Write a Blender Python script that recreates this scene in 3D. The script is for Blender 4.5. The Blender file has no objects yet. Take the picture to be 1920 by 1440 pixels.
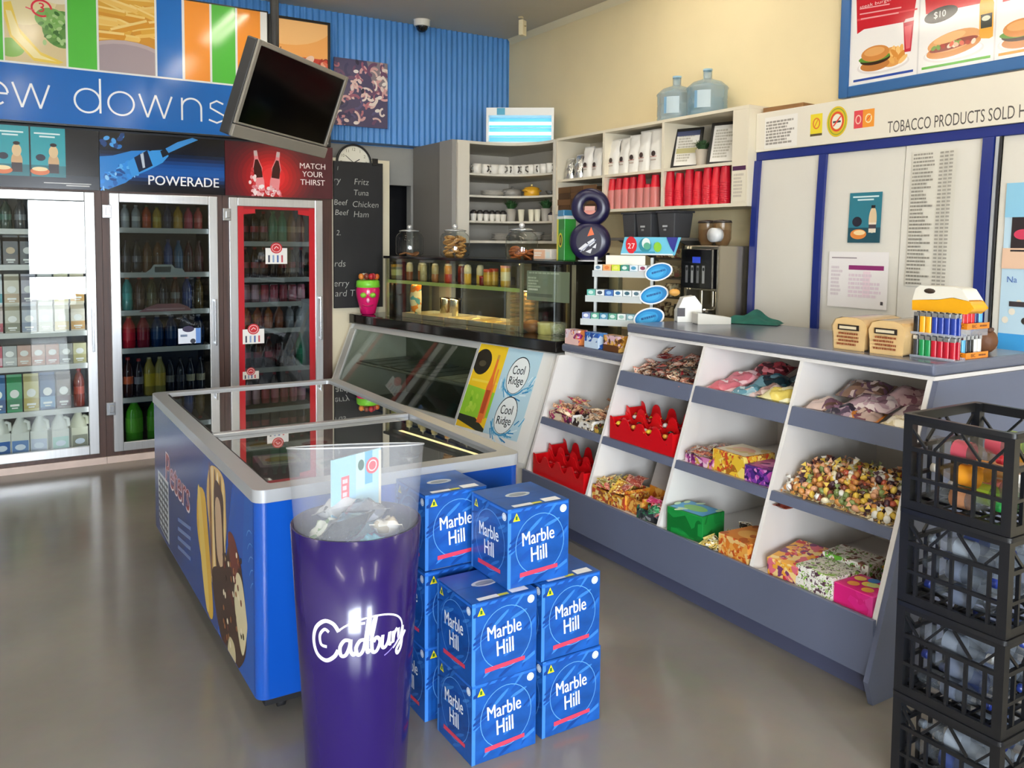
import bpy, math, random
from mathutils import Vector, Matrix
R = random.Random(11)
PI = math.pi
SC = bpy.context.scene
COLL = SC.collection
ORD = ['first', 'second', 'third', 'fourth', 'fifth', 'sixth', 'seventh', 'eighth', 'ninth', 'tenth', 'eleventh', 'twelfth',
       'thirteenth', 'fourteenth', 'fifteenth', 'sixteenth', 'seventeenth', 'eighteenth']

# ------------------------------------------------------------------ camera geometry (measured in the photograph)
FPX, CX, CY, EYE = 1575.0, 960.0, 558.0, 1.55
def _ray(px, py):
    v = Vector((px - CX, py - CY, FPX)); v.normalize(); return v
_a, _b = _ray(3520, 482), _ray(-20, 448)
_m, _d = (_a + _b).normalized(), (_a - _b).normalized()
AX, AY = (_m + _d) / math.sqrt(2), (_m - _d) / math.sqrt(2)
AZ = AX.cross(AY)
CAMP = Vector((0, 0, EYE))
def wray(px, py):
    r = _ray(px, py); return Vector((AX.dot(r), AY.dot(r), AZ.dot(r)))
def onx(px, py, x):
    r = wray(px, py); return CAMP + r * (x / r.x)
def ony(px, py, y):
    r = wray(px, py); return CAMP + r * (y / r.y)
def onz(px, py, z):
    r = wray(px, py); return CAMP + r * ((z - EYE) / r.z)

# ------------------------------------------------------------------ materials
def lin(c):
    if isinstance(c, str):
        c = c.lstrip('#'); c = tuple(int(c[i:i + 2], 16) / 255 for i in (0, 2, 4))
    return tuple((x / 12.92 if x <= .04045 else ((x + .055) / 1.055) ** 2.4) for x in c)
_mats = {}
def _new(name):
    m = bpy.data.materials.new(name); m.use_nodes = True
    nt = m.node_tree; nt.nodes.clear()
    out = nt.nodes.new('ShaderNodeOutputMaterial')
    return m, nt, out
def _pr(nt, out, rough=.5, metal=0., spec=.5, coat=0.):
    p = nt.nodes.new('ShaderNodeBsdfPrincipled')
    p.inputs['Roughness'].default_value = rough; p.inputs['Metallic'].default_value = metal
    p.inputs['Specular IOR Level'].default_value = spec; p.inputs['Coat Weight'].default_value = coat
    p.inputs['Coat Roughness'].default_value = .08
    nt.links.new(p.outputs[0], out.inputs[0]); return p
def _coord(nt, scale=(1, 1, 1)):
    t = nt.nodes.new('ShaderNodeTexCoord'); mp = nt.nodes.new('ShaderNodeMapping')
    mp.inputs['Scale'].default_value = scale
    nt.links.new(t.outputs['Object'], mp.inputs[0]); return mp.outputs[0]
def M(col, rough=.5, metal=0., spec=.5, coat=0., var=.0, vscale=20., bump=0., bscale=60., stretch=(1, 1, 1)):
    """plain surface of one colour, with optional mottling (var) and fine relief (bump)"""
    k = ('M', col, rough, metal, spec, coat, var, vscale, bump, bscale, stretch)
    if k in _mats: return _mats[k]
    m, nt, out = _new('surface_' + str(col).strip('#')); p = _pr(nt, out, rough, metal, spec, coat)
    c = lin(col)
    p.inputs['Base Color'].default_value = (*c, 1)
    if var or bump: co = _coord(nt, stretch)
    if var:
        n = nt.nodes.new('ShaderNodeTexNoise'); n.inputs['Scale'].default_value = vscale; n.inputs['Detail'].default_value = 4
        r = nt.nodes.new('ShaderNodeValToRGB')
        r.color_ramp.elements[0].position = .3; r.color_ramp.elements[1].position = .7
        r.color_ramp.elements[0].color = (*[x * (1 - var) for x in c], 1)
        r.color_ramp.elements[1].color = (*[min(1, x * (1 + var)) for x in c], 1)
        nt.links.new(co, n.inputs['Vector']); nt.links.new(n.outputs['Fac'], r.inputs[0]); nt.links.new(r.outputs[0], p.inputs['Base Color'])
    if bump:
        n = nt.nodes.new('ShaderNodeTexNoise'); n.inputs['Scale'].default_value = bscale; n.inputs['Detail'].default_value = 3
        b = nt.nodes.new('ShaderNodeBump'); b.inputs['Strength'].default_value = bump; b.inputs['Distance'].default_value = .01
        nt.links.new(co, n.inputs['Vector']); nt.links.new(n.outputs['Fac'], b.inputs['Height']); nt.links.new(b.outputs[0], p.inputs['Normal'])
    _mats[k] = m; return m
def PRINT(cols, scale=30., rough=.35, spec=.5, seed=0., stretch=(1, 1, 1), bump=0.):
    """busy printed wrapper: cells of several inks"""
    k = ('P', tuple(cols), scale, rough, seed, stretch, bump)
    if k in _mats: return _mats[k]
    m, nt, out = _new('printed_wrapper'); p = _pr(nt, out, rough, 0, spec)
    co = _coord(nt, stretch)
    ad = nt.nodes.new('ShaderNodeVectorMath'); ad.operation = 'ADD'; ad.inputs[1].default_value = (seed, seed * 2.3, seed * .7)
    nt.links.new(co, ad.inputs[0])
    nz = nt.nodes.new('ShaderNodeTexNoise'); nz.inputs['Scale'].default_value = scale * .5
    mx = nt.nodes.new('ShaderNodeMix'); mx.data_type = 'VECTOR'; mx.inputs[0].default_value = .06
    nt.links.new(ad.outputs[0], nz.inputs['Vector']); nt.links.new(ad.outputs[0], mx.inputs[4]); nt.links.new(nz.outputs['Color'], mx.inputs[5])
    vo = nt.nodes.new('ShaderNodeTexVoronoi'); vo.inputs['Scale'].default_value = scale
    v2 = nt.nodes.new('ShaderNodeTexVoronoi'); v2.inputs['Scale'].default_value = scale * 3.1
    nt.links.new(mx.outputs[1], vo.inputs['Vector']); nt.links.new(mx.outputs[1], v2.inputs['Vector'])
    n3 = nt.nodes.new('ShaderNodeTexNoise'); n3.inputs['Scale'].default_value = scale * .8; nt.links.new(ad.outputs[0], n3.inputs['Vector'])
    gt = nt.nodes.new('ShaderNodeMath'); gt.operation = 'GREATER_THAN'; gt.inputs[1].default_value = .5; nt.links.new(n3.outputs['Fac'], gt.inputs[0])
    s1 = nt.nodes.new('ShaderNodeSeparateColor'); nt.links.new(vo.outputs['Color'], s1.inputs[0])
    s2 = nt.nodes.new('ShaderNodeSeparateColor'); nt.links.new(v2.outputs['Color'], s2.inputs[0])
    sm = nt.nodes.new('ShaderNodeMix'); nt.links.new(gt.outputs[0], sm.inputs[0]); nt.links.new(s1.outputs[0], sm.inputs[2]); nt.links.new(s2.outputs[0], sm.inputs[3])
    sp = sm
    r = nt.nodes.new('ShaderNodeValToRGB'); r.color_ramp.interpolation = 'CONSTANT'
    e = r.color_ramp.elements; n = len(cols)
    while len(e) < n: e.new(.5)
    for i, c in enumerate(cols):
        e[i].position = i / n
    for i, c in enumerate(cols):
        e[i].color = (*lin(c), 1)
    nt.links.new(sp.outputs[0], r.inputs[0]); nt.links.new(r.outputs[0], p.inputs['Base Color'])
    if bump:
        b = nt.nodes.new('ShaderNodeBump'); b.inputs['Strength'].default_value = bump; b.inputs['Distance'].default_value = .01
        nt.links.new(vo.outputs['Distance'], b.inputs['Height']); nt.links.new(b.outputs[0], p.inputs['Normal'])
    _mats[k] = m; return m
def INK(rough=.4, spec=.5, coat=0.):
    """printed artwork: the ink colour is stored on the faces"""
    k = ('I', rough, spec, coat)
    if k in _mats: return _mats[k]
    m, nt, out = _new('printed_ink'); p = _pr(nt, out, rough, 0, spec, coat)
    a = nt.nodes.new('ShaderNodeAttribute'); a.attribute_name = 'Col'
    nt.links.new(a.outputs['Color'], p.inputs['Base Color']); _mats[k] = m; return m
def GLASS(tint='#ffffff', refl=1.0, rough=.0, clear=1.0):
    """thin pane: mostly clear, mirror-like towards grazing angles"""
    k = ('G', tint, refl, rough, clear)
    if k in _mats: return _mats[k]
    m, nt, out = _new('pane_glass')
    t = nt.nodes.new('ShaderNodeBsdfTransparent'); t.inputs[0].default_value = (*[x * clear for x in lin(tint)], 1)
    g = nt.nodes.new('ShaderNodeBsdfGlossy'); g.inputs['Roughness'].default_value = rough
    f = nt.nodes.new('ShaderNodeLayerWeight'); f.inputs['Blend'].default_value = .5
    pw = nt.nodes.new('ShaderNodeMath'); pw.operation = 'POWER'; pw.inputs[1].default_value = 5.0
    mu = nt.nodes.new('ShaderNodeMath'); mu.operation = 'MULTIPLY_ADD'; mu.inputs[1].default_value = .9 * refl; mu.inputs[2].default_value = .042 * refl; mu.use_clamp = True
    mx = nt.nodes.new('ShaderNodeMixShader')
    nt.links.new(f.outputs['Facing'], pw.inputs[0]); nt.links.new(pw.outputs[0], mu.inputs[0]); nt.links.new(mu.outputs[0], mx.inputs[0])
    nt.links.new(t.outputs[0], mx.inputs[1]); nt.links.new(g.outputs[0], mx.inputs[2]); nt.links.new(mx.outputs[0], out.inputs[0])
    _mats[k] = m; return m
def FILM(col='#ffffff', alpha=.3, rough=.2):
    """cloudy clear plastic: part see-through, part white haze of the plastic itself"""
    k = ('F', col, alpha, rough)
    if k in _mats: return _mats[k]
    m, nt, out = _new('clear_plastic')
    t = nt.nodes.new('ShaderNodeBsdfTransparent')
    p = nt.nodes.new('ShaderNodeBsdfPrincipled'); p.inputs['Base Color'].default_value = (*lin(col), 1); p.inputs['Roughness'].default_value = rough
    mx = nt.nodes.new('ShaderNodeMixShader'); mx.inputs[0].default_value = alpha
    nt.links.new(t.outputs[0], mx.inputs[1]); nt.links.new(p.outputs[0], mx.inputs[2]); nt.links.new(mx.outputs[0], out.inputs[0])
    _mats[k] = m; return m
def GLOW(col, strength):
    k = ('E', col, strength)
    if k in _mats: return _mats[k]
    m, nt, out = _new('lit_tube'); e = nt.nodes.new('ShaderNodeEmission')
    e.inputs[0].default_value = (*lin(col), 1); e.inputs[1].default_value = strength
    nt.links.new(e.outputs[0], out.inputs[0]); _mats[k] = m; return m

# ------------------------------------------------------------------ meshes
class MB:
    def __init__(s, T=None):
        s.v, s.f, s.c, s.m, s.sm = [], [], [], [], []
        s.T = T or Matrix.Identity(4); s.col = (1, 1, 1); s.mi = 0; s.hascol = False
    def ink(s, c): s.col = lin(c); s.hascol = True; return s
    def add(s, vs, fs, smooth=False):
        o = len(s.v)
        s.v += [s.T @ Vector(p) for p in vs]
        for f in fs:
            s.f.append([i + o for i in f]); s.c.append(s.col); s.m.append(s.mi); s.sm.append(smooth)
        return s
    def box(s, x0, y0, z0, x1, y1, z1):
        return s.add([(x0, y0, z0), (x1, y0, z0), (x1, y1, z0), (x0, y1, z0), (x0, y0, z1), (x1, y0, z1), (x1, y1, z1), (x0, y1, z1)],
                     [(0, 3, 2, 1), (4, 5, 6, 7), (0, 1, 5, 4), (1, 2, 6, 5), (2, 3, 7, 6), (3, 0, 4, 7)])
    def hexa(s, b, t):
        """eight corners: four below, four above"""
        return s.add(list(b) + list(t), [(0, 3, 2, 1), (4, 5, 6, 7), (0, 1, 5, 4), (1, 2, 6, 5), (2, 3, 7, 6), (3, 0, 4, 7)])
    def prism(s, pts, a0, a1, ax='z', smooth=False):
        """outline extruded along an axis; pts are (u,v): z->(x,y), y->(x,z), x->(y,z)"""
        n = len(pts)
        mk = {'z': lambda u, v, a: (u, v, a), 'y': lambda u, v, a: (u, a, v), 'x': lambda u, v, a: (a, u, v)}[ax]
        vs = [mk(u, v, a0) for u, v in pts] + [mk(u, v, a1) for u, v in pts]
        s.add(vs, [tuple(range(n))[::-1], tuple(range(n, 2 * n))])
        return s.add(vs, [(i, (i + 1) % n, (i + 1) % n + n, i + n) for i in range(n)], smooth)
    def lathe(s, prof, n=16, cx=0, cy=0, cz=0, caps=True, a0=0, a1=2 * PI):
        vs, fs = [], []
        full = abs(a1 - a0 - 2 * PI) < 1e-6; k = n if full else n + 1
        for r, z in prof:
            for i in range(k):
                a = a0 + (a1 - a0) * i / n
                vs.append((cx + r * math.cos(a), cy + r * math.sin(a), cz + z))
        for j in range(len(prof) - 1):
            for i in range(n):
                i2 = (i + 1) % k
                fs.append((j * k + i, j * k + i2, (j + 1) * k + i2, (j + 1) * k + i))
        s.add(vs, fs, True)
        if caps and full:
            if prof[0][0] > 1e-5: s.add(vs[:k], [tuple(range(k))[::-1]])
            if prof[-1][0] > 1e-5: s.add(vs[-k:], [tuple(range(k))])
        return s
    def tube(s, pts, r, n=8, closed=False):
        pts = [Vector(p) for p in pts]; m = len(pts); vs, fs = [], []
        for i, p in enumerate(pts):
            if closed: d = pts[(i + 1) % m] - pts[i - 1]
            else: d = pts[min(i + 1, m - 1)] - pts[max(i - 1, 0)]
            d.normalize()
            up = Vector((0, 0, 1)) if abs(d.z) < .9 else Vector((1, 0, 0))
            a = d.cross(up).normalized(); b = d.cross(a)
            for j in range(n):
                t = 2 * PI * j / n; vs.append(p + (a * math.cos(t) + b * math.sin(t)) * r)
        for i in range(m if closed else m - 1):
            for j in range(n):
                i2 = (i + 1) % m; j2 = (j + 1) % n
                fs.append((i * n + j, i * n + j2, i2 * n + j2, i2 * n + j))
        s.add(vs, fs, True)
        if not closed: s.add(vs[:n], [tuple(range(n))]); s.add(vs[-n:], [tuple(range(n))[::-1]])
        return s
    def ball(s, c, rx, ry=None, rz=None, n=12, k=8):
        ry = rx if ry is None else ry; rz = rx if rz is None else rz
        vs, fs = [(c[0], c[1], c[2] - rz)], []
        for j in range(1, k):
            t = PI * j / k
            for i in range(n):
                a = 2 * PI * i / n
                vs.append((c[0] + rx * math.sin(t) * math.cos(a), c[1] + ry * math.sin(t) * math.sin(a), c[2] - rz * math.cos(t)))
        vs.append((c[0], c[1], c[2] + rz)); L = len(vs) - 1
        for i in range(n):
            fs.append((0, 1 + (i + 1) % n, 1 + i)); fs.append((L, L - n + i, L - n + (i + 1) % n))
        for j in range(k - 2):
            for i in range(n):
                a = 1 + j * n; b = a + n; i2 = (i + 1) % n
                fs.append((a + i, a + i2, b + i2, b + i))
        return s.add(vs, fs, True)
    def sheet(s, fn, nu, nv, smooth=True):
        vs = [fn(i / nu, j / nv) for j in range(nv + 1) for i in range(nu + 1)]
        return s.add(vs, [(j * (nu + 1) + i, j * (nu + 1) + i + 1, (j + 1) * (nu + 1) + i + 1, (j + 1) * (nu + 1) + i) for j in range(nv) for i in range(nu)], smooth)
    def mesh(s, name, mats):
        me = bpy.data.meshes.new(name); me.from_pydata([tuple(v) for v in s.v], [], s.f)
        for m in (mats if isinstance(mats, (list, tuple)) else [mats]): me.materials.append(m)
        me.polygons.foreach_set('material_index', s.m); me.polygons.foreach_set('use_smooth', s.sm)
        if s.hascol:
            a = me.color_attributes.new('Col', 'FLOAT_COLOR', 'CORNER'); buf = []
            for p, c in zip(me.polygons, s.c): buf += [c[0], c[1], c[2], 1.0] * p.loop_total
            a.data.foreach_set('color', buf)
        me.update(); return me
    def build(s, name, mats, parent=None, bevel=0., seg=2, solid=0.):
        o = bpy.data.objects.new(name, s.mesh(name, mats)); COLL.objects.link(o)
        if parent is not None: o.parent = parent
        if solid:
            q = o.modifiers.new('thickness', 'SOLIDIFY'); q.thickness = solid; q.offset = 0
        if bevel:
            b = o.modifiers.new('edge', 'BEVEL'); b.width = bevel; b.segments = seg; b.limit_method = 'ANGLE'; b.angle_limit = .7
            b.harden_normals = False
        return o
LABELS = {}
def tag(o, label, cat, group=None):
    if len(label.replace('-', ' ').split()) > 16 or len(label.split()) < 4: print('LABEL', len(label.split()), label)
    o['label'] = label; o['category'] = cat
    if group: o['group'] = group
    return o
def thing(name, label, cat, loc=(0, 0, 0), rz=0., group=None, rot=None):
    o = bpy.data.objects.new(name, None); COLL.objects.link(o); o.empty_display_size = .05
    o.location = loc; o.rotation_euler = rot or (0, 0, rz)
    return tag(o, label, cat, group)
def struct(o): o['kind'] = 'structure'; return o
def dup(root, loc, rz=0., label=None, group=None, rot=None, scale=None):
    def cp(o, par):
        c = o.copy(); COLL.objects.link(c)
        if par is not None: c.parent = par
        for ch in list(o.children): cp(ch, c)
        return c
    c = cp(root, None); c.location = loc; c.rotation_euler = rot or (0, 0, rz)
    if scale: c.scale = (scale,) * 3 if not isinstance(scale, (tuple, list)) else scale
    if label: c['label'] = label
    if group: c['group'] = group
    return c
class Stamp:
    """the first use moves the thing that was built, later uses copy it"""
    def __init__(s, root): s.r, s.used = root, False
    def put(s, loc, rz=0., label=None, group=None, rot=None, scale=None):
        if s.used: return dup(s.r, loc, rz, label, group, rot, scale)
        s.used = True; o = s.r; o.location = loc; o.rotation_euler = rot or (0, 0, rz)
        if scale: o.scale = (scale,) * 3 if not isinstance(scale, (tuple, list)) else scale
        if label: o['label'] = label
        if group: o['group'] = group
        return o

# ------------------------------------------------------------------ flat artwork (prints, signs, lettering)
_glyph = {}
def glyphs(s, weight=0., shear=0., font_space=1.0):
    k = (s, weight, shear, font_space)
    if k not in _glyph:
        cu = bpy.data.curves.new('lettering', 'FONT'); cu.body = s; cu.size = 1; cu.resolution_u = 3; cu.offset = weight; cu.shear = shear
        cu.space_character = font_space; cu.fill_mode = 'FRONT'
        ob = bpy.data.objects.new('lettering', cu); COLL.objects.link(ob)
        me = bpy.data.meshes.new_from_object(ob.evaluated_get(bpy.context.evaluated_depsgraph_get()))
        vs = [(v.co.x, v.co.y) for v in me.vertices]; fs = [tuple(p.vertices) for p in me.polygons]
        bpy.data.objects.remove(ob); bpy.data.curves.remove(cu); bpy.data.meshes.remove(me)
        _glyph[k] = (vs, fs)
    return _glyph[k]
def smooth_outline(pts, n=5):
    Q, m = [], len(pts)
    for i in range(m):
        p0, p1, p2, p3 = pts[i - 1], pts[i], pts[(i + 1) % m], pts[(i + 2) % m]
        for q in range(n):
            t = q / n; Q.append(tuple(.5 * ((2 * p1[c]) + (-p0[c] + p2[c]) * t + (2 * p0[c] - 5 * p1[c] + 4 * p2[c] - p3[c]) * t * t + (-p0[c] + 3 * p1[c] - 3 * p2[c] + p3[c]) * t ** 3) for c in (0, 1)))
    return Q
class Art:
    def __init__(s, O, U, V, lift=.0006):
        s.O, s.U, s.V = Vector(O), Vector(U).normalized(), Vector(V).normalized()
        s.N = s.U.cross(s.V).normalized(); s.mb = MB(); s.l = 0; s.k = 0; s.lift = lift; s.clip = None; s.map = None
    def _p(s, u, v):
        h = s.lift + s.k * 1.5e-5
        if s.map: return s.map(u, v, h)
        return s.O + s.U * u + s.V * v + s.N * h
    def _cl(s, pts):
        if not s.clip: return pts
        u0, v0, u1, v1 = s.clip
        for ax, lim, sg in ((0, u0, 1), (0, u1, -1), (1, v0, 1), (1, v1, -1)):
            out = []
            for i in range(len(pts)):
                a, b = pts[i - 1], pts[i]; ia, ib = sg * (a[ax] - lim) >= 0, sg * (b[ax] - lim) >= 0
                if ia != ib:
                    t = (lim - a[ax]) / (b[ax] - a[ax]); out.append((a[0] + (b[0] - a[0]) * t, a[1] + (b[1] - a[1]) * t))
                if ib: out.append(b)
            pts = out
            if len(pts) < 3: return []
        return pts
    def up(s, n=1): s.l += n; return s
    def poly(s, pts, c, step=True):
        s.k += step; pts = s._cl(list(pts))
        if len(pts) > 2: s.mb.ink(c); s.mb.add([s._p(*p) for p in pts], [tuple(range(len(pts)))])
        return s
    def rect(s, u0, v0, u1, v1, c, nu=1):
        for i in range(nu):
            a, b = u0 + (u1 - u0) * i / nu, u0 + (u1 - u0) * (i + 1) / nu
            s.poly([(a, v0), (b, v0), (b, v1), (a, v1)], c)
        return s
    def ell(s, cu, cv, ru, rv, c, a=0., n=28, t0=0., t1=2 * PI):
        ca, sa = math.cos(a), math.sin(a); P = []
        for i in range(n if t1 - t0 > 6.28 else n + 1):
            t = t0 + (t1 - t0) * i / n; x, y = ru * math.cos(t), rv * math.sin(t); P.append((cu + x * ca - y * sa, cv + x * sa + y * ca))
        return s.poly(P, c)
    def line(s, pts, w, c, closed=False):
        m = len(pts)
        L, Rr = [], []
        for i, p in enumerate(pts):
            a = pts[(i - 1) % m] if closed or i else p; b = pts[(i + 1) % m] if closed or i < m - 1 else p
            dx, dy = b[0] - a[0], b[1] - a[1]; q = math.hypot(dx, dy) or 1; nx, ny = -dy / q * w / 2, dx / q * w / 2
            L.append((p[0] + nx, p[1] + ny)); Rr.append((p[0] - nx, p[1] - ny))
        for i in range(m if closed else m - 1):
            j = (i + 1) % m; s.poly([Rr[i], Rr[j], L[j], L[i]], c, i == 0)
        return s
    def arc(s, cu, cv, ru, rv, w, c, t0=0., t1=2 * PI, a=0., n=32):
        ca, sa = math.cos(a), math.sin(a); P = []
        full = abs(t1 - t0 - 2 * PI) < 1e-6
        for i in range(n + (0 if full else 1)):
            t = t0 + (t1 - t0) * i / n; x, y = ru * math.cos(t), rv * math.sin(t); P.append((cu + x * ca - y * sa, cv + x * sa + y * ca))
        return s.line(P, w, c, full)
    def text(s, t, u, v, h, c, w=None, weight=0., shear=0., align='l', space=1.0, ang=0.):
        if weight > 0:                                   # bold: struck twice
            for d in (-.35, .35): s.text(t, u + d * weight * h, v, h, c, w, 0., shear, align, space, ang)
            return s
        vs, fs = glyphs(t, weight, shear, space)
        if not vs: return s
        x0, x1 = min(p[0] for p in vs), max(p[0] for p in vs); y0, y1 = min(p[1] for p in vs), max(p[1] for p in vs)
        k = h / (y1 - y0); kx = (w / (x1 - x0)) if w else k
        wid = (x1 - x0) * kx; off = {'l': 0, 'c': -wid / 2, 'r': -wid}[align]
        ca, sa = math.cos(ang), math.sin(ang)
        P = []
        for x, y in vs:
            a, b = (x - x0) * kx + off, (y - y0) * k; P.append((u + a * ca - b * sa, v + a * sa + b * ca))
        s.mb.ink(c)
        if s.clip:
            for n_, f in enumerate(fs): s.poly([P[i] for i in f], c, n_ == 0)
        else:
            s.k += 1; s.mb.add([s._p(*p) for p in P], fs)
        return s
    def scribble(s, u0, v0, u1, v1, rows, c, rng, fill=.6, gap=.35):
        """illegible small print: rows of short bars"""
        rh = (v1 - v0) / rows
        for i in range(rows):
            v = v1 - rh * (i + 1) + rh * gap / 2; u = u0; end = u0 + (u1 - u0) * (fill + (1 - fill) * rng.random())
            while u < end:
                w = min((u1 - u0) * (.04 + .12 * rng.random()), end - u)
                s.rect(u, v, u + w, v + rh * (1 - gap), c); u += w + (u1 - u0) * .02
        return s
    def build(s, name, parent=None, rough=.4, spec=.5, coat=0.):
        o = s.mb.build(name, INK(rough, spec, coat), parent)
        for p in o.data.polygons: p.use_smooth = False
        return o
# ================================================================== the room
WX, WY, CZ = 3.97, 6.50, 3.364        # right wall, back wall, ceiling height
def floor_mat():
    m, nt, out = _new('polished_concrete'); p = _pr(nt, out, .3, 0, .62)
    co = _coord(nt)
    n1 = nt.nodes.new('ShaderNodeTexNoise'); n1.inputs['Scale'].default_value = 1.1; n1.inputs['Detail'].default_value = 2.5; n1.inputs['Roughness'].default_value = .5
    n2 = nt.nodes.new('ShaderNodeTexNoise'); n2.inputs['Scale'].default_value = 22; n2.inputs['Detail'].default_value = 5
    r = nt.nodes.new('ShaderNodeValToRGB'); r.color_ramp.elements[0].position = .22; r.color_ramp.elements[1].position = .92
    r.color_ramp.elements[0].color = (*lin('#74706a'), 1); r.color_ramp.elements[1].color = (*lin('#989186'), 1)
    mx = nt.nodes.new('ShaderNodeMix'); mx.data_type = 'RGBA'; mx.blend_type = 'MULTIPLY'; mx.inputs[0].default_value = .12
    r2 = nt.nodes.new('ShaderNodeMapRange'); r2.inputs[3].default_value = .10; r2.inputs[4].default_value = .24
    for n in (n1, n2): nt.links.new(co, n.inputs['Vector'])
    nt.links.new(n1.outputs['Fac'], r.inputs[0]); nt.links.new(r.outputs[0], mx.inputs[6]); nt.links.new(n2.outputs['Color'], mx.inputs[7])
    nt.links.new(mx.outputs[2], p.inputs['Base Color']); nt.links.new(n1.outputs['Fac'], r2.inputs[0]); nt.links.new(r2.outputs[0], p.inputs['Roughness'])
    return m
struct(MB().box(-3.3, -2.7, -.12, WX + .1, 7.1, 0).build('floor', floor_mat()))
struct(MB().box(-3.3, -2.7, CZ, WX + .1, 7.1, CZ + .12).build('ceiling', M('#c2bcae', .7, var=.02, vscale=3)))
struct(MB().box(WX, -2.7, 0, WX + .1, 7.1, CZ).build('wall_right', M('#e4d4aa', .6, var=.03, vscale=2, bump=.05, bscale=120)))
struct(MB().box(-3.3, -2.7, 0, -3.2, 7.1, CZ).build('wall_left', M('#e6e1d4', .7)))
# cornice along the cream wall
c = MB(); c.prism([(WX - .035, CZ - .002), (WX - .002, CZ - .002), (WX - .002, CZ - .05)], -2.6, WY - .03, 'y')
struct(c.build('trim_1', M('#d9cfae', .6)))
b = MB(); b.box(-3.2, 7.0, 0, WX, 7.1, CZ); b.box(-3.2, 6.43, 2.283, 2.284, WY - .001, 2.345); b.box(-3.2, 6.39, 0, -.40, 6.42, 2.30); struct(b.build('wall_coolroom', M('#3a3d42', .6)))
# corrugated blue sheet above the coolers: real ribs
def ribs(u, v):
    x = -3.2 + (WX + 3.2) * u
    return (x, WY - .006 + .009 * math.cos(2 * PI * x / .0508), 2.362 + (CZ - 2.362) * v)
w = MB(); nr = int((WX + 3.2) / .0508 * 6); w.sheet(ribs, nr, 1)
w.box(-3.2, WY + .01, 2.34, WX, WY + .1, CZ)
struct(w.build('wall_back', M('#4a8acf', .42, var=.04, vscale=3)))
struct(MB().box(-3.2, WY - .022, 2.345, WX, WY + .012, 2.362).build('trim_2', M('#27425f', .5)))
# grey wall under it, with the dark passage
g = MB(); dx0, dx1, dz = 2.80, 3.02, 2.03
g.box(2.30, WY + .012, dz, WX, WY + .1, 2.345); g.box(dx1, WY + .012, 0, WX, WY + .1, dz)
struct(g.build('wall_passage', M('#8f8f8c', .6, var=.02)))
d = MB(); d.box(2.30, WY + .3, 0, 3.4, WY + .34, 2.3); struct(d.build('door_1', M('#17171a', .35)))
# short cream return wall the blackboard hangs on
struct(MB().box(2.285, 6.40, 0, 2.775, WY, 2.215).build('wall_return', M('#e3d9bd', .55)))
# grey partition that closes the passage off from the shelves
p = MB(); p.box(3.03, 5.99, 0, 3.06, WY - .01, 2.347); struct(p.build('wall_partition', M('#6e6c69', .5)))
p = MB(); p.box(3.022, 5.775, 0, 3.06, 5.985, 2.347); struct(p.build('trim_3', M('#8f8e8b', .5)))
# shop front behind the viewer: glazed door and window
f = MB(); yf = -2.6
f.box(-3.2, yf - .1, 0, -2.75, yf, CZ); f.box(-2.75, yf - .1, 0, -.35, yf, .5); f.box(-2.75, yf - .1, 2.4, -.35, yf, CZ)
f.box(-.35, yf - .1, 0, .45, yf, CZ); f.box(.45, yf - .1, 2.22, 1.35, yf, CZ); f.box(1.35, yf - .1, 0, WX, yf, CZ)
struct(f.build('wall_front', M('#cfc8b8', .7)))
def framed(name, x0, x1, z0, z1, bars):
    f = MB()
    for a in (x0, x1 - .05): f.box(a, yf - .08, z0, a + .05, yf - .02, z1)
    for z in (z0, z1 - .05, *bars): f.box(x0, yf - .08, z, x1, yf - .02, z + .05)
    o = struct(f.build(name, M('#9a9da0', .35, .6)))
    MB().box(x0 + .05, yf - .055, z0 + .05, x1 - .05, yf - .05, z1 - .05).build('pane', GLASS(), o)
    return o
framed('window_1', -2.75, -.35, .5, 2.4, (1.7,))
framed('door_2', .45, 1.35, 0, 2.22, (.95,))
pv = MB(); pv.box(-9, -14, -.16, 9, yf - .1, -.12); o = pv.build('pavement', M('#b8b4aa', .8)); struct(o)
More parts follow.
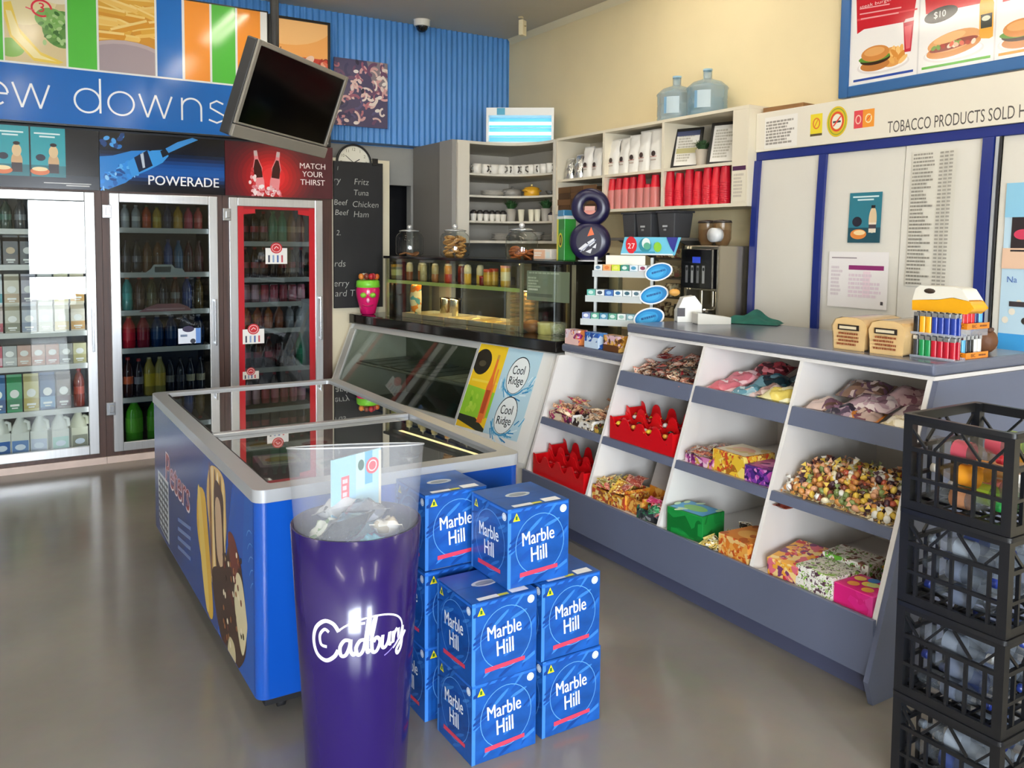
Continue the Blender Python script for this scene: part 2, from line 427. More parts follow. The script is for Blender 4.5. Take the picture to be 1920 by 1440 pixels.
# ================================================================== drink coolers
_meshes = {}
def shared(key, fn):
    if key not in _meshes: _meshes[key] = fn()
    return _meshes[key]
def inst(name, label, cat, parts, loc, rz=0., group=None, rot=None):
    """a thing from ready meshes: parts = [(part name, mesh, [sub-parts])]"""
    t = thing(name, label, cat, loc, rz, group, rot)
    for p in parts:
        o = bpy.data.objects.new(p[0], p[1]); COLL.objects.link(o); o.parent = t
        for q in (p[2] if len(p) > 2 else []):
            s = bpy.data.objects.new(q[0], q[1]); COLL.objects.link(s); s.parent = o
    return t
def bottle_parts(h, r, liq, cap, wrap, shape='slim'):
    k = ('bottle', h, r, liq, cap, wrap, shape)
    def mk():
        if shape == 'can':
            b = MB().lathe([(r * .82, 0), (r, .008), (r, h - .014), (r * .84, h)], 14).mesh('body', M(liq, .25, .3))
            c = MB().lathe([(r * .8, h), (r * .84, h + .003), (r * .6, h + .001)], 14).mesh('lid', M('#c9ccd0', .25, .9))
            w = MB().lathe([(r * 1.004, h * .2), (r * 1.004, h * .72)], 14, caps=False).mesh('wrapper', M(wrap, .3))
            return [('body', b), ('lid', c), ('wrapper', w)]
        nk = .35 if shape == 'slim' else .3
        prof = [(r * .85, 0), (r, .012), (r, h * .28), (r * .93, h * .34), (r * .93, h * .5), (r, h * .56), (r * .97, h * .66), (r * .7, h * .8), (r * nk, h * .88), (r * nk, h * .95)]
        if shape == 'wide': prof = [(r * .85, 0), (r, .012), (r, h * .62), (r * .92, h * .72), (r * .6, h * .84), (r * .42, h * .9), (r * .42, h * .95)]
        b = MB().lathe(prof, 16).mesh('body', M(liq, .12, 0, .6))
        c = MB().lathe([(r * nk * 1.2, h * .93), (r * nk * 1.2, h * .995), (r * nk, h)], 12).mesh('cap', M(cap, .35))
        lo, hi = (.33, .52) if shape == 'slim' else (.25, .58)
        rr = r * .955 if shape == 'slim' else r * 1.01
        w = MB().lathe([(rr, h * lo), (rr, h * hi)], 16, caps=False).mesh('wrapper', M(wrap, .3))
        return [('body', b), ('cap', c), ('wrapper', w)]
    return shared(k, mk)
def carton_parts(w, d, h, body, band, gable=True, cols=None):
    k = ('carton', w, d, h, body, band, gable, cols)
    def mk():
        hb = h * .8 if gable else h
        b = MB().box(-w / 2, -d / 2, 0, w / 2, d / 2, hb)
        if gable:
            b.add([(-w / 2, -d / 2, hb), (w / 2, -d / 2, hb), (w / 2, d / 2, hb), (-w / 2, d / 2, hb), (-w / 2, 0, h * .94), (w / 2, 0, h * .94)],
                  [(0, 1, 5, 4), (2, 3, 4, 5), (0, 4, 3), (1, 2, 5)])
            b.box(-w / 2, -.003, h * .92, w / 2, .003, h)
        bm = b.mesh('body', M(body, .35))
        a = Art((-w / 2, -d / 2, 0), (1, 0, 0), (0, 0, 1))
        a.rect(0, hb * .08, w, hb * .45, band).up().ell(w / 2, hb * .62, w * .3, hb * .14, cols or '#f2efe6').up().rect(w * .2, hb * .2, w * .8, hb * .27, '#f4f1e8').rect(w * .3, hb * .12, w * .7, hb * .16, '#f4f1e8')
        pm = a.mb.mesh('print', INK(.35))
        return [('body', bm), ('print', pm)]
    return shared(k, mk)
def jug_parts(h, r, body, band, cap):
    def mk():
        b = MB().prism([(-r, -r * .8), (r, -r * .8), (r, r * .8), (-r, r * .8)], 0, h * .55)
        b.lathe([(r * 1.1, h * .55), (r * .95, h * .68), (r * .4, h * .88), (r * .36, h * .94)], 14)
        bm = b.mesh('body', M(body, .4))
        c = MB().lathe([(r * .42, h * .93), (r * .42, h)], 12).mesh('cap', M(cap, .4))
        hd = MB().tube([(r * .5, -r * .35, h * .82), (r * .95, -r * .5, h * .78), (r * 1.0, -r * .5, h * .6)], .012, 8).mesh('handle', M(body, .4))
        a = Art((-r, -r * .8, 0), (1, 0, 0), (0, 0, 1)); a.rect(.004, h * .06, 2 * r - .004, h * .36, band).up().ell(r, h * .2, r * .6, h * .07, '#dfe8f2')
        return [('body', bm), ('cap', c), ('handle', hd), ('print', a.mb.mesh('print', INK(.4)))]
    return shared(('jug', h, r, body, band, cap), mk)

ALU = M('#d4d6d9', .28, .75, var=.05, vscale=3, stretch=(40, 40, 1))
STEEL = M('#b9bcc0', .25, .9)
WOODB = M('#4a3129', .45, var=.25, vscale=5, stretch=(9, 9, .6))
YF = 6.35
def cooler(label, x0, x1, hx0, hx1, px0, px1, shelves, inner, header, glass, lamp):
    t = thing('drinks_cooler', label, 'fridge', ((x0 + x1) / 2, YF, 0)); cx = (x0 + x1) / 2
    L = lambda x: x - cx
    a, b = L(px0) + .001, L(px1) - .001; d0, d1 = L(x0), L(x1)
    z0, z1 = .078, 1.872
    body = MB(); y0, y1 = .03, .64
    body.box(a, y0, .045, d0 + .02, y1, 2.28); body.box(d1 - .02, y0, .045, b, y1, 2.28)
    body.box(d0 + .02, y0, .045, d1 - .02, y1, z0 + .02); body.box(d0 + .02, y0, z1 - .02, d1 - .02, y1, 2.28)
    body.build('cabinet', WOODB, t)
    k = MB(); k.box(a, .012, 0, b, .12, .047); k.build('kickboard', M('#cdb9b0', .5, var=.08, vscale=9), t)
    li = MB()
    li.box(d0 + .021, y1 - .03, z0 + .02, d1 - .021, y1 - .005, z1 - .02)
    li.box(d0 + .0205, y0 + .02, z0 + .02, d0 + .03, y1 - .03, z1 - .02); li.box(d1 - .03, y0 + .02, z0 + .02, d1 - .0205, y1 - .03, z1 - .02)
    li.build('liner', M(inner, .5), t)
    for lx in (d0 + .045, d1 - .045):
        MB().box(lx - .006, .034, z0 + .1, lx + .006, .046, z1 - .1).build('added_interior_lamp', GLOW('#f2f6ff', lamp), t)  # glowing strips added behind the door frame to brighten the dark drinks
    fw = .062
    fr = MB(); fr.box(d0, 0, z0, d0 + fw, .03, z1); fr.box(d1 - fw, 0, z0, d1, .03, z1)
    fr.box(d0 + fw, 0, z0, d1 - fw, .03, z0 + fw); fr.box(d0 + fw, 0, z1 - fw, d1 - fw, .03, z1)
    fr.build('door_frame', ALU, t, .004)
    MB().box(d0 + fw - .004, .012, z0 + fw - .004, d1 - fw + .004, .018, z1 - fw + .004).build('door_glass', glass, t)
    h = MB(); hx = d1 - fw * .45
    h.box(hx - .007, -.042, .79, hx + .007, -.03, 1.13)
    for z in (.80, 1.11): h.box(hx - .006, -.032, z, hx + .006, .001, z + .014)
    h.build('handle', STEEL, t, .002)
    for z in (1.70, .34):
        q = MB(); q.box(d0 - .045, -.012, z, d0 + .012, .029, z + .09); q.box(d0 - .025, -.022, z + .02, d0 + .004, -.01, z + .07); q.build('hinge', STEEL, t, .003)
    for z in shelves:
        s = MB(); s.box(d0 + .032, .069, z - .012, d1 - .032, y1 - .04, z); sh = s.build('shelf', M('#a9abad', .35, .6), t)
        s = MB(); s.box(d0 + .032, .052, z - .028, d1 - .032, .068, z + .008); s.build('price_rail', M('#d5d4cd', .35), sh)
    hp = MB(); hp.box(L(hx0), .004, 1.886, L(hx1), .028, 2.283); ho = hp.build('header_sign', M('#15151a', .3), t)
    A = Art((L(hx0), .004, 1.886), (1, 0, 0), (0, 0, 1)); A.clip = (0, 0, hx1 - hx0, .397)
    header(A, hx1 - hx0, .397); A.build('print', ho, .18, .5)
    return t, cx
def head_bottle(A, w, h):
    A.rect(0, 0, w, h, '#17181c').up().rect(0, 0, w, .09, '#232833')
    for u in (w - .99 + .02, w - .61, w - .40):
        A.up(0).rect(u, .075, u + .2, h, '#2f9aa8').up().rect(u, .075, u + .2, .15, '#27707c').ell(u + .13, .17, .032, .06, '#c9a57c').ell(u + .13, .24, .027, .04, '#d9bd92').rect(u + .1, .10, u + .16, .16, '#3a2f33').ell(u + .13, .285, .02, .012, '#2b2024')
        A.ell(u + .05, .11, .055, .025, '#d2703c').ell(u + .05, .125, .045, .014, '#f0d9a8').ell(u + .055, .2, .028, .022, '#232a3c')
        A.rect(u + .02, .352, u + .17, .362, '#d7eef0').rect(u + .05, .332, u + .14, .342, '#d7eef0'); A.l -= 1
    A.up(); A.rect(w - .33, .035, w - .05, .04, '#d8d8d8').rect(w - .2, .02, w - .06, .028, '#b8b8b8')
def head_sport(A, w, h):
    A.rect(0, 0, w, h, '#0d0f18')
    for i in range(16):
        A.rect(.0, h * i / 16, w, h * (i + 1) / 16, ['#0b0d16', '#0c1020', '#0e1832', '#12305f', '#1a4a90', '#1c57a6', '#1b55a4', '#194d97', '#17407f', '#142e5c', '#10203d', '#0e1628', '#0d1220', '#0c0f1a', '#0b0e16', '#0b0d14'][i])
    A.up().poly([(0, .02), (.05, .01), (.16, .06), (.23, .12), (.33, .17), (.37, .24), (.31, .29), (.2, .28), (.08, .24), (0, .23)], '#2b7fd0')
    for i in range(60):
        a = R.random(); A.ell(a * .3, .05 + a * .17 + .12 * (R.random() - .5), .008 + .02 * R.random(), .004 + .01 * R.random(), R.choice(['#1d63b4', '#57a9ea', '#8ec9f4', '#2f8ae0', '#154a92']), R.random() * 3)
    A.up().poly([(.2, .1), (.3, .15), (.4, .21), (.44, .26), (.41, .3), (.33, .29), (.24, .25), (.17, .2)], '#3b93df')
    A.up().poly([(.245, .135), (.335, .185), (.30, .29), (.215, .235)], '#16233f').poly([(.27, .165), (.285, .17), (.275, .27), (.255, .26)], '#b9c6d6').poly([(.40, .245), (.45, .275), (.43, .315), (.385, .29)], '#1b2230').poly([(.44, .28), (.56, .345), (.64, .385), (.6, .397), (.5, .36), (.42, .31)], '#3f8fd9')
    for i in range(14): A.ell(.02 + .13 * R.random(), .3 + .09 * R.random(), .02, .014, R.choice(['#2a72c2', '#4b9be2', '#163e78']), R.random() * 3)
    A.up().text('POWERADE', .305, .052, .066, '#f4f6fa', .475, .04)
def head_cola(A, w, h):
    A.rect(0, 0, w, h, '#4d1622')
    for i in range(10):
        A.up(1 if i else 1).ell(.34, .15, .34 - .03 * i, .30 - .026 * i, ['#551522', '#5e1523', '#6c1523', '#7d1523', '#901622', '#a41722', '#b91822', '#ce1d26', '#df252d', '#e83238'][i])
    A.up()
    for cx, ang in ((.255, .12), (.355, -.12)):
        ca, sa = math.cos(ang), math.sin(ang)
        T = lambda x, y: (cx + x * ca - y * sa, .04 + x * sa + y * ca)
        A.poly([T(-.035, 0), T(.035, 0), T(.037, .08), T(.028, .13), T(.036, .17), T(.015, .24), T(.014, .29), T(-.014, .29), T(-.015, .24), T(-.036, .17), T(-.028, .13), T(-.037, .08)], '#e58a92')
        A.up().poly([T(-.03, .1), T(.03, .1), T(.03, .17), T(.01, .235), T(-.01, .235), T(-.03, .17)], '#3c1014').poly([T(-.012, .26), T(.012, .26), T(.012, .3), T(-.012, .3)], '#c9b9bb').up(-1)
    A.up(2)
    for i in range(46): A.ell(.19 + .22 * R.random(), .0 + .075 * R.random(), .006 + .016 * R.random(), .005 + .011 * R.random(), R.choice(['#f3dfe2', '#e9b7be', '#c54550', '#f8eef0', '#d77a86']), R.random() * 3)
    for i in range(9): A.ell(.17 + .05 * R.random(), .09 + .13 * R.random(), .01, .014, R.choice(['#e9a9b1', '#f5dde0', '#cf3a43']))
    A.up()
    for i, s in enumerate(('MATCH', 'YOUR', 'THIRST')): A.text(s, .655, .225 - .062 * i, .042, '#f6e6e8', None, .03, align='c')

GL1, GL2 = GLASS('#eef2f2', 1.25), GLASS('#c9cfd0', 1.0)
c1, c1x = cooler('wide glass door milk cooler with teal posters on its header, next to the frame edge', -.115, .60, -.36, .633, -.36, .645, (1.61, 1.375, .925, .70, .395), '#6f7274', head_bottle, GL1, 8.0)
c2, c2x = cooler('glass door cooler under the blue splash header, full of sports drinks', .69, 1.405, .637, 1.458, .645, 1.4455, (1.63, 1.317, 1.05, .783, .433), '#1b1c20', head_sport, GL2, 5.0)
c3, c3x = cooler('glass door cooler with red vinyl border under the dark red header', 1.486, 2.195, 1.462, 2.277, 1.4455, 2.28, (1.543, 1.27, 1.083, .88, .58, .30), '#3a3d40', head_cola, GL2, 8.0)
# red vinyl border and paper offers on the third door
bd = Art((1.548 - c3x, .0115, .14), (1, 0, 0), (0, 0, 1), .0004); W3, H3 = .585, 1.67
bd.rect(0, 0, .045, H3, '#c01525').rect(W3 - .045, 0, W3, H3, '#c01525').rect(.045, H3 - .02, W3 - .045, H3, '#a51220').poly([(.045, H3 - .02), (.13, H3 - .02), (.13, H3 - .05), (.045, H3 - .06)], '#c01525').poly([(W3 - .13, H3 - .02), (W3 - .045, H3 - .02), (W3 - .045, H3 - .06), (W3 - .13, H3 - .05)], '#c01525')
bd.build('vinyl_border', c3, .3)
for (px, py, w, h) in ((519, 480, .165, .12), (476, 631, .16, .11), (471, 704, .12, .06)):
    P = ony(px, py, YF)
    a = Art((P.x - c3x - w / 2, .0100, P.z - h / 2), (1, 0, 0), (0, 0, 1), .0004)
    a.rect(0, 0, w, h, '#f3f1ee').up().ell(w * .5, h * 1.0, w * .27, w * .25, '#c8202c').up().arc(w * .5, h * 1.0, w * .2, w * .18, .004, '#f0d5d6').line([(w * .4, h * .95), (w * .5, h * 1.1), (w * .6, h * .98)], .006, '#f4dcdc')
    for i, c in enumerate(('#3a3f55', '#8fa6cf', '#4f6aa8', '#c9525c')): a.rect(w * (.12 + .2 * i), h * .1, w * (.2 + .2 * i), h * .55, c)
    a.build('offer_card', c3, .4)
w, h = .155, .11; P = ony(356, 630, YF)
a = Art((P.x - c2x - w / 2, .0115, P.z - h / 2), (1, 0, 0), (0, 0, 1), .0004)
a.rect(0, 0, w, h, '#dfe6f4').up().ell(w * .45, h * .95, w * .26, h * .2, '#2e2347').rect(w * .78, 0, w, h, '#5b88cf').rect(w * .1, h * .45, w * .4, h * .6, '#6d7f9e').ell(w * .65, h * .15, w * .12, h * .16, '#2a3040'); a.build('offer_card', c2, .4)
a = Art((.895 - c2x, .051, 1.305), (1, 0, 0), (0, 0, 1)); a.poly([(0, 0), (.30, 0), (.27, .045), (.22, .05), (.2, .075), (.08, .075), (.06, .045)], '#c9d2d2').poly([(.085, .02), (.19, .02), (.195, .06), (.085, .06)], '#39484a'); a.build('shelf_ticket', c2, .4)
a = Art((.87 - c2x, .051, 1.045), (1, 0, 0), (0, 0, 1)); a.poly([(0, 0), (.36, 0), (.33, .03), (.27, .055), (.12, .055), (.05, .03)], '#b8737a').rect(.05, .012, .31, .022, '#e0b0b4'); a.build('shelf_ticket', c2, .4)
# white plastic sheet left inside the third cooler door
s = MB(); s.sheet(lambda u, v: (2.035 + .075 * u + .01 * math.sin(9 * v) - .01 * v, 6.384 + .007 * math.sin(12 * u + 7 * v), .59 + .52 * v), 5, 9)
o = s.build('plastic_sheet', FILM('#dfe3ea', .55, .3)); tag(o, 'crumpled clear plastic sheet hanging inside the red bordered cooler', 'plastic sheet')

SHELF_NAMES = ['top shelf', 'second shelf', 'third shelf', 'fourth shelf', 'fifth shelf', 'lowest shelf']
def row(which, sname, x0, x1, z, items, y=6.495):
    """one front row of drinks; items = (description, kind, parts)"""
    n = len(items)
    for i, (desc, nm, cat, parts) in enumerate(items):
        if parts is None: continue
        x = x0 + (x1 - x0) * (i + .5) / n
        inst(nm, f'{desc}, {ORD[i]} along the {sname}, {which}', cat, parts, (x, y + .012 * R.random(), z + .001), R.uniform(-.25, .25) if nm != 'milk_carton' else 0, f'drinks on the {sname} of the {which}')
def B(desc, liq, cap, wrap, h=.23, r=.033, shape='slim', nm='drink_bottle'): return (desc, nm, 'bottle' if shape != 'can' else 'can', bottle_parts(h, r, liq, cap, wrap, shape))
def C(desc, body, band, w=.085, d=.085, h=.22, g=True, cols=None): return (desc, 'milk_carton', 'carton', carton_parts(w, d, h, body, band, g, cols))
S2 = 'sports drink cooler'
row(S2, SHELF_NAMES[0], .77, 1.335, 1.63, [B('small clear bottle', '#b9c0c2', '#d5d5d5', '#cfd4d6', .17, .03), B('small pale grey bottle', '#a8afb0', '#c9c9c9', '#dfe2e2', .17, .03), B('small orange red bottle', '#c4502c', '#3d6b34', '#e3552f', .17, .03), B('small yellow bottle', '#c9a62c', '#2c5a35', '#d8c04a', .165, .03), B('small navy bottle', '#1c2447', '#16203c', '#26315c', .18, .03), B('small amber bottle', '#d0a02f', '#8f7a22', '#d9b04c', .17, .032), B('small pink bottle', '#c04458', '#7a1b2b', '#d3556a', .165, .03), B('small coral bottle', '#c7524a', '#7a1b2b', '#d8756a', .165, .03)])
row(S2, SHELF_NAMES[1], .77, 1.335, 1.317, [B('dark grey drink bottle', '#26262b', '#3a3a40', '#4a4a52', .235, .032), B('black drink bottle', '#1e1d22', '#333338', '#5b5b62', .235, .032), B('brown tea bottle', '#5c3a22', '#3b3b3b', '#70502f', .235, .032), B('amber brown tea bottle', '#664021', '#2c2c2c', '#5b3e28', .235, .032), B('deep blue drink bottle', '#23407f', '#26345f', '#2e5191', .24, .032), B('petrol blue drink bottle', '#1f5a80', '#244a70', '#2b6a95', .235, .032), B('dark maroon bottle', '#4a1f26', '#2a2226', '#3a2428', .235, .032), B('deep red brown bottle', '#431c22', '#2a2226', '#54262c', .235, .032)])
row(S2, SHELF_NAMES[2], .77, 1.335, 1.05, [B('teal sports bottle with orange cap', '#1f9a96', '#d9713a', '#2fb0a8', .24, .036), B('brown sports bottle with red cap', '#4b2c25', '#b32a2c', '#5a3d34', .24, .034), B('olive sports bottle with red cap', '#545033', '#b32a2c', '#6b6a4a', .24, .034), B('black sports bottle with red cap', '#27242a', '#b33438', '#45434a', .24, .034), B('dark rust sports bottle with red cap', '#4f2f22', '#b8403a', '#8b8682', .24, .034), B('navy sports bottle with orange cap', '#1f3b78', '#c25138', '#284a8c', .24, .035), B('khaki sports bottle with red cap', '#5d4a28', '#a8322e', '#6a5632', .24, .034)])
row(S2, SHELF_NAMES[3], .77, 1.335, .783, [B('bright red sports bottle', '#d01e2b', '#d98a40', '#e02a36', .225, .043, 'wide'), B('dark red sports bottle', '#8f1a2c', '#8a8a8c', '#a3202f', .225, .043, 'wide'), B('navy blue sports bottle with grey cap', '#16345f', '#8f959c', '#1c4273', .225, .043, 'wide'), B('midnight blue sports bottle with grey cap', '#132c52', '#7f868e', '#193a66', .225, .043, 'wide'), B('ink blue sports bottle behind the paper offer', '#122849', '#9aa0a6', '#183358', .225, .043, 'wide'), B('darkest blue sports bottle with pale cap', '#101f3a', '#aab0b6', '#142a4a', .225, .043, 'wide')])
row(S2, SHELF_NAMES[4], .77, 1.335, .433, [B('orange labelled cola bottle', '#3b1d15', '#b8382a', '#d8663a', .285, .036), B('dark cola bottle with pale label', '#241a1b', '#b8382a', '#8c8a90', .27, .034), B('yellow soft drink bottle', '#a8953a', '#bdb48a', '#d3b92c', .275, .04, 'wide'), B('lemon soft drink bottle', '#98904a', '#bdb48a', '#c2a738', .275, .04, 'wide'), B('black iced coffee bottle', '#141419', '#1c1c22', '#7d7a70', .26, .033), B('jet black iced coffee bottle', '#121217', '#1c1c22', '#4a4a4e', .26, .033), B('dark iced coffee bottle with cream label', '#16151a', '#1c1c22', '#b0a888', .26, .033), B('dark iced coffee bottle with tan label', '#141318', '#1c1c22', '#a39b80', .26, .033)])
row(S2, SHELF_NAMES[5], .77, 1.335, .100, [B('large lime green soft drink bottle', '#55b52c', '#3b8a22', '#66c430', .31, .058, 'wide'), B('large bright green soft drink bottle', '#4fae2a', '#3b8a22', '#5fbe2e', .31, .058, 'wide'), B('large leaf green soft drink bottle', '#3f8f26', '#2f7a20', '#4ca02a', .31, .05, 'wide'), B('large dark cola bottle', '#231514', '#a8221f', '#a1222a', .31, .046, 'wide')])
S3 = 'red bordered cooler'
cola = lambda d, w='#a81f2b': B(d, '#2a1512', '#a31b22', w, .235, .033)
row(S3, SHELF_NAMES[0], 1.60, 2.10, 1.543, [cola('cola bottle with dusky red label', '#8a2a33'), cola('cola bottle with deep red label', '#a32230'), cola('cola bottle with pale red label', '#b4525c'), B('emerald green soda bottle', '#147a56', '#2b8a5e', '#1f9468', .24, .036), B('sea green soda bottle', '#178662', '#2b8a5e', '#4aa587', .24, .036), B('orange brown soda bottle', '#8a5228', '#6a3b22', '#b98a56', .24, .034), B('tan soda bottle', '#7d4a28', '#5a3423', '#a8764c', .24, .034)])
row(S3, SHELF_NAMES[1], 1.60, 2.10, 1.27, [cola('cola bottle with brown red label', '#8c3a3c'), cola('cola bottle with wine red label', '#962634'), cola('cola bottle partly behind the offer card'), B('zero cola bottle with black label', '#1e1416', '#1c1c20', '#2a2226', .235, .033), cola('cola bottle with crimson label', '#a92430'), cola('cola bottle with rust label', '#8a3030'), cola('cola bottle with dark label', '#5a2428')])
row(S3, SHELF_NAMES[2], 1.60, 2.10, 1.083, [B(f'{c} soft drink can', a, '#c9ccd0', b, .135, .032, 'can', 'drink_can') for c, a, b in (('grey red', '#9c6a70', '#b3828a'), ('silver red', '#a87c82', '#c79aa2'), ('crimson', '#a51a34', '#c03a52'), ('pale crimson', '#a8304a', '#d06a7e'), ('wine red', '#8f1a34', '#a8324c'), ('ruby', '#98203c', '#b84a62'), ('dusty pink', '#a85a6c', '#c48a96'))], 6.485)
row(S3, SHELF_NAMES[3], 1.60, 2.10, .88, [B('brown orange squat bottle', '#96502a', '#7a3a22', '#b86a3a', .17, .033), B('rust orange squat bottle', '#8f4526', '#7a3a22', '#b06038', .17, .033), B('amber squat bottle', '#a3602e', '#7a3a22', '#c07a42', .17, .033), B('copper squat bottle', '#8a4424', '#7a3a22', '#a65a34', .17, .033), B('silver topped squat bottle', '#7d8288', '#d5d8dc', '#9aa0a6', .17, .033), B('white topped squat bottle', '#8a9096', '#e4e6e8', '#b0b6bc', .17, .033)])
row(S3, SHELF_NAMES[4], 1.60, 2.10, .58, [cola('tall cola bottle with magenta red label', '#8a2a44'), cola('tall cola bottle with dark rose label', '#7d2a40'), cola('tall cola bottle with pink red label', '#a84a5c'), B('tall zero cola bottle', '#1b1416', '#1c1c20', '#7a6a70', .25, .034), B('dark cola bottle under the plastic sheet', '#241a1a', '#3a2a2a', '#3c3034', .24, .033), B('tall green soda bottle', '#1a8058', '#2b8a5e', '#2f9c70', .26, .038)])
row(S3, SHELF_NAMES[5], 1.60, 2.10, .30, [cola(f'{c} red labelled cola bottle', w) for c, w in (('bright', '#c02a36'), ('plain', '#a81f2b'), ('muted', '#93303a'), ('light', '#b84a54'), ('dull', '#8a2a33'))])
S1 = 'milk cooler'
row(S1, SHELF_NAMES[0], -.04, .54, 1.61, [B(f'{c} glass bottle', a, '#33363a', b, .2, .036) for c, a, b in (('smoky', '#4a5054', '#5d6468'), ('dark green', '#27443c', '#3f6a5c'), ('slate', '#43484e', '#7a8086'), ('grey', '#565b60', '#8a9096'), ('pale', '#8a9094', '#b4babe'), ('clear', '#a4aaad', '#c4c9cc'), ('light', '#9aa0a3', '#bcc2c5'))])
row(S1, SHELF_NAMES[1], -.04, .54, 1.375, [C(f'{c} iced coffee carton', a, b, .085, .085, .2, True, e) for c, a, b, e in (('black', '#2a2628', '#3a3436', '#b9a888'), ('dark brown', '#35302f', '#4a3c36', '#c4a67c'), ('charcoal', '#3a383a', '#2a2628', '#d8d4cc'), ('grey', '#55555a', '#3a3a40', '#c9ccd0'), ('pale', '#c8c6c0', '#9a9a98', '#e4e2dc'), ('white', '#dedcd6', '#c0bcb4', '#f0eee8'))])
row(S1, SHELF_NAMES[2], -.04, .54, .925, [C(f'{c} flavoured milk carton', a, b, .085, .085, .19, True) for c, a, b in (('red banded', '#c9b8b0', '#a82a3c'), ('olive banded', '#c4bda6', '#7d7a5c'), ('blue grey banded', '#b9bdc6', '#8a94a8'), ('white', '#e6e4de', '#d6d2c8'), ('pale cream', '#e8e2d0', '#e0c89a'), ('orange banded', '#e8dcc4', '#d09a4a'))])
row(S1, 'upper carton layer', -.04, .54, 1.117, [C(f'{c} milk carton', a, b, .085, .085, .2, True) for c, a, b in (('teal banded', '#c9d0d0', '#2b8a94'), ('cream', '#d6ccb4', '#c0a27c'), ('mauve grey', '#b8b2ba', '#6f6878'), ('plain white', '#e2e0da', '#cfc9bd'), ('pale yellow', '#e8dfb8', '#dcc886'), ('amber banded', '#e4d6b4', '#cf9a44'))])
row(S1, SHELF_NAMES[3], -.04, .54, .70, [C(f'{c} dessert tub', a, b, .08, .08, .14, False) for c, a, b in (('pink red', '#b8324a', '#d8a4ac'), ('grey white', '#a8a8a2', '#c4c4be'), ('salmon', '#c99a86', '#d8b09a'), ('peach', '#cfa48c', '#c08a70'), ('brick pink', '#c4947c', '#b87a64'), ('grey lidded', '#a8a49a', '#7a7870'), ('cream yellow', '#d2ca9a', '#b8ae74'))])
row(S1, SHELF_NAMES[4], -.04, .54, .395, [C(f'{c} juice carton', a, b, .088, .085, .25, True) for c, a, b in (('blue', '#2a6a9c', '#1f4a7c'), ('green', '#2a9a5c', '#1f7a48'), ('yellow', '#cfc27c', '#b8a23c'), ('steel blue', '#3a5a84', '#6a94b8'), ('brown', '#7a6a5c', '#5c3a34'))] + [B('tall red sauce bottle', '#8a3a2c', '#a82a2a', '#b8503c', .27, .036)])
row(S1, 'cooler floor', -.04, .54, .1, [('white milk jug with blue label', 'milk_jug', 'jug', jug_parts(.28, .052, '#e2e2d6', b, c)) for b, c in (('#2a62a8', '#2a52a0'), ('#5a86c0', '#3a5aa8'), ('#c4cbe0', '#8a94c0'), ('#b8dcd0', '#6ab0a0'))] + [('cream milk jug with yellow cap', 'milk_jug', 'jug', jug_parts(.28, .052, '#d8d6b8', '#8a8a72', '#e0b83a'))])

# ================================================================== long sign over the coolers
YS = 6.315
sg = thing('shop_sign', 'long sign of food pictures and colour stripes over a blue lettered band', 'sign', (.3, YS, 2.30))
b = MB(); b.box(-1.5, 0, 0, 1.475, .06, .94); b.build('board', M('#1a1a1c', .35), sg)
A = Art((-.3, 0, 0), (1, 0, 0), (0, 0, 1))            # u = world x
XX = lambda px, py=60: ony(px, py, YS).x
zb, zt = .385, .93
A.rect(-1.15, .012, 1.765, zt, '#eef0f0').up()
def food_salad(A, u0, u1):
    A.clip = (u0, zb, u1, zt); A.rect(u0, zb, u1, zt, '#d9c79a').up()
    A.ell(u0 + .1, .82, .2, .2, '#e9dcae').ell(u0 + .3, .9, .14, .12, '#efe6cf').up().ell(u0 + .33, .62, .12, .12, '#5f8f4a').ell(u0 + .26, .68, .09, .07, '#7fae62').ell(u0 + .03, .47, .08, .06, '#86b45c').up()
    for i in range(40): A.ell(u0 + .2 + .2 * R.random(), .5 + .22 * R.random(), .018, .011, R.choice(['#4f8040', '#74a656', '#a7c98a', '#3f6b35']), R.random() * 3)
    A.up().poly([(u0 - .02, .74), (u0 + .04, .76), (u0 + .08, .6), (u0 + .2, .46), (u0 + .33, .41), (u0 + .3, .395), (u0 + .16, .4), (u0 + .03, .54)], '#e7c95a').up().poly([(u0 + .01, .7), (u0 + .04, .7), (u0 + .09, .56), (u0 + .2, .44), (u0 + .29, .41), (u0 + .16, .42), (u0 + .04, .55)], '#f3e4a6')
    A.up(); A.clip = None
    A.arc(u0 + .21, .74, .055, .05, .012, '#d9384a', 0, 5.2).text('3', u0 + .195, .715, .06, '#d9384a', None, .02).line([(u0 + .12, .735), (u0 + .17, .72)], .008, '#e0606c')
def food_chips(A, u0, u1):
    A.clip = (u0, zb, u1, zt); A.rect(u0, zb, u1, zt, '#c98f3c').up()
    for i in range(46):
        cu, cv, an = u0 + .4 * R.random(), .6 + .36 * R.random(), R.uniform(-.4, .5)
        L, W = R.uniform(.1, .17), R.uniform(.016, .024); ca, sa = math.cos(an), math.sin(an)
        q = lambda x, y: (cu + x * ca - y * sa, cv + x * sa + y * ca)
        A.poly([q(-L, -W), q(L, -W), q(L + .01, 0), q(L, W), q(-L, W)], R.choice(['#e2b356', '#d9a547', '#eac06a', '#cf9238'])).up().poly([q(-L, W * .3), q(L, W * .3), q(L, W), q(-L, W)], R.choice(['#f0d289', '#eccb7c'])); A.l -= 0
    A.up().ell(u0 + .16, .40, .34, .2, '#b9a9ad').up().ell(u0 + .16, .385, .32, .19, '#a4969c'); A.clip = None
for a, b_, c in ((-30, 5, '#57b947'), (127, 181, '#57b947'), (294, 341, '#2a6fc0'), (346, 393, '#f0973c'), (397, 441, '#57b947'), (445, 488, '#f0973c')):
    A.rect(XX(a), zb, XX(b_), zt, c)
food_salad(A, XX(8), XX(123)); A.l = 3; food_chips(A, XX(185), XX(290)); A.l = 1
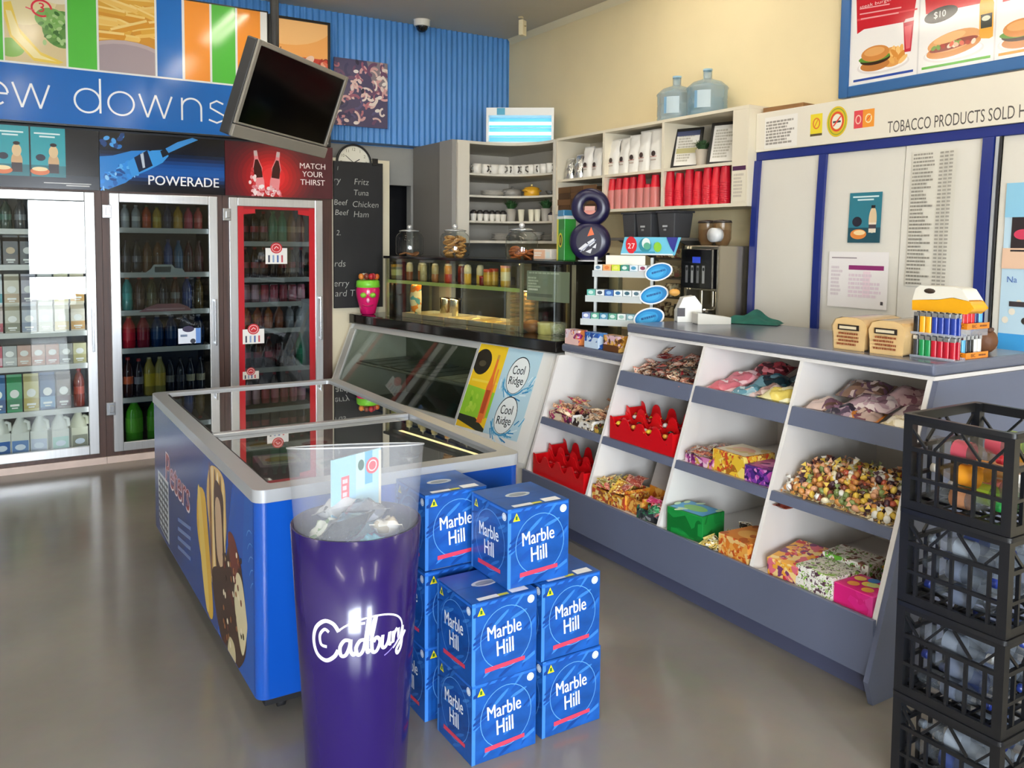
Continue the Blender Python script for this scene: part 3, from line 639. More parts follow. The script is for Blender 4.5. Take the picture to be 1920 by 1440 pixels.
A.rect(-1.15, .012, 1.765, .372, '#1f66b8').up(3)
# thin round lettering
xh, bl, sw, ink = .155, .098, .0125, '#f4f7fb'
X = lambda px: ony(px, 195, YS).x
def o_(u0, u1): A.arc((u0 + u1) / 2, bl + xh / 2, (u1 - u0) / 2, xh / 2, sw, ink)
def w_(u0, u1): d = (u1 - u0) / 4; A.line([(u0, bl + xh), (u0 + d, bl)], sw, ink).line([(u0 + d, bl), (u0 + 2 * d, bl + xh)], sw, ink).line([(u0 + 2 * d, bl + xh), (u0 + 3 * d, bl)], sw, ink).line([(u0 + 3 * d, bl), (u1, bl + xh)], sw, ink)
ue = X(15); A.arc(ue - .085, bl + xh / 2, .085, xh / 2, sw, ink, .05, 5.5).line([(ue - .17, bl + xh / 2), (ue, bl + xh / 2)], sw, ink)
w_(X(24), X(93)); o_(X(140), X(188)); A.line([(X(188), bl), (X(188), bl + xh * 1.48)], sw, ink); o_(X(203), X(251)); w_(X(261), X(322))
n0, n1 = X(341), X(377); A.line([(n0, bl), (n0, bl + xh)], sw, ink).arc((n0 + n1) / 2, bl + xh * .6, (n1 - n0) / 2, xh * .4, sw, ink, 0, PI, 0, 18).line([(n1, bl), (n1, bl + xh * .62)], sw, ink)
s0, s1 = X(391), X(421); A.line([(s1 - .01, bl + xh * .88), ((s0 + s1) / 2, bl + xh), (s0 + .012, bl + xh * .85), (s0 + .012, bl + xh * .66), ((s0 + s1) / 2, bl + xh * .52), (s1 - .006, bl + xh * .36), (s1 - .008, bl + xh * .14), ((s0 + s1) / 2, bl), (s0, bl + xh * .12)], sw, ink)
A.build('print', sg, .12, .5)
# second, separate picture with a black frame
bx0, bx1 = 1.79, 2.262
pg = thing('food_picture', 'black framed burger picture beside the ceiling pole of the television', 'picture', (bx0, YS + .035, 2.29))
f = MB(); W, H = bx1 - bx0, .945
f.box(0, 0, 0, .018, .03, H); f.box(W - .018, 0, 0, W, .03, H); f.box(.018, 0, 0, W - .018, .03, .018); f.box(.018, 0, H - .018, W - .018, .03, H); f.build('frame', M('#141416', .35), pg)
MB().box(.018, .012, .018, W - .018, .028, H - .018).build('backing', M('#ece8df', .4), pg)
A = Art((0, .0115, 0), (1, 0, 0), (0, 0, 1)); A.clip = (.018, .018, W - .018, H - .018)
A.rect(0, 0, W, H, '#f0d8b0').up().ell(.16, .93, .46, .34, '#eda961').ell(.12, .98, .4, .24, '#f3bf80').up().rect(0, .42, W, .66, '#b93a2c').up()
for i in range(50): A.ell(W * R.random(), .5 + .15 * R.random(), .02 + .035 * R.random(), .012 + .02 * R.random(), R.choice(['#c8402e', '#d9694a', '#e9a58a', '#a02a22', '#e8c8b4', '#7d2a1e']), R.random() * 3)
A.up().line([(.075, .55), (.09, .72)], .006, '#3b2a22').rect(0, .2, W, .45, '#e2a45a').up().ell(.2, .3, .3, .12, '#eab66e').up().rect(0, .018, W, .2, '#9fce9a').rect(0, .018, W, .08, '#f2f6f0'); A.build('print', pg, .15)
# ================================================================== television on its ceiling pole
CT = Vector((1.311, 4.236, 2.246)); TW, TH = .80, .46
az, ti = math.radians(141.2), math.radians(19.7)
tv = thing('hanging_tv', 'silver grey television hanging tilted from a black ceiling pole', 'television', CT)
u = Vector((-math.cos(az), math.sin(az), 0)); n = Vector((math.sin(az), math.cos(az), 0))
v = Vector((0, 0, 1)) * math.cos(ti) + n * math.sin(ti); nn = u.cross(v)
rl = -.03; u2 = u * math.cos(rl) + v * math.sin(rl); v2 = v * math.cos(rl) - u * math.sin(rl)
T = Matrix((u2, v2, nn)).transposed().to_4x4()       # local x right, y up, z out of the screen
c = MB(T); c.box(-TW / 2, -TH / 2, -.06, TW / 2, TH / 2, -.001); c.box(-TW * .36, -TH * .35, -.11, TW * .36, TH * .36, -.06); c.build('casing', M('#2a2b2e', .4), tv, .006)
c = MB(T); e = .024
c.box(-TW / 2, -TH / 2 + .062, 0, -TW / 2 + e, TH / 2, .012); c.box(TW / 2 - e, -TH / 2 + .062, 0, TW / 2, TH / 2, .012); c.box(-TW / 2 + e, TH / 2 - e, 0, TW / 2 - e, TH / 2, .012); c.box(-TW / 2 + e, -TH / 2 + .062, 0, TW / 2 - e, -TH / 2 + .072, .012)
c.build('bezel', M('#8d8980', .35, .3), tv, .003)
c = MB(T); c.box(-TW / 2 - .004, -TH / 2, 0, TW / 2 + .004, -TH / 2 + .058, .02); c.build('speaker_bar', M('#86827a', .4, .2), tv, .004)
MB(T).box(-TW / 2 + e, -TH / 2 + .072, 0, TW / 2 - e, TH / 2 - e, .004).build('screen', M('#030304', .12, 0, .12), tv)
top = T @ Vector((0, .05, -.13))
pl = MB(); pl.tube([top, (top.x, top.y, CZ - CT.z - .012)], .022, 12); pl.box(top.x - .07, top.y - .07, CZ - CT.z - .014, top.x + .07, top.y + .07, CZ - CT.z - .001); pl.build('ceiling_pole', M('#121214', .4), tv)
br = MB(T); br.box(-.09, -.1, -.145, .09, .16, -.108); br.build('bracket', M('#17171a', .45), tv)
# ================================================================== blackboard, clock, poster, dome camera, sensor
YB = 6.356
bx0, bx1, bz0, bz1 = 2.287, 2.695, 1.03, 2.185
bb = thing('blackboard_sign', 'tall black chalk menu board on the cream wall beside the red cooler', 'blackboard', (bx0, YB, bz0))
W, H = bx1 - bx0, bz1 - bz0
MB().box(0, -.006, 0, W, .014, H).build('board', M('#16171a', .6, var=.15, vscale=6), bb)
f = MB(); f.box(W - .008, -.009, 0, W, -.006, H); f.box(0, -.009, H - .008, W - .008, -.006, H); f.build('edge_trim', M('#22211f', .5), bb)
ck = MB(); ck.box(W - .09, -.016, H - .02, W - .045, .0, H + .035); ck.build('clip', M('#0e0e10', .4), bb)
A = Art((0, -.0065, 0), (1, 0, 0), (0, 0, 1)); A.clip = (0.002, .01, W - .01, H - .01); q = '#b9bab5'
for s, px, py, h in (('Fritz', 664, 346, .046), ('Tuna', 663, 366, .043), ('Chicken', 661, 388, .046), ('Ham', 663, 407, .046), ('ry', 625, 347, .05), ('Beef', 626, 384, .042), ('Beef', 628, 403, .042), ('l', 632, 319, .03), ('2.', 630, 441, .04), ('rds', 627, 500, .05), ('erry', 626, 541, .05), ('ard T', 628, 556, .05)):
    P = ony(px, py, YB); A.text(s, P.x - bx0, P.z - bz0, h, q, None, -.012, .12)
A.build('chalk_writing', bb, .9)
ckp = ony(660, 297, 6.40)
cl = thing('wall_clock', 'round white wall clock with black rim peeping over the blackboard', 'clock', (ckp.x + .01, 6.3985, ckp.z - .035))
ro = MB(Matrix.Rotation(PI / 2, 4, 'X')); ro.lathe([(.135, -.0), (.148, .003), (.148, .017), (.132, .02), (.132, .012)], 36, caps=False); ro.build('rim', M('#141416', .35), cl)
fc = MB(Matrix.Rotation(PI / 2, 4, 'X')); fc.lathe([(0, .010), (.134, .010)], 36, caps=False); fc.build('face', M('#e8e6d8', .5), cl)
A = Art((0, -.0106, 0), (1, 0, 0), (0, 0, 1))
for i in range(12):
    a = PI / 2 - i * PI / 6; A.text(str(i or 12), .105 * math.cos(a), .105 * math.sin(a) - .011, .024, '#7a7a5c', None, 0, 0, 'c')
A.up().line([(0, 0), (.05, .03)], .007, '#1a1a1a').line([(0, 0), (-.07, .055)], .005, '#1a1a1a'); A.build('dial', cl, .5)
P0, P1 = ony(627, 235, 6.47), ony(727, 120, 6.47)
po = thing('prawn_poster', 'unframed pink and purple seafood picture on the blue corrugated wall', 'poster', (P0.x, 6.474, P0.z + .008))
W, H = P1.x - P0.x, P1.z - P0.z - .005
MB().box(0, 0, 0, W, .012, H).build('canvas', M('#3b3550', .5), po)
A = Art((0, 0, 0), (1, 0, 0), (0, 0, 1)); A.clip = (0, 0, W, H)
A.rect(0, 0, W, H, '#4a4466').up().poly([(W * .6, H), (W, H), (W, H * .5), (W * .75, H * .55)], '#8a7f88').up()
for i in range(85):
    cu, cv, an = W * R.random(), H * R.random() * .95, R.random() * 6.3; r = .02 + .035 * R.random()
    A.arc(cu, cv, r, r * .7, .014 + .012 * R.random(), R.choice(['#c98a94', '#d9a6a8', '#b8727e', '#e3c2bd', '#9a5a72', '#6d4a6a', '#57527c', '#39345a', '#efe0da']), 0, R.uniform(2, 4.5), an, 12)
    if i % 12 == 0: A.up()
A.up()
for i in range(12): A.ell(W * R.random(), H * R.random(), .022, .014, R.choice(['#f3ebe6', '#e6d2cf', '#2c2844']), R.random() * 3)
A.build('print', po, .3)
dc = thing('dome_camera', 'white dome security camera under the ceiling by the blue wall', 'camera', (3.03, 6.33, CZ))
MB().lathe([(.062, -.052), (.066, -.04), (.066, -.004), (.07, -.001)], 24).build('housing', M('#e9e7e0', .4), dc)
MB().lathe([(.002, -.10), (.025, -.094), (.044, -.075), (.05, -.0525)], 20, caps=False).build('dome', M('#131316', .12), dc)
P = onz(980, 31, CZ)
sn = thing('ceiling_sensor', 'small cream box sensor hanging from the ceiling near the cream wall', 'sensor', (P.x, P.y, CZ), .5)
MB().box(-.032, -.02, -.15, .032, .02, -.03).build('housing', M('#eee2bd', .4), sn, .004); MB().box(-.014, -.012, -.031, .014, .012, -.001).build('stem', M('#c9bd9a', .5), sn)
MB().lathe([(.0, .0), (.010, .001), (.012, .003)], 12, 0, 0, 0).build('lens', M('#b59a4a', .3), sn).location = (0, -.0215, -.08)
sn.children[-1].rotation_euler = (PI / 2, 0, 0)
# ================================================================== sandwich bar (its own axes: x inward, y along towards the back wall)
BO, BA = Vector((2.80, 4.0, 0)), math.radians(9.3)
BV, BU = Vector((math.cos(BA), math.sin(BA), 0)), Vector((-math.sin(BA), math.cos(BA), 0))
def bw(x, y, z): return BO + BV * x + BU * y + Vector((0, 0, z))
def bar_y(px, py, x):
    """distance along the bar of the point seen at a pixel, at depth x behind the bar's front edge"""
    r = wray(px, py); P = BO + BV * x; t = (P - CAMP).dot(BV) / r.dot(BV); return (CAMP + r * t - BO).dot(BU)
bar = thing('sandwich_bar', 'long sandwich bar with slanted display glass and drink stickers on its front', 'counter', BO, BA)
SL = lambda z: -.26 * (.915 - z) / .635
BL = 2.36
m = MB(); m.box(-.022, -.0, .918, .56, BL, .985); m.build('worktop', M('#1c1917', .08, 0, .6, var=.3, vscale=40), bar, .006)
m = MB(); m.box(-.024, -.003, .912, .555, BL, .917); m.build('edge_strip', M('#b9bab6', .3, .6), bar)
white = M('#e9e8e3', .45); grey = M('#c6c8c4', .4, .3)
def slant(m, y0, y1, z0, z1, t=.02, off=0.):
    """a board lying in the slanted front"""
    m.hexa([(SL(z0) - off, y0, z0), (SL(z0) - off + t, y0, z0), (SL(z0) - off + t, y1, z0), (SL(z0) - off, y1, z0)],
           [(SL(z1) - off, y0, z1), (SL(z1) - off + t, y0, z1), (SL(z1) - off + t, y1, z1), (SL(z1) - off, y1, z1)])
m = MB(); slant(m, .03, .71, .30, .911); m.build('front_panel', white, bar)
m = MB()
slant(m, .71, 2.30, .872, .911, .03, .004); slant(m, 2.262, 2.335, .43, .871, .03, .004); slant(m, .71, 2.335, .40, .43, .03, .004); slant(m, .711, .735, .431, .871, .03, .004)
m.build('window_frame', grey, bar, .002)
m = MB(); slant(m, .735, 2.262, .431, .871, .005, -.01); m.build('slanted_glass', GLASS('#dfe3dd', 1.5), bar)
for ya, yb in ((.0, .029), (2.336, 2.36)):
    m = MB(); m.prism([(SL(.30), .30), (SL(.911) + .001, .911), (.55, .911), (.55, .0), (-.2, .0), (-.2, .1), (SL(.30), .1)], ya, yb, 'y'); m.build('side_panel', white, bar)
m = MB(); m.box(SL(.30), .03, .1, .52, 2.335, .299); m.box(.525, .03, .0, .55, 2.335, .911); slant(m, .711, 2.335, .2995, .399); m.build('base', white, bar)
m = MB(); m.box(-.19, .03, 0, .52, 2.335, .099); m.build('plinth', M('#2b2c2f', .5), bar)
m = MB(); m.box(.50, .72, .30, .52, 2.33, .909); m.box(-.17, .72, .3005, .5, 2.33, .31); m.box(.0, .711, .31, .5, .722, .909); m.build('cold_well', M('#6f7466', .3, .1), bar)
m = MB(); m.box(.03, .78, .893, .06, 2.24, .909); m.build('added_well_lamp', GLOW('#e9f0e0', 5.0), bar)  # hidden glowing strip added under the worktop to lighten the cold well
m = MB(); m.box(-.02, .74, .60, .49, 2.25, .61); sh = m.build('inner_shelf', M('#a9aca2', .3, .5), bar)
for i in range(10):
    y = .80 + i * .15; m = MB(); m.box(.02, y, .612, .46, y + .12, .618); m.build('price_tray', M('#b8b39c' if i < 3 else '#6b6e66', .35, .3), bar)
# stickers on the slanted panel
Vd = Vector((.26, 0, .635)).normalized(); K = Vd.length and math.hypot(.26, .635) / .635
A = Art((SL(.40), .711, .40), (0, -1, 0), Vd, .0012); hh = .505 * K
W1 = .275
A.rect(0, 0, W1, hh, '#f0c81e').poly([(0, .055), (W1, .09), (W1, .25), (0, .27)], '#8fc62d').poly([(0, .04), (W1 * .75, 0), (W1, 0), (W1, .02), (W1 * .6, .075), (0, .08)], '#23260f')
A.clip = (0, 0, W1, hh); A.ell(.07, .43, .085, .085, '#241f12').ell(.075, .42, .035, .02, '#4a4330').rect(.02, .30, W1, .315, '#f4d84a'); A.clip = None
for i in range(12): A.ell(.03 + .1 * R.random(), .1 + .14 * R.random(), .012, .018, R.choice(['#b4d94a', '#6fae20', '#a7d23c']), R.random())
A.poly([(.185, .05), (.235, .05), (.238, .28), (.222, .36), (.220, .47), (.200, .47), (.198, .36), (.182, .28)], '#e2702a').poly([(.192, .11), (.228, .11), (.23, .26), (.19, .26)], '#b6481c').poly([(.199, .46), (.221, .46), (.221, .49), (.199, .49)], '#c99a3a').rect(.236, .08, .25, .4, '#e88a3a')
A.rect(W1, 0, .59, hh, '#b9d9e6')
for cv in (.385, .135):
    cu = W1 + .155
    for i in range(26):
        a = R.uniform(.2, 2.9) + PI; rr = R.uniform(.105, .15); A.line([(cu + rr * math.cos(a), cv + rr * .95 * math.sin(a)), (cu + (rr + .02) * math.cos(a + .35), cv + (rr + .025) * math.sin(a + .35))], .008, R.choice(['#4f9fca', '#7fc0de', '#dff1f8', '#2f7fb4']))
    A.ell(cu, cv, .092, .118, '#1f2a33', -.15).ell(cu, cv - .002, .087, .113, '#eef3f2', -.15).arc(cu - .01, cv, .115, .125, .01, '#3f93c4', 3.6, 5.6)
    A.text('Cool', cu - .002, cv + .005, .055, '#20262a', .105, .03, 0, 'c', 1, .08).text('Ridge', cu + .002, cv - .075, .066, '#20262a', .125, .03, 0, 'c', 1, .08)
A.build('sticker_print', bar, .25)
# glass food case on the worktop
gc = thing('glass_food_case', 'glass case with dark rimmed top and a sauce shelf on the sandwich bar', 'display case', bw(0, 0, .985), BA)
G = GLASS('#f2f5ef', 1.0); y0, y1, H = -.0, 2.05, .465
m = MB(); m.box(.12, y0 + .02, .004, .126, .46, H - .022); m.box(.12, .485, .004, .126, y1 - .02, H - .022); m.build('front_glass', G, gc)
m = MB(); m.box(.13, y1 - .016, .004, .54, y1 - .010, H - .022); m.build('end_glass', G, gc)
m = MB(); m.box(.13, y0 + .010, .004, .54, y0 + .016, H - .022); m.build('end_glass', G, gc)
for y in (y0, .462, y1 - .02):
    for x in (.118, .53):
        m = MB(); m.box(x, y, .001, x + .018, y + .018, H - .021); m.build('post', M('#8f8b70', .3, .6), gc)
m = MB(); m.box(.13, .48, .272, .42, y1 - .02, .28); m.build('sauce_shelf', GLASS('#cfe0c0', 1.6, 0, .9), gc)
m = MB(); m.box(.128, .481, .258, .1295, y1 - .021, .283); m.build('shelf_edge', M('#aebf6e', .3), gc)
m = MB(); m.box(.105, y0 - .01, H - .02, .56, y1 + .01, H); m.build('top_panel', M('#0f1011', .12), gc, .003)
m = MB(); m.box(.14, .52, H - .042, .145, 1.98, H - .021); m.box(.145, .52, H - .026, .26, 1.98, H - .021); hl = m.build('heat_lamp', M('#4a463c', .4, .3), gc)
m = MB(); m.box(.16, .56, H - .034, .20, 1.94, H - .0265); m.build('lamp_tube', GLOW('#ffdf9e', 3.0), hl)
m = MB(); m.box(.28, .56, .258, .34, 1.96, .2715); ul = m.build('under_shelf_lamp', M('#a8a498', .3, .6), gc)
m = MB(); m.box(.285, .58, .254, .335, 1.94, .2575); m.build('lamp_tube', GLOW('#ffd890', 28.0), ul)
# steel pans sunk along the case
for i in range(5):
    y = .55 + i * .272
    t = thing('food_pan', ['shallow steel pan under the heat lamp nearest the divider post', 'second steel pan under the heat lamp from the divider post', 'middle steel pan under the heat lamp', 'fourth steel pan under the heat lamp from the divider post', 'steel pan under the heat lamp nearest the orange chip bag'][i], 'pan', bw(.17, y, .985), BA, 'steel pans under the heat lamp')
    m = MB(); w, d = .30, .255
    m.box(0, 0, .001, w, d, .004); m.box(0, 0, .004, .012, d, .035); m.box(w - .012, 0, .004, w, d, .035); m.box(.012, 0, .004, w - .012, .012, .035); m.box(.012, d - .012, .004, w - .012, d, .035); m.build('tray', M('#d8d2bc', .3, .8), t)
    if i < 3:
        m = MB(); m.sheet(lambda u, v: (.02 + .26 * u, .02 + .215 * v, .012 + .012 * math.sin(9 * u + i) * math.cos(8 * v + i)), 10, 8); m.build('filling', M(['#d8c48a', '#c9b06a', '#e0d2a0'][i], .6), t)
# squeeze bottles on the sauce shelf
def squeeze(h, r, body, sauce, lvl, cap):
    def mk():
        b = MB().lathe([(r * .95, h * lvl), (r, h * lvl + .002), (r, h * .68), (r * .85, h * .76), (r * .8, h * .77)], 14).mesh('bottle', M(body, .3))
        s = MB().lathe([(r * .9, 0), (r, .006), (r, h * lvl)], 14).mesh('sauce', M(sauce, .3))
        c = MB().lathe([(r * .82, h * .77), (r * .82, h * .82), (r * .3, h * .86), (r * .1, h)], 12).mesh('nozzle', M(cap, .35))
        return [('bottle', b), ('sauce', s), ('nozzle', c)]
    return shared(('sq', h, r, body, sauce, lvl, cap), mk)
SQ = [(770, 'cream squeeze bottle with brown sauce', '#cfc19a', '#8a4f2c', .4), (782, 'cream squeeze bottle with tan sauce', '#d2c6a4', '#a8693c', .45), (796, 'milky squeeze bottle with pale sauce', '#b9ae88', '#a89a72', .3), (808, 'greyish squeeze bottle with ochre sauce', '#b3aa88', '#9a7a4c', .35), (818, 'cloudy squeeze bottle with tawny sauce', '#b7a983', '#a0683c', .35), (831, 'squeeze bottle with half orange sauce', '#c9b98c', '#c9823c', .4), (843, 'squeeze bottle filled with orange sauce', '#d69a4a', '#b23a1e', .38), (857, 'squeeze bottle filled with dark red sauce', '#8a2f20', '#6a1a18', .45), (879, 'cream squeeze bottle with mustard', '#e2dab8', '#e0b040', .45), (892, 'cream squeeze bottle with pale mustard', '#e4ddbf', '#e2c063', .4)]
for i, (px, lab, b, s, l) in enumerate(SQ):
    inst('squeeze_bottle', f'{lab} on the glass sauce shelf', 'bottle', squeeze(.158, .027, b, s, l, '#e6dfc8'), bw(.26 + .05 * (i % 2), bar_y(px, 530, .27), 1.266), 0, 'sauces on the glass shelf')
def tub(nm, lab, x, y, z, r, h, body, lid, cat='jar', band=None):
    t = thing(nm, lab, cat, bw(x, y, z), BA)
    MB().lathe([(r * .92, 0), (r, h * .1), (r, h * .82)], 16).build('body', M(body, .35), t)
    MB().lathe([(r * 1.05, h * .82), (r * 1.05, h * .98), (r * .95, h)], 16).build('lid', M(lid, .35), t)
    if band: MB().lathe([(r * 1.01, h * .25), (r * 1.01, h * .65)], 16, caps=False).build('wrapper', M(band, .4), t)
    return t
tub('spice_tub', 'amber lidded tub at the far end of the glass sauce shelf', .27, bar_y(744, 520, .27), 1.266, .045, .115, '#8a7a48', '#d99a2c', band='#e0d690')
tub('spice_tub', 'small dark red jar beside the mustard bottles', .25, bar_y(904, 532, .25), 1.266, .02, .06, '#7d1a1c', '#a8242a')
tub('spice_tub', 'yellow jar with red lid on the glass sauce shelf', .25, bar_y(915, 528, .25), 1.266, .032, .11, '#b08a34', '#a83a28', band='#c9a040')
tub('spice_tub', 'gold jar with wide red lid near the shelf end', .29, bar_y(926, 525, .29), 1.266, .032, .115, '#b3903c', '#b4442e', band='#cda24a')
tub('spice_tub', 'tall shaker of yellow seasoning nearest the divider post', .25, bar_y(948, 520, .25), 1.266, .034, .15, '#d0a63c', '#c98a86', band='#e2d8b0')
# other things inside the case
def box_thing(nm, lab, cat, loc, rz, w, d, h, mat, parent_parts=()):
    t = thing(nm, lab, cat, loc, rz); MB().box(-w / 2, -d / 2, 0, w / 2, d / 2, h).build('body', mat, t, .004); return t
bg = thing('chip_bag', 'orange and teal chip bag standing at the far end of the glass case', 'bag', bw(.30, 1.90, .985), BA)
m = MB(); W, Hh = .15, .255
m.sheet(lambda u, v: ((.045 * math.sin(PI * v) ** .5 if 0 < v < 1 else 0) * -math.sin(PI * min(max(u, .0), 1)), W * (u - .5), Hh * v), 8, 10); m.sheet(lambda u, v: ((.045 * math.sin(PI * v) ** .5 if 0 < v < 1 else 0) * math.sin(PI * u), W * (.5 - u), Hh * v), 8, 10)
m.build('pouch', PRINT(('#e07a28', '#e88a34', '#d96a1c', '#e2d6b0', '#5a9aa0'), 9, .3, .5, 3), bg)
for cyy, lab in ((1.74, 'steel canister nearest the orange chip bag'), (1.62, 'steel canister second from the orange chip bag')):
    t = thing('steel_canister', lab, 'canister', bw(.48, cyy, .985), 0)
    MB().lathe([(.05, 0), (.052, .005), (.052, .13)], 20).build('body', M('#c4bca8', .15, 1), t); MB().lathe([(.054, .13), (.054, .145), (.015, .152)], 20).build('lid', M('#d8d2c4', .15, 1), t)
def cupstack(px, x, h, lab):
    t = thing('wafer_sleeve', lab, 'food pack', bw(x, bar_y(px, 600, x), .985), BA + .2)
    MB().box(-.045, -.045, 0, .045, .045, h).build('sleeve', FILM('#c9b48a', .35, .25), t)
    for i in range(int(h / .03)): MB().lathe([(.02, 0), (.038, .004), (.038, .018), (.02, .022)], 14, 0, 0, .004 + i * .03).build('wafer', M('#b58a52' if i % 3 else '#8a5a34', .6), t)
cupstack(967, .20, .27, 'tall clear sleeve of wafers left of the divider post'); cupstack(992, .36, .24, 'tall clear sleeve of wafers behind the brown bowl')
t = thing('bread_bowl', 'brown bowl at the front of the glass case corner', 'bowl', bw(.23, bar_y(998, 620, .23), .985), 0)
MB().lathe([(.03, 0), (.06, .02), (.075, .06), (.07, .06), (.055, .025), (0, .012)], 20).build('bowl', M('#8f5a30', .4), t); MB().ball((0, 0, .05), .055, .055, .03).build('roll', M('#b87a40', .6), t)
tub('butter_tub', 'pale yellow tub at the corner of the glass case', .22, bar_y(1024, 630, .22), .985, .055, .075, '#e6d68a', '#e9dca0', 'tub')
t = thing('salad_container', 'clear tub of pale salad beside the yellow tub', 'tub', bw(.26, bar_y(1046, 625, .26), .985), 0)
MB().lathe([(.05, 0), (.062, .075)], 18, caps=False).build('tub', FILM('#e8e4d4', .3), t); MB().ball((0, 0, .035), .048, .048, .034).build('salad', PRINT(('#e0d8b0', '#c9cf9a', '#efe8d0', '#b0b884'), 60, .6), t)
cs_ = MB(); cs_.box(.1275, bar_y(1068, 530, .128), .215, .1285, bar_y(988, 530, .128), .40); cs_.build('menu_sheet', M('#8d9484', .3), gc)
A = Art((.1272, bar_y(988, 530, .128), .215), (0, -1, 0), (0, 0, 1)); w_s = bar_y(988, 530, .128) - bar_y(1068, 530, .128); A.scribble(.02, .165, w_s * .8, .18, 1, '#c9cdbd', R, .9); A.scribble(.012, .06, w_s * .35, .15, 5, '#d4d8c8', R); A.rect(.012, .025, w_s * .62, .045, '#5e6456'); A.build('menu_print', gc)
# skull pot of sticks
sk = thing('skull_pot', 'pink skull shaped pot of wrapped sweets with a lime green band', 'pot', bw(.085, bar_y(690, 560, .085), .985), 0)
m = MB(); m.lathe([(.045, 0), (.058, .006), (.072, .07), (.09, .14), (.094, .19), (.088, .215)], 24); m.build('pot', M('#d81e6c', .2, 0, .6), sk)
m = MB(); m.lathe([(.089, .213), (.094, .218), (.09, .262), (.07, .275), (.066, .25)], 24, caps=False); m.build('band', M('#7ed23a', .35), sk)
FA = -1.95
for a in (FA - .42, FA + .42):
    m = MB(); m.ball((.088 * math.cos(a), .088 * math.sin(a), .155), .026, .026, .022); m.build('eye', M('#8ac93c', .3), sk)
m = MB(); m.ball((.087 * math.cos(FA), .087 * math.sin(FA), .115), .014, .014, .02); m.build('nose', M('#f0a0c4', .3), sk)
m = MB(); m.tube([(.084 * math.cos(FA + a), .084 * math.sin(FA + a), .07 + .03 * a * a) for a in (-.5, -.25, 0, .25, .5)], .006, 6); m.build('mouth', M('#a8124e', .3), sk)
for i in range(9):
    a = i * 2.4; c = ['#d8692c', '#e8e0d0', '#b82a34', '#3a3540', '#e08a3c', '#c94a54', '#f0ead8', '#7d3a2c', '#d0503a'][i]
    t = thing('wrapped_sweet', f'{["orange", "white", "red", "black", "amber", "rose", "cream", "brown", "scarlet"][i]} wrapped sweet standing up in the pink skull pot', 'sweet', bw(.085 + .045 * math.cos(a), bar_y(690, 560, .085) + .045 * math.sin(a), 1.20), 0, 'sweets in the skull pot', (R.uniform(-.3, .3), R.uniform(-.3, .3), a))
    MB().lathe([(.004, 0), (.004, .07)], 8).build('stick', M('#f0ece0', .5), t); MB().ball((0, 0, .085), .022, .022, .026).build('head', M(c, .25), t)
# things standing on the glass case
TOPZ = 1.451
def jar(px, lab, cookies):
    y = bar_y(px, 478, .3); t = thing('cookie_jar', lab, 'jar', bw(.3, y, TOPZ), 0)
    m = MB(); m.lathe([(.085, .002), (.105, .015), (.108, .03), (.108, .14), (.095, .165), (.075, .178), (.075, .19)], 26, caps=False); m.lathe([(0, .002), (.085, .002)], 26, caps=False); m.build('glass', GLASS('#eef2f2', 1.4), t)
    m = MB(); m.lathe([(.0, .205), (.05, .203), (.082, .194), (.082, .188), (.0, .188)], 26, caps=False); lid = m.build('lid', M('#cfd2d2', .12, .7), t)
    m = MB(); m.ball((0, 0, .222), .02, .02, .018); m.lathe([(.012, .2), (.009, .212)], 12, caps=False); m.build('knob', M('#e6e8e8', .1, .5), lid)
    return y, t
def cookie(col, chip):
    def mk():
        b = MB().lathe([(0, 0), (.03, .001), (.034, .006), (.03, .012), (0, .014)], 14, caps=False).mesh('biscuit', M(col, .8, var=.15, vscale=60, bump=.3, bscale=90))
        m = MB()
        for i in range(6): m.ball((.022 * math.cos(i * 2.3), .022 * math.sin(i * 2.3), .0125), .005, .005, .004, 6, 4)
        return [('biscuit', b), ('chip', m.mesh('chip', M(chip, .5)))]
    return shared(('ck', col, chip), mk)
def fill(px, y, n, col, chip, nm, rings):
    for i in range(n):
        k = i % rings; lay = i // rings; a = 2 * PI * k / rings + lay * .5
        rr = .055 if rings > 1 else 0
        inst('cookie', f'{col[0]} cookie inside the {nm}', 'cookie', cookie(col[1], chip), bw(.3 + rr * math.cos(a), y + rr * math.sin(a), TOPZ + .008 + lay * .018), a, f'cookies in the {nm}', (R.uniform(-.5, .5), R.uniform(-.5, .5), a))
y, _ = jar(768, 'nearly empty glass cookie jar by the dark passage', 0); fill(768, y, 3, ('tan', '#a8734a'), '#7a4a2a', 'nearly empty jar', 3)
y, _ = jar(853, 'full glass cookie jar in front of the grey partition', 1); fill(853, y, 32, ('golden', '#c9924c'), '#e6c88a', 'full cookie jar', 4)
y, _ = jar(978, 'half full glass cookie jar in front of the curved shelves', 1); fill(978, y, 14, ('brown orange', '#b8642a'), '#6a2f18', 'half full jar', 4)
t = box_thing('tea_box', 'long white and peach box on the glass case beside the green carton', 'box', bw(.33, bar_y(1027, 474, .33), TOPZ), BA, .1, .165, .068, M('#ece4d8', .4))
A = Art((-.0505, .0825, 0), (0, -1, 0), (0, 0, 1)); A.rect(.005, .005, .11, .063, '#eebf9c').rect(.12, .01, .155, .05, '#dfe6df').scribble(.01, .02, .1, .05, 2, '#f6efe4', R); A.build('print', t)
t = thing('green_carton', 'tall green carton with a yellow side standing on the glass case', 'carton', bw(.26, bar_y(1062, 440, .26), TOPZ), BA - .3)
MB().box(-.04, -.05, 0, .04, .05, .27).build('body', M('#2c8f34', .3), t, .003); MB().box(-.042, -.04, .27, .042, .04, .31).build('cap', M('#3a7fa8', .3), t, .004); MB().box(-.041, -.0505, .255, .041, .0505, .275).build('lid_band', M('#dfe6e4', .3), t)
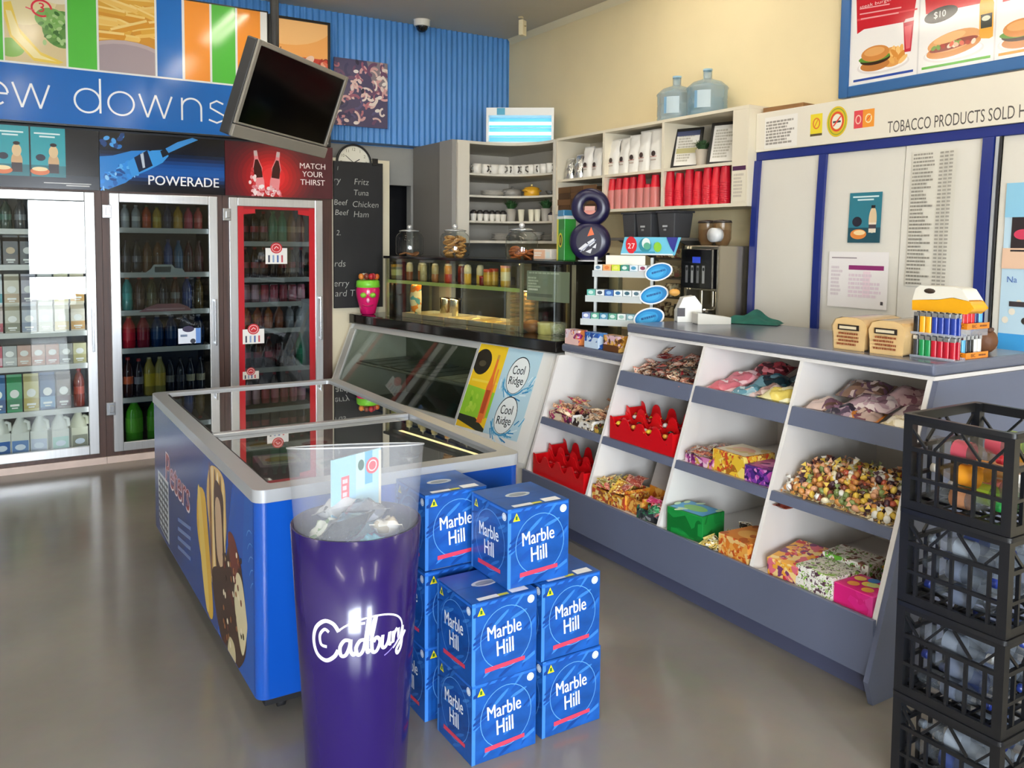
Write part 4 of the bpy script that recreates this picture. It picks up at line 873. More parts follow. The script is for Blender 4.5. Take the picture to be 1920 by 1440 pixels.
A = Art((-.0405, .05, 0), (0, -1, 0), (0, 0, 1)); A.rect(.0, .0, .022, .255, '#dcd45a').ell(.05, .125, .026, .045, '#e6d63a').ell(.05, .125, .017, .034, '#2a3018').ell(.05, .125, .006, .02, '#c9c83a').rect(.03, .19, .095, .25, '#2a7a2e'); A.build('print', t)
# dark blue figure-eight stand
ey = bar_y(1107, 440, .22)
e8 = thing('figure_eight_stand', 'big dark navy number eight shaped sweet stand on the glass case', 'display stand', bw(.22, ey, TOPZ), BA + .62)
navy = M('#17143a', .28)
def annulus(m, cz, ro, ri, x0, x1, n=40):
    prof = [(ri, x0 + .012), (ri + .01, x0), (ro - .018, x0), (ro, x0 + .018), (ro, x1 - .018), (ro - .018, x1), (ri + .01, x1), (ri, x1 - .012), (ri, x0 + .012)]
    T = m.T; m.T = T @ Matrix.Translation((0, 0, cz)) @ Matrix.Rotation(PI / 2, 4, 'Y'); m.lathe(prof, n, caps=False); m.T = T
m = MB(); annulus(m, .318, .112, .042, -.05, .05); m.build('upper_ring', navy, e8)
m = MB(); annulus(m, .118, .118, .012, -.055, .055); m.build('lower_ring', navy, e8)
A = Art((-.0565, 0, .118), (0, -1, 0), (0, 0, 1)); A.ell(0, 0, .075, .085, '#100e2c')
for pts in ([(-.062, -.045), (-.02, -.01), (.0, -.02), (-.03, -.055)], [(-.01, -.005), (.03, .02), (.035, -.005), (.005, -.03)], [(-.02, -.06), (.02, -.04), (.01, -.07)], [(.02, -.035), (.045, -.01), (.04, -.04)]): A.poly(pts, '#d6d8de')
A.poly([(-.01, .03), (.03, .04), (.012, .085)], '#e0622c').line([(-.05, -.06), (.04, .01)], .006, '#8a90a8'); A.build('emblem', e8, .3)
m = MB(); m.box(-.028, -.038, .27, .02, .038, .30); m.build('sweet_tray', M('#d98a7a', .4), e8); m = MB(); m.box(-.04, -.03, .30, .03, .03, .325); m.build('sweet_pack', M('#c9968a', .4), e8)
MB().lathe([(.07, -.0), (.075, .006), (.02, .012)], 20).build('foot', M('#c9c9cc', .3), e8)
# ================================================================== concave corner shelves
shelfw = M('#d8d3c6', .5); SZ = 2.347
Lp, Rp = Vector((3.165, 5.77)), Vector((3.66, 5.318))
cs = thing('corner_shelf', 'white corner shelf unit with concave shelves beside the grey partition', 'shelf', (0, 0, 0))
mid = (Lp + Rp) / 2; nrm = Vector((WX, WY)) - mid; nrm -= (Rp - Lp).normalized() * nrm.dot((Rp - Lp).normalized()); nrm.normalize()
def front(t, sag=.2):
    p = Lp.lerp(Rp, t) + nrm * sag * (1 - (2 * t - 1) ** 2); return (p.x, p.y)
outline = [front(i / 14) for i in range(15)] + [(Rp.x + .30, Rp.y), (WX - .003, WY - .03), (3.066, WY - .03), (3.066, Lp.y)]
def slab(z0, z1, nm, sag=None):
    MB().prism([(x, y) for x, y in outline], z0, z1, 'z').build(nm, shelfw, cs)
for z in (2.10, 1.93, 1.73): slab(z - .016, z, 'shelf')
slab(SZ - .022, SZ, 'top_board'); slab(1.555, 1.575, 'bottom_board')
m = MB(); m.box(3.064, 5.755, 1.555, 3.165, 5.785, SZ - .0225); m.build('front_stile', shelfw, cs)
m = MB(); m.box(3.068, WY - .03, 1.575, WX - .004, WY - .022, SZ - .023); m.box(WX - .012, Rp.y + .01, 1.576, WX - .004, WY - .031, SZ - .023); m.build('back_board', M('#cfc8bb', .6), cs)
m = MB(); m.box(3.645, 5.292, 1.555, WX - .004, 5.316, SZ - .0225); m.build('side_board', shelfw, cs)
def on_shelf(t, back, ): 
    x, y = front(t); return x + nrm.x * back, y + nrm.y * back
def mug(body, dark):
    def mk():
        b = MB().lathe([(.026, 0), (.036, .004), (.04, .075), (.037, .075), (.032, .01), (0, .008)], 16).mesh('cup', M(body, .3))
        h = MB().tube([(.036, 0, .06), (.06, 0, .055), (.062, 0, .03), (.036, 0, .018)], .006, 6).mesh('handle', M(dark, .3))
        return [('cup', b), ('handle', h)]
    return shared(('mug', body, dark), mk)
for i in range(11):
    x, y = on_shelf(.06 + i * .088, .06); inst('mug', f'white mug, {ORD[i]} from the partition on the upper concave shelf', 'mug', mug('#e9e6de', '#4a443f' if i % 3 else '#8a857c'), (x, y, 2.101), R.uniform(3.3, 5.2), 'mugs on the upper concave shelf')
def plate_parts(r, c): return shared(('plate', r, c), lambda: [('plate', MB().lathe([(.5 * r, 0), (.55 * r, .004), (r, .018), (r, .021), (.55 * r, .008), (0, .006)], 24, caps=False).mesh('plate', M(c, .3)))])
def plates(t, back, z, n, r, c, lab, grp):
    x, y = on_shelf(t, back)
    for k in range(n): inst('plate', lab, 'plate', plate_parts(r, c), (x, y, z + .001 + k * .012), 0, grp)
plates(.2, .16, 1.93, 3, .10, '#b8b4aa', 'grey plate in the low pile on the second concave shelf', 'plates in the second shelf pile')
def roundpot(lab, t, back, z, r, h, c, knob, nm='casserole'):
    x, y = on_shelf(t, back); o = thing(nm, lab, 'pot', (x, y, z + .001))
    MB().lathe([(r * .85, 0), (r, .01), (r, h * .62), (r * .93, h * .62), (r * .9, .012), (0, .01)], 22, caps=False).build('pot', M(c, .3), o)
    MB().lathe([(r * 1.02, h * .63), (r * .98, h * .68), (r * .3, h * .8), (0, h * .82)], 22, caps=False).build('lid', M(c, .3), o); MB().ball((0, 0, h * .9), r * .16, None, h * .09).build('knob', M(knob, .3), o)
    for s in (-1, 1): MB().tube([(s * r * .95, -.025, h * .45), (s * r * 1.2, -.02, h * .47), (s * r * 1.2, .02, h * .47), (s * r * .95, .025, h * .45)], .007, 6).build('handle', M(c, .3), o)
roundpot('grey lidded casserole on the second concave shelf', .42, .14, 1.93, .075, .085, '#8f8d88', '#6a6864')
roundpot('yellow lidded pot on the second concave shelf', .67, .12, 1.93, .062, .10, '#dba52c', '#f0e0a0')
x, y = on_shelf(.93, .1); t = thing('small_bowl', 'small dark bowl at the end of the second concave shelf', 'bowl', (x, y, 1.931)); MB().lathe([(.02, 0), (.045, .035), (.04, .035), (0, .008)], 16, caps=False).build('bowl', M('#4a4a48', .3), t)
def plant(lab, loc, r, h, fol, pot, leaf='#2f5a30'):
    t = thing('potted_plant', lab, 'plant', loc); MB().lathe([(r * .75, 0), (r, h), (r * .9, h), (r * .85, h * .9), (0, h * .88)], 20, caps=False).build('pot', M(pot, .5), t)
    m = MB(); rr = random.Random(int(r * 1e4 + loc[1] * 100))
    for i in range(170):
        a, b = rr.random() * 6.28, rr.random(); d = Vector((math.cos(a) * b, math.sin(a) * b, .6 + rr.random() * .6)); d.normalize(); L = fol * (.55 + .5 * rr.random())
        p0 = Vector((math.cos(a) * r * .5 * rr.random(), math.sin(a) * r * .5 * rr.random(), h * .9)); p1 = p0 + d * L; s = d.cross(Vector((0, 0, 1))).normalized() * .006
        md = (p0 + p1) / 2 + Vector((0, 0, .01)); m.add([p0, md - s, p1 + Vector((0, 0, -.01)), md + s], [(0, 1, 2, 3)])
    m.build('foliage', M(leaf, .6, var=.3, vscale=40), t)
x, y = on_shelf(.42, .1); plant('small potted plant near the middle of the third concave shelf', (x, y, 1.731), .045, .10, .10, '#b0aca4')
x, y = on_shelf(.87, .1); plant('small potted plant by the side board of the third concave shelf', (x, y, 1.731), .042, .10, .10, '#aaa69e')
for i in range(6):
    x, y = on_shelf(.03 + i * .062, .07); o = thing('lidded_cup', f'white cup with black lid, {ORD[i]} from the partition on the third concave shelf', 'cup', (x, y, 1.731), 0, 'lidded cups on the third shelf')
    MB().lathe([(.02, 0), (.027, .055)], 14).build('cup', M('#e6e2d8', .4), o); MB().lathe([(.029, .055), (.029, .068), (.012, .085)], 14).build('lid', M('#2a2728', .35), o)
for i, tt in enumerate((.55, .68, .76)):
    x, y = on_shelf(tt, .08); t = thing('white_tumbler', f'tall cream tumbler, {ORD[i]} from the partition between the two shelf plants', 'cup', (x, y, 1.731), 0, 'cream tumblers between the plants'); MB().lathe([(.02, 0), (.028, .095), (.025, .095), (.017, .006), (0, .006)], 16, caps=False).build('tumbler', M('#e9e4cf', .4), t)
x, y = on_shelf(.96, .07); t = thing('lidded_cup', 'white cup with dark lid beside the plant at the side board', 'cup', (x, y, 1.731)); MB().lathe([(.025, 0), (.032, .045)], 14).build('cup', M('#dedad2', .4), t); MB().lathe([(.034, .045), (.034, .055), (.014, .068)], 14).build('lid', M('#34303a', .35), t)
plates(.30, .12, 1.575, 4, .075, '#a8a49c', 'grey saucer in the pile on the lowest concave shelf', 'saucers on the lowest shelf')
plates(.68, .12, 1.575, 5, .10, '#c4c0b6', 'pale plate in the pile on the lowest concave shelf', 'plates on the lowest shelf'); plates(.92, .10, 1.575, 3, .07, '#7d7a72', 'dark saucer in the end pile on the lowest concave shelf', 'dark saucers on the lowest shelf')
# things below the corner shelves: dark back bench and a black oven
bench = thing('back_bench', 'dark back bench along the wall behind the sandwich bar', 'bench', (3.45, 5.0, 0))
MB().box(0, -1.50, .88, .515, .50, .93).build('worktop', M('#3a3a3c', .3), bench, .004); m = MB(); m.box(.03, -1.48, .08, .51, .48, .879); m.build('carcass', M('#55534f', .5), bench)
for i in range(4): MB().box(.012, -1.46 + i * .49, .1, .0295, -1.0 + i * .49, .86).build('door', M('#67645e', .45), bench, .003)
ov = thing('black_oven', 'black oven under the concave shelves', 'oven', (3.52, 4.95, .931), 0)
MB().box(0, 0, 0, .4, .46, .56).build('body', M('#17181b', .3), ov, .006); MB().box(-.012, .03, .05, -.001, .34, .5).build('door', M('#0c0d10', .12), ov); MB().tube([(-.03, .05, .46), (-.03, .32, .46)], .008, 8).build('handle', M('#3a3b40', .3, .6), ov)
for i in range(3): MB(Matrix.Translation((-.006, .40, .16 + .12 * i)) @ Matrix.Rotation(PI / 2, 4, 'Y')).lathe([(.018, -.012), (.018, .004)], 14).build('knob', M('#2b2c30', .3), ov)
gp = thing('grey_cupboard', 'plain dark grey cupboard behind the glass food case', 'cupboard', (3.12, 5.80, 0))
MB().box(0, 0, 0, .50, .6, 1.28).build('carcass', M('#4d4c49', .5), gp, .003); MB().box(.01, -.018, .08, .49, -.001, 1.26).build('door', M('#575652', .45), gp, .003); MB().tube([(.45, -.03, .8), (.45, -.03, .95)], .006, 8).build('handle', M('#9a9a9a', .3, .8), gp)
# ================================================================== white wall shelves
XS = 3.65; ws = thing('wall_shelf', 'white wall shelf of six open boxes holding coffee bags and red cups', 'shelf', (XS, 3.376, 1.778))
wmat = M('#e8dfc9', .5); XB = WX - XS - .004; yv = [0, .12, .714, 1.324, 1.905]; ZH = 2.347 - 1.778; zm = 2.028 - 1.778
m = MB(); m.box(0, 0, ZH - .018, XB, 1.905, ZH); m.build('top_board', wmat, ws)
m = MB(); m.box(0, 0, 0, XB, 1.905, .02); m.build('bottom_board', wmat, ws)
m = MB(); m.box(XB - .008, 0, .02, XB, 1.905, ZH - .018); m.build('back_board', M('#cbc3b2', .6), ws)
m = MB(); m.box(0, 0, .0205, .02, .12, ZH - .0185); m.box(.02, 0, .0205, XB - .009, .018, ZH - .0185); m.build('end_panel', wmat, ws)
for y in yv[2:4]: MB().box(.001, y - .011, .0205, XB - .009, y + .011, ZH - .0185).build('divider', wmat, ws)
MB().box(.001, 1.887, .0205, XB - .009, 1.905, ZH - .0185).build('divider', wmat, ws)
for i, (a, b) in enumerate(((.121, .702), (.726, 1.312), (1.336, 1.886))): MB().box(.002, a, zm - .009, XB - .009, b, zm + .009).build('mid_shelf', wmat, ws)
A = Art((-.0012, .112, .03), (0, -1, 0), (0, 0, 1)); A.rect(0, 0, .10, .2, '#ece4cf').rect(0, .175, .10, .2, '#4a2348').scribble(.01, .02, .09, .16, 7, '#c9bfae', R); A.build('leaflet', ws)
WZ0, WZ1 = 1.778 + .0205, 2.028 + .0095
def wy(px, x=3.70): return onx(px, 300, x).y
def coffee_bag(h, w, foil):
    def mk():
        m = MB(); d = .045
        def side(s): return lambda u, v: (s * d * (1 - .75 * v ** 3) * (1 - (2 * u - 1) ** 4 * .6) + .004 * math.sin(14 * v + 5 * u), s * w * (u - .5) * -1, h * v)
        m.sheet(side(-1), 8, 10); m.sheet(side(1), 8, 10)
        b = m.mesh('pouch', M('#c9c9c6' if foil else '#ece9e2', .2 if foil else .4, .8 if foil else 0, bump=.5 if foil else .15, bscale=25))
        t = MB().box(-.007, -w / 2, h * .985, .007, w / 2, h * 1.04).mesh('top_seal', M('#d9d6cf', .4))
        A = Art((-d - .004, w / 2, 0), (0, -1, 0), (0, 0, 1)); A.ell(w / 2, h * .42, .018, .018, '#3a2c28').rect(w * .3, h * .25, w * .7, h * .28, '#b9a89c').rect(w * .25, h * .34, w * .75, h * .355, '#c98a7c')
        return [('pouch', b), ('top_seal', t)] + ([] if foil else [('print', A.mb.mesh('print', INK(.4)))])
    return shared(('bag', h, w, foil), mk)
for i, (px, h, w, foil, lab) in enumerate(((1066, .15, .09, True, 'crumpled silver foil bag at the corner end of the wall shelf'), (1083, .17, .09, True, 'second silver foil bag from the corner on the wall shelf'), (1100, .215, .10, False, 'white coffee bag beside the silver foil bags'), (1118, .20, .10, False, 'white coffee bag nearest the first shelf divider'),
    (1149, .235, .11, False, 'first white coffee bag past the divider in the middle box'), (1169, .235, .11, False, 'second white coffee bag in the middle shelf box'), (1187, .245, .11, False, 'third white coffee bag in the middle shelf box'), (1206, .262, .11, False, 'fourth white coffee bag in the middle shelf box'), (1228, .262, .115, False, 'last and tallest white coffee bag in the middle shelf box'))):
    inst('coffee_bag', lab, 'bag', coffee_bag(h, w, foil), (3.73, wy(px, 3.70), WZ1), R.uniform(-.1, .1), 'coffee bags on the wall shelf')
for i, (px, w) in enumerate(((1060, .16), (1084, .15), (1108, .15))):
    for k in range(4):
        t = thing('cardboard_tray', f'brown cardboard cup tray, {ORD[k]} from the bottom in the {["corner", "middle", "divider"][i]} pile of the wall shelf', 'tray', (3.72, wy(px + 6, 3.70), WZ0 + k * .045), R.uniform(-.05, .05), 'cardboard cup trays')
        m = MB(); m.box(-.06, -w / 2, 0, .06, w / 2, .012); m.box(-.06, -w / 2, .012, -.05, w / 2, .044); m.box(.05, -w / 2, .012, .06, w / 2, .044); m.build('tray', M(['#5a3f26', '#6b4c2e', '#4c3520', '#634729'][(i + k) % 4], .8), t)
def cup_mesh(c): return shared(('cup', c), lambda: [('cup', MB().lathe([(.034, .0), (.0352, .003), (.034, .006), (.024, .108), (.024, .112), (0, .112)], 18, caps=False).mesh('cup', M(c, .35)))])
def cup_stack(px, n, dz, lab, grp, c, x=3.71):
    y = wy(px, x)
    for k in range(n): inst('paper_cup', f'red paper cup nested in the {lab}', 'cup', cup_mesh(c), (x, y, WZ0 + k * dz), R.random() * 6, grp)
reds = ['#d4162a', '#c9132a', '#dc1c30', '#c2122a']
for i, (px, n) in enumerate(zip((1150, 1163, 1176, 1189, 1204, 1217, 1230), (8, 8, 8, 8, 9, 4, 8))):
    lab = f'{ORD[i]} stack past the divider in the middle cup box'; cup_stack(px, n, .014, lab, lab, reds[i % 4], 3.70)
    t = thing('plastic_sleeve', f'clear plastic sleeve round the {ORD[i]} cup stack of the middle box', 'sleeve', (3.70, wy(px, 3.70), WZ0 + .001)); MB().lathe([(.0362, 0), (.0362, .10), (.0355, .13)], 18, caps=False).build('sleeve', FILM('#ecc0b4', .38, .3), t)
for i, (px, n) in enumerate(zip((1258, 1276, 1294, 1311, 1328, 1345, 1361), (9, 8, 10, 8, 9, 9, 10))):
    lab = f'{ORD[i]} stack past the divider in the end cup box'; cup_stack(px, n, .0135, lab, lab, reds[(i + 1) % 4], 3.69 + .012 * (i % 2))
def easel(px, lab, w, h, lean, col2):
    t = thing('standing_frame', lab, 'picture frame', (3.74, wy(px, 3.74), WZ1), 0, None, (0, 0, 0))
    T = Matrix.Rotation(.30, 4, 'Z') @ Matrix.Rotation(lean, 4, 'Y'); m = MB(T)
    e = .018; m.box(-.008, -w / 2, 0, .004, -w / 2 + e, h); m.box(-.008, w / 2 - e, 0, .004, w / 2, h); m.box(-.008, -w / 2 + e, 0, .004, w / 2 - e, e); m.box(-.008, -w / 2 + e, h - e, .004, w / 2 - e, h); m.build('frame', M('#141414', .35), t)
    MB(T).box(-.004, -w / 2 + e, e, .002, w / 2 - e, h - e).build('certificate', M('#ece9e2', .4), t)
    O = T @ Vector((-.0045, w / 2 - e, e)); A = Art(O, T.to_3x3() @ Vector((0, -1, 0)), T.to_3x3() @ Vector((0, 0, 1)), .0004); iw, ih = w - 2 * e, h - 2 * e
    A.scribble(iw * .1, ih * .1, iw * .9, ih * .9, 10, '#b9b4a6', R)
    if col2: A.rect(0, ih * .86, iw, ih, '#3a4468').rect(iw * .05, ih * .35, iw * .95, ih * .5, '#b8b07a')
    A.build('print', t, .4)
easel(1284, 'black framed certificate with blue heading leaning on the wall shelf', .20, .262, .22, True); easel(1352, 'black framed certificate next to the end panel of the wall shelf', .19, .268, .25, False)
plant('potted herb between two framed certificates on the wall shelf', (3.75, wy(1316, 3.75), WZ1), .042, .105, .085, '#b3a99a', '#3a5a34')
# water cooler bottles on top of the shelf
for px, lab in ((1266, 'blue water cooler bottle nearer the corner on the wall shelf'), (1323, 'blue water cooler bottle nearer the menu board on the wall shelf')):
    y = onx(px, 212, 3.80).y; t = thing('water_bottle', lab, 'water bottle', (3.81, y, 2.348))
    w = .125; m = MB(); m.lathe([(.118, 0), (w, .01), (w, .022), (.121, .03), (w, .038), (w, .10), (.121, .107), (w, .114), (w, .165), (.131, .175), (w, .185), (.09, .215), (.035, .232), (.027, .24), (.027, .292)], 28, caps=False); m.lathe([(0, .001), (.118, .001)], 28, caps=False); m.build('bottle', FILM('#86a9bd', .5, .12), t)
    MB().lathe([(.029, .285), (.029, .296), (.0, .297)], 16, caps=False).build('cap', M('#8fb4c8', .3), t)
    A = Art((0, 0, 0), (1, 0, 0), (0, 0, 1)); A.map = lambda u, v, l: ((w + .002 + l) * math.cos(3.75 + u), (w + .002 + l) * math.sin(3.75 + u), v)
    A.rect(-.45, .045, .35, .15, '#b4c6cf', 8).rect(-.45, .045, -.3, .15, '#6f9abb', 3); A.build('label_print', t, .3)
# insect killer lamp on the corner shelf
zk = thing('insect_killer', 'white insect killer lamp with two glowing tubes on the corner shelf', 'insect lamp', (3.60, 5.72, SZ + .001), -.62)
W, Hh = .54, .285
m = MB(); m.box(-W / 2, .0, Hh - .062, W / 2, .10, Hh); m.box(-W / 2, 0, 0, W / 2, .1, .016); m.box(-W / 2, 0, .016, -W / 2 + .02, .1, Hh - .062); m.box(W / 2 - .02, 0, .016, W / 2, .1, Hh - .062); m.build('housing', M('#eef1f1', .35), zk, .003)
MB().box(-W / 2 + .02, .085, .016, W / 2 - .02, .095, Hh - .062).build('reflector', M('#5fb7d6', .3, .2), zk)
for z in (.085, .165): MB().tube([(-W / 2 + .022, .045, z), (W / 2 - .022, .045, z)], .013, 10).build('tube', GLOW('#bfeaff', 3.0), zk)
A = Art((-W / 2, 0, 0), (1, 0, 0), (0, 0, 1)); A.rect(.085, Hh - .058, .15, Hh - .004, '#3f9fc4'); A.build('badge', zk)
for z in (.05, .125, .205): MB().tube([(-W / 2 + .018, .004, z), (W / 2 - .018, .004, z)], .0022, 6).build('guard_wire', M('#e4e8ea', .3, .5), zk)
# plank on the tobacco cabinet, buckets, rack and coffee machine
bs = thing('bucket_shelf', 'narrow grey wall ledge under the white wall shelf', 'shelf', (3.56, 3.80, 1.58)); MB().box(0, 0, 0, WX - 3.564, .75, .018).build('board', M('#6a6660', .5), bs)
for y in (.08, .66): m = MB(); m.prism([(.05, -.0005), (WX - 3.566, -.0005), (WX - 3.566, -.14)], y, y + .015, 'y'); m.build('bracket', M('#55524d', .5), bs)
for i, (px, w, lab) in enumerate(((1179, .13, 'dark grey tub nearest the corner under the wall shelf'), (1209, .15, 'middle dark grey tub under the wall shelf'), (1252, .16, 'dark grey tub nearest the coffee machine under the wall shelf'))):
    t = thing('grey_tub', lab, 'tub', (3.66, onx(px, 420, 3.60).y, 1.599), 0); h = .155; a, b = w / 2 * .84, w / 2
    m = MB(); m.hexa([(-a, -a, 0), (a, -a, 0), (a, a, 0), (-a, a, 0)], [(-b, -b, h), (b, -b, h), (b, b, h), (-b, b, h)]); m.build('tub', M('#45464a', .45), t, .006)
    m = MB(); m.box(-b - .006, -b - .006, h - .0, b + .006, b + .006, h + .012); m.build('rim', M('#3a3b3f', .45), t)
    if i: A = Art((-(a + b) / 2 - .004, .025, h * .42), (0, -1, 0), (0, 0, 1), .003); A.rect(0, 0, .045, .012, '#c9ccd0').rect(.01, -.022, .035, -.01, '#9a9ca0'); A.build('sticker', t)
rk = thing('storage_rack', 'dark storage rack of small packs beside the coffee machine', 'rack', (3.55, 3.775, .931)); m = MB()
for y in (0, .265):
    for x in (0, .28): MB().box(x, y, 0, x + .015, y + .015, .62).build('upright', M('#2a2622', .5), rk)
for z in (.05, .17, .29, .41, .53): MB().box(.0155, .0, z, .2795, .28, z + .01).build('shelf', M('#3d362c', .5), rk)
for z in range(5):
    for k in range(3):
        t = thing('snack_pack', f'{["olive", "tan", "dark brown"][k]} snack pack on the {ORD[z]} level up of the dark rack', 'pack', (3.60, 3.83 + k * .085, .931 + .061 + .12 * z), R.uniform(-.2, .2)); hgt = .055 + .03 * R.random()
        MB().box(-.04, -.035, 0, .04, .035, hgt).build('pack', PRINT((['#4a4a2c', '#7a7350', '#5a2f22'], ['#8a7a58', '#b8ac88', '#4c3a28'], ['#3a2a1e', '#6a4a34', '#a08a66'])[k], 28, .4, .5, z), t, .006)
cm = thing('coffee_machine', 'tall steel coffee machine with black front and bean hoppers', 'coffee machine', (3.47, 3.40, .931))
st = M('#a39a88', .22, .85)
m = MB(); m.box(.0, 0, .0, .36, .02, .62); m.box(0, .26, 0, .36, .28, .62); m.box(.2, .02, 0, .36, .26, .62); m.box(0.02, .02, .36, .2, .26, .62); m.build('body', st, cm, .004)
MB().box(-.03, .03, .375, .018, .27, .60).build('front_panel', M('#101013', .12), cm, .004); A = Art((-.0305, .27, .375), (0, -1, 0), (0, 0, 1)); A.rect(.09, .145, .155, .18, '#3a55e0')
for k in range(4): A.rect(.035 + .045 * k, .03, .055 + .045 * k, .13, '#8f8f90' if k % 2 else '#6a6a6c').ell(.045 + .045 * k, .11, .008, .01, '#2a2a2c')
A.build('display', cm, .2)
MB().box(-.03, .02, .0, .19, .26, .035).build('drip_tray', M('#5c564c', .3, .7), cm)
for k in range(2): MB().lathe([(.012, .27), (.012, .36)], 10, .06, .1 + .09 * k).build('spout', st, cm)
for k, (xx, yy) in enumerate(((.1, .08), (.1, .20))):
    h = MB().lathe([(.035, .621), (.052, .66), (.052, .75)], 18, xx, yy, caps=False).build('hopper', FILM('#8a6a44', .55, .15), cm); MB().lathe([(0, .77), (.05, .765), (.056, .752), (.0, .751)], 18, xx, yy, caps=False).build('lid', M('#2c2420', .3), h); MB().lathe([(.0, .63), (.03, .625), (.046, .66), (.046, .71), (0, .715)], 14, xx, yy, caps=False).build('beans', M('#4a2f1c', .6), h)
T = Matrix.Translation((-.01, .03, .68)) @ Matrix.Rotation(PI / 2, 4, 'Y'); MB(T).lathe([(.0, -.02), (.04, -.02), (.04, .03), (.0, .03)], 20, caps=False).build('dial', M('#d8dadc', .25), cm)
jg = thing('milk_pitcher', 'steel milk pitcher under the coffee machine spouts', 'pitcher', (3.50, 3.53, .967)); MB().lathe([(.055, 0), (.058, .004), (.058, .14), (.05, .2), (.052, .215)], 22, caps=False).build('pitcher', M('#c9c0ae', .15, .95), jg); MB().tube([(-.05, -.02, .19), (-.09, -.035, .17), (-.09, -.035, .07), (-.055, -.02, .05)], .007, 8).build('handle', M('#8a8478', .2, .9), jg)
gr = thing('coffee_grinder', 'narrow black coffee grinder beside the steel coffee machine', 'grinder', (3.50, 3.688, .931), 0)
MB().box(-.05, -.0, 0, .2, .08, .06).build('base', M('#1a1613', .35), gr, .004); MB().box(.02, .005, .061, .18, .075, .42).build('body', M('#120f0e', .25), gr, .006); MB().lathe([(.03, .421), (.038, .5), (.038, .57)], 16, .1, .04).build('hopper', M('#2b1f18', .15), gr); MB().box(-.04, .02, .24, .019, .06, .27).build('chute', M('#2c2825', .3), gr)
# ================================================================== sales counter with sweet shelves
# front plane: x = 2.53 at z .27 leaning back to x = 2.80 at z 1.09
FX = lambda z: 2.53 + (z - .27) * .27 / .82
YD = [1.71, 2.26, 2.81, 3.35, 3.91]; TK = .018
ct = thing('sweet_counter', 'long counter with a slanted front of white sweet shelves and blue grey worktop', 'counter', (2.80, 2.8, 0))
def cb(m, x0, y0, z0, x1, y1, z1): return m.box(x0 - 2.8, y0 - 2.8, z0, x1 - 2.8, y1 - 2.8, z1)
lam = M('#5f667c', .4, 0, .5, var=.03, vscale=5); lamtop = M('#5f6578', .22, 0, .6, var=.04, vscale=9); wh = M('#e6e2de', .5)
m = MB(); cb(m, 2.785, 1.695, 1.10, 3.47, 3.372, 1.146); m.build('worktop', lamtop, ct, .014, 4)
m = MB(); cb(m, 2.785, 3.376, .935, 3.36, 3.955, .98); m.build('low_worktop', lamtop, ct, .014, 4)
m = MB(); cb(m, 2.795, 1.70, 1.085, 3.46, 3.37, 1.0995); cb(m, 2.795, 3.378, .918, 3.36, 3.93, .9345); m.build('top_batten', wh, ct)
def divider(y, zt, x1=3.3):
    m = MB(); m.prism([(FX(.27) - 2.8, .27), (FX(zt) - 2.8, zt), (x1 - 2.8, zt), (x1 - 2.8, .27)], y - 2.8, y + TK - 2.8, 'y')
    return m
divider(YD[0], 1.0845).build('divider', wh, ct); divider(YD[1], 1.0845).build('divider', wh, ct); divider(YD[2], 1.0845).build('divider', wh, ct); divider(YD[3], 1.0845).build('divider', wh, ct); divider(YD[4], .9175).build('divider', wh, ct)
m = MB(); m.prism([(FX(.085) - 2.8 + .03, .0), (FX(.085) - 2.8, .085), (FX(1.084) - 2.8 + .004, 1.084), (3.46 - 2.8, 1.084), (3.46 - 2.8, 0)], 1.69 - 2.8, 1.709 - 2.8, 'y'); m.build('end_panel', lam, ct)
m = MB(); cb(m, 3.30, 1.71, .0, 3.318, 3.37, 1.084); cb(m, 3.30, 3.37, 0, 3.318, 3.93, .917); m.build('back_panel', M('#cfc8c0', .6), ct)
m = MB(); m.prism([(2.508 - 2.8, .082), (2.512 - 2.8, .285), (2.528 - 2.8, .285), (2.528 - 2.8, .082)], 1.709 - 2.8, 3.93 - 2.8, 'y'); m.build('base_board', lam, ct, .003)
m = MB(); cb(m, 2.556, 1.709, .0, 2.57, 3.93, .081); m.build('kick_board', M('#4b4f68', .4), ct)
m = MB(); cb(m, 2.545, 1.709, .083, 2.556, 3.93, .098); m.build('kick_lip', M('#4b4f68', .4), ct)
m = MB(); cb(m, 2.5285, 1.71, .252, 3.299, 3.93, .269); m.build('deck', wh, ct)
def shelf(i, z, lip):
    y0, y1 = YD[i] + TK + .001, YD[i + 1] - .001; x0 = FX(z) + .004
    m = MB(); cb(m, x0 + .012, y0, z - .018, 3.299, y1, z); s = m.build('shelf', wh, ct)
    m = MB(); m.prism([(FX(z - .03 if lip < .05 else z - .045) - 2.8 - .003, z - .03 if lip < .05 else z - .045), (FX(z + lip) - 2.8 - .003, z + lip), (FX(z + lip) - 2.8 + .012, z + lip), (x0 + .0115 - 2.8, z - .03 if lip < .05 else z - .045)], y0 - 2.8, y1 - 2.8, 'y'); m.build('shelf_lip', lam, s)
for i in range(3):
    shelf(i, .875, .032); s = ct.children[-1]
    shelf(i, .57, .006)
shelf(3, .57, .006)
# deeper lips on the upper shelves
def deep(i):
    y0, y1 = YD[i] + TK + .002, YD[i + 1] - .002
    m = MB(); m.prism([(FX(.835) - 2.8 - .006, .835), (FX(.907) - 2.8 - .006, .907), (FX(.907) - 2.8 - .0032, .907), (FX(.835) - 2.8 - .0032, .835)], y0 - 2.8, y1 - 2.8, 'y'); m.build('lip_face', lam, ct)
for i in range(3): deep(i)
Z1, Z2, Z3 = .876, .571, .2705
def settle(t, z):
    """rest a tilted thing on the surface at height z"""
    Rm_ = t.rotation_euler.to_matrix(); lo = min((Rm_ @ v.co).z for o in t.children for v in o.data.vertices) if not any(o.matrix_basis != Matrix.Identity(4) for o in t.children) else 0
    t.location.z = z - lo + .001; return t
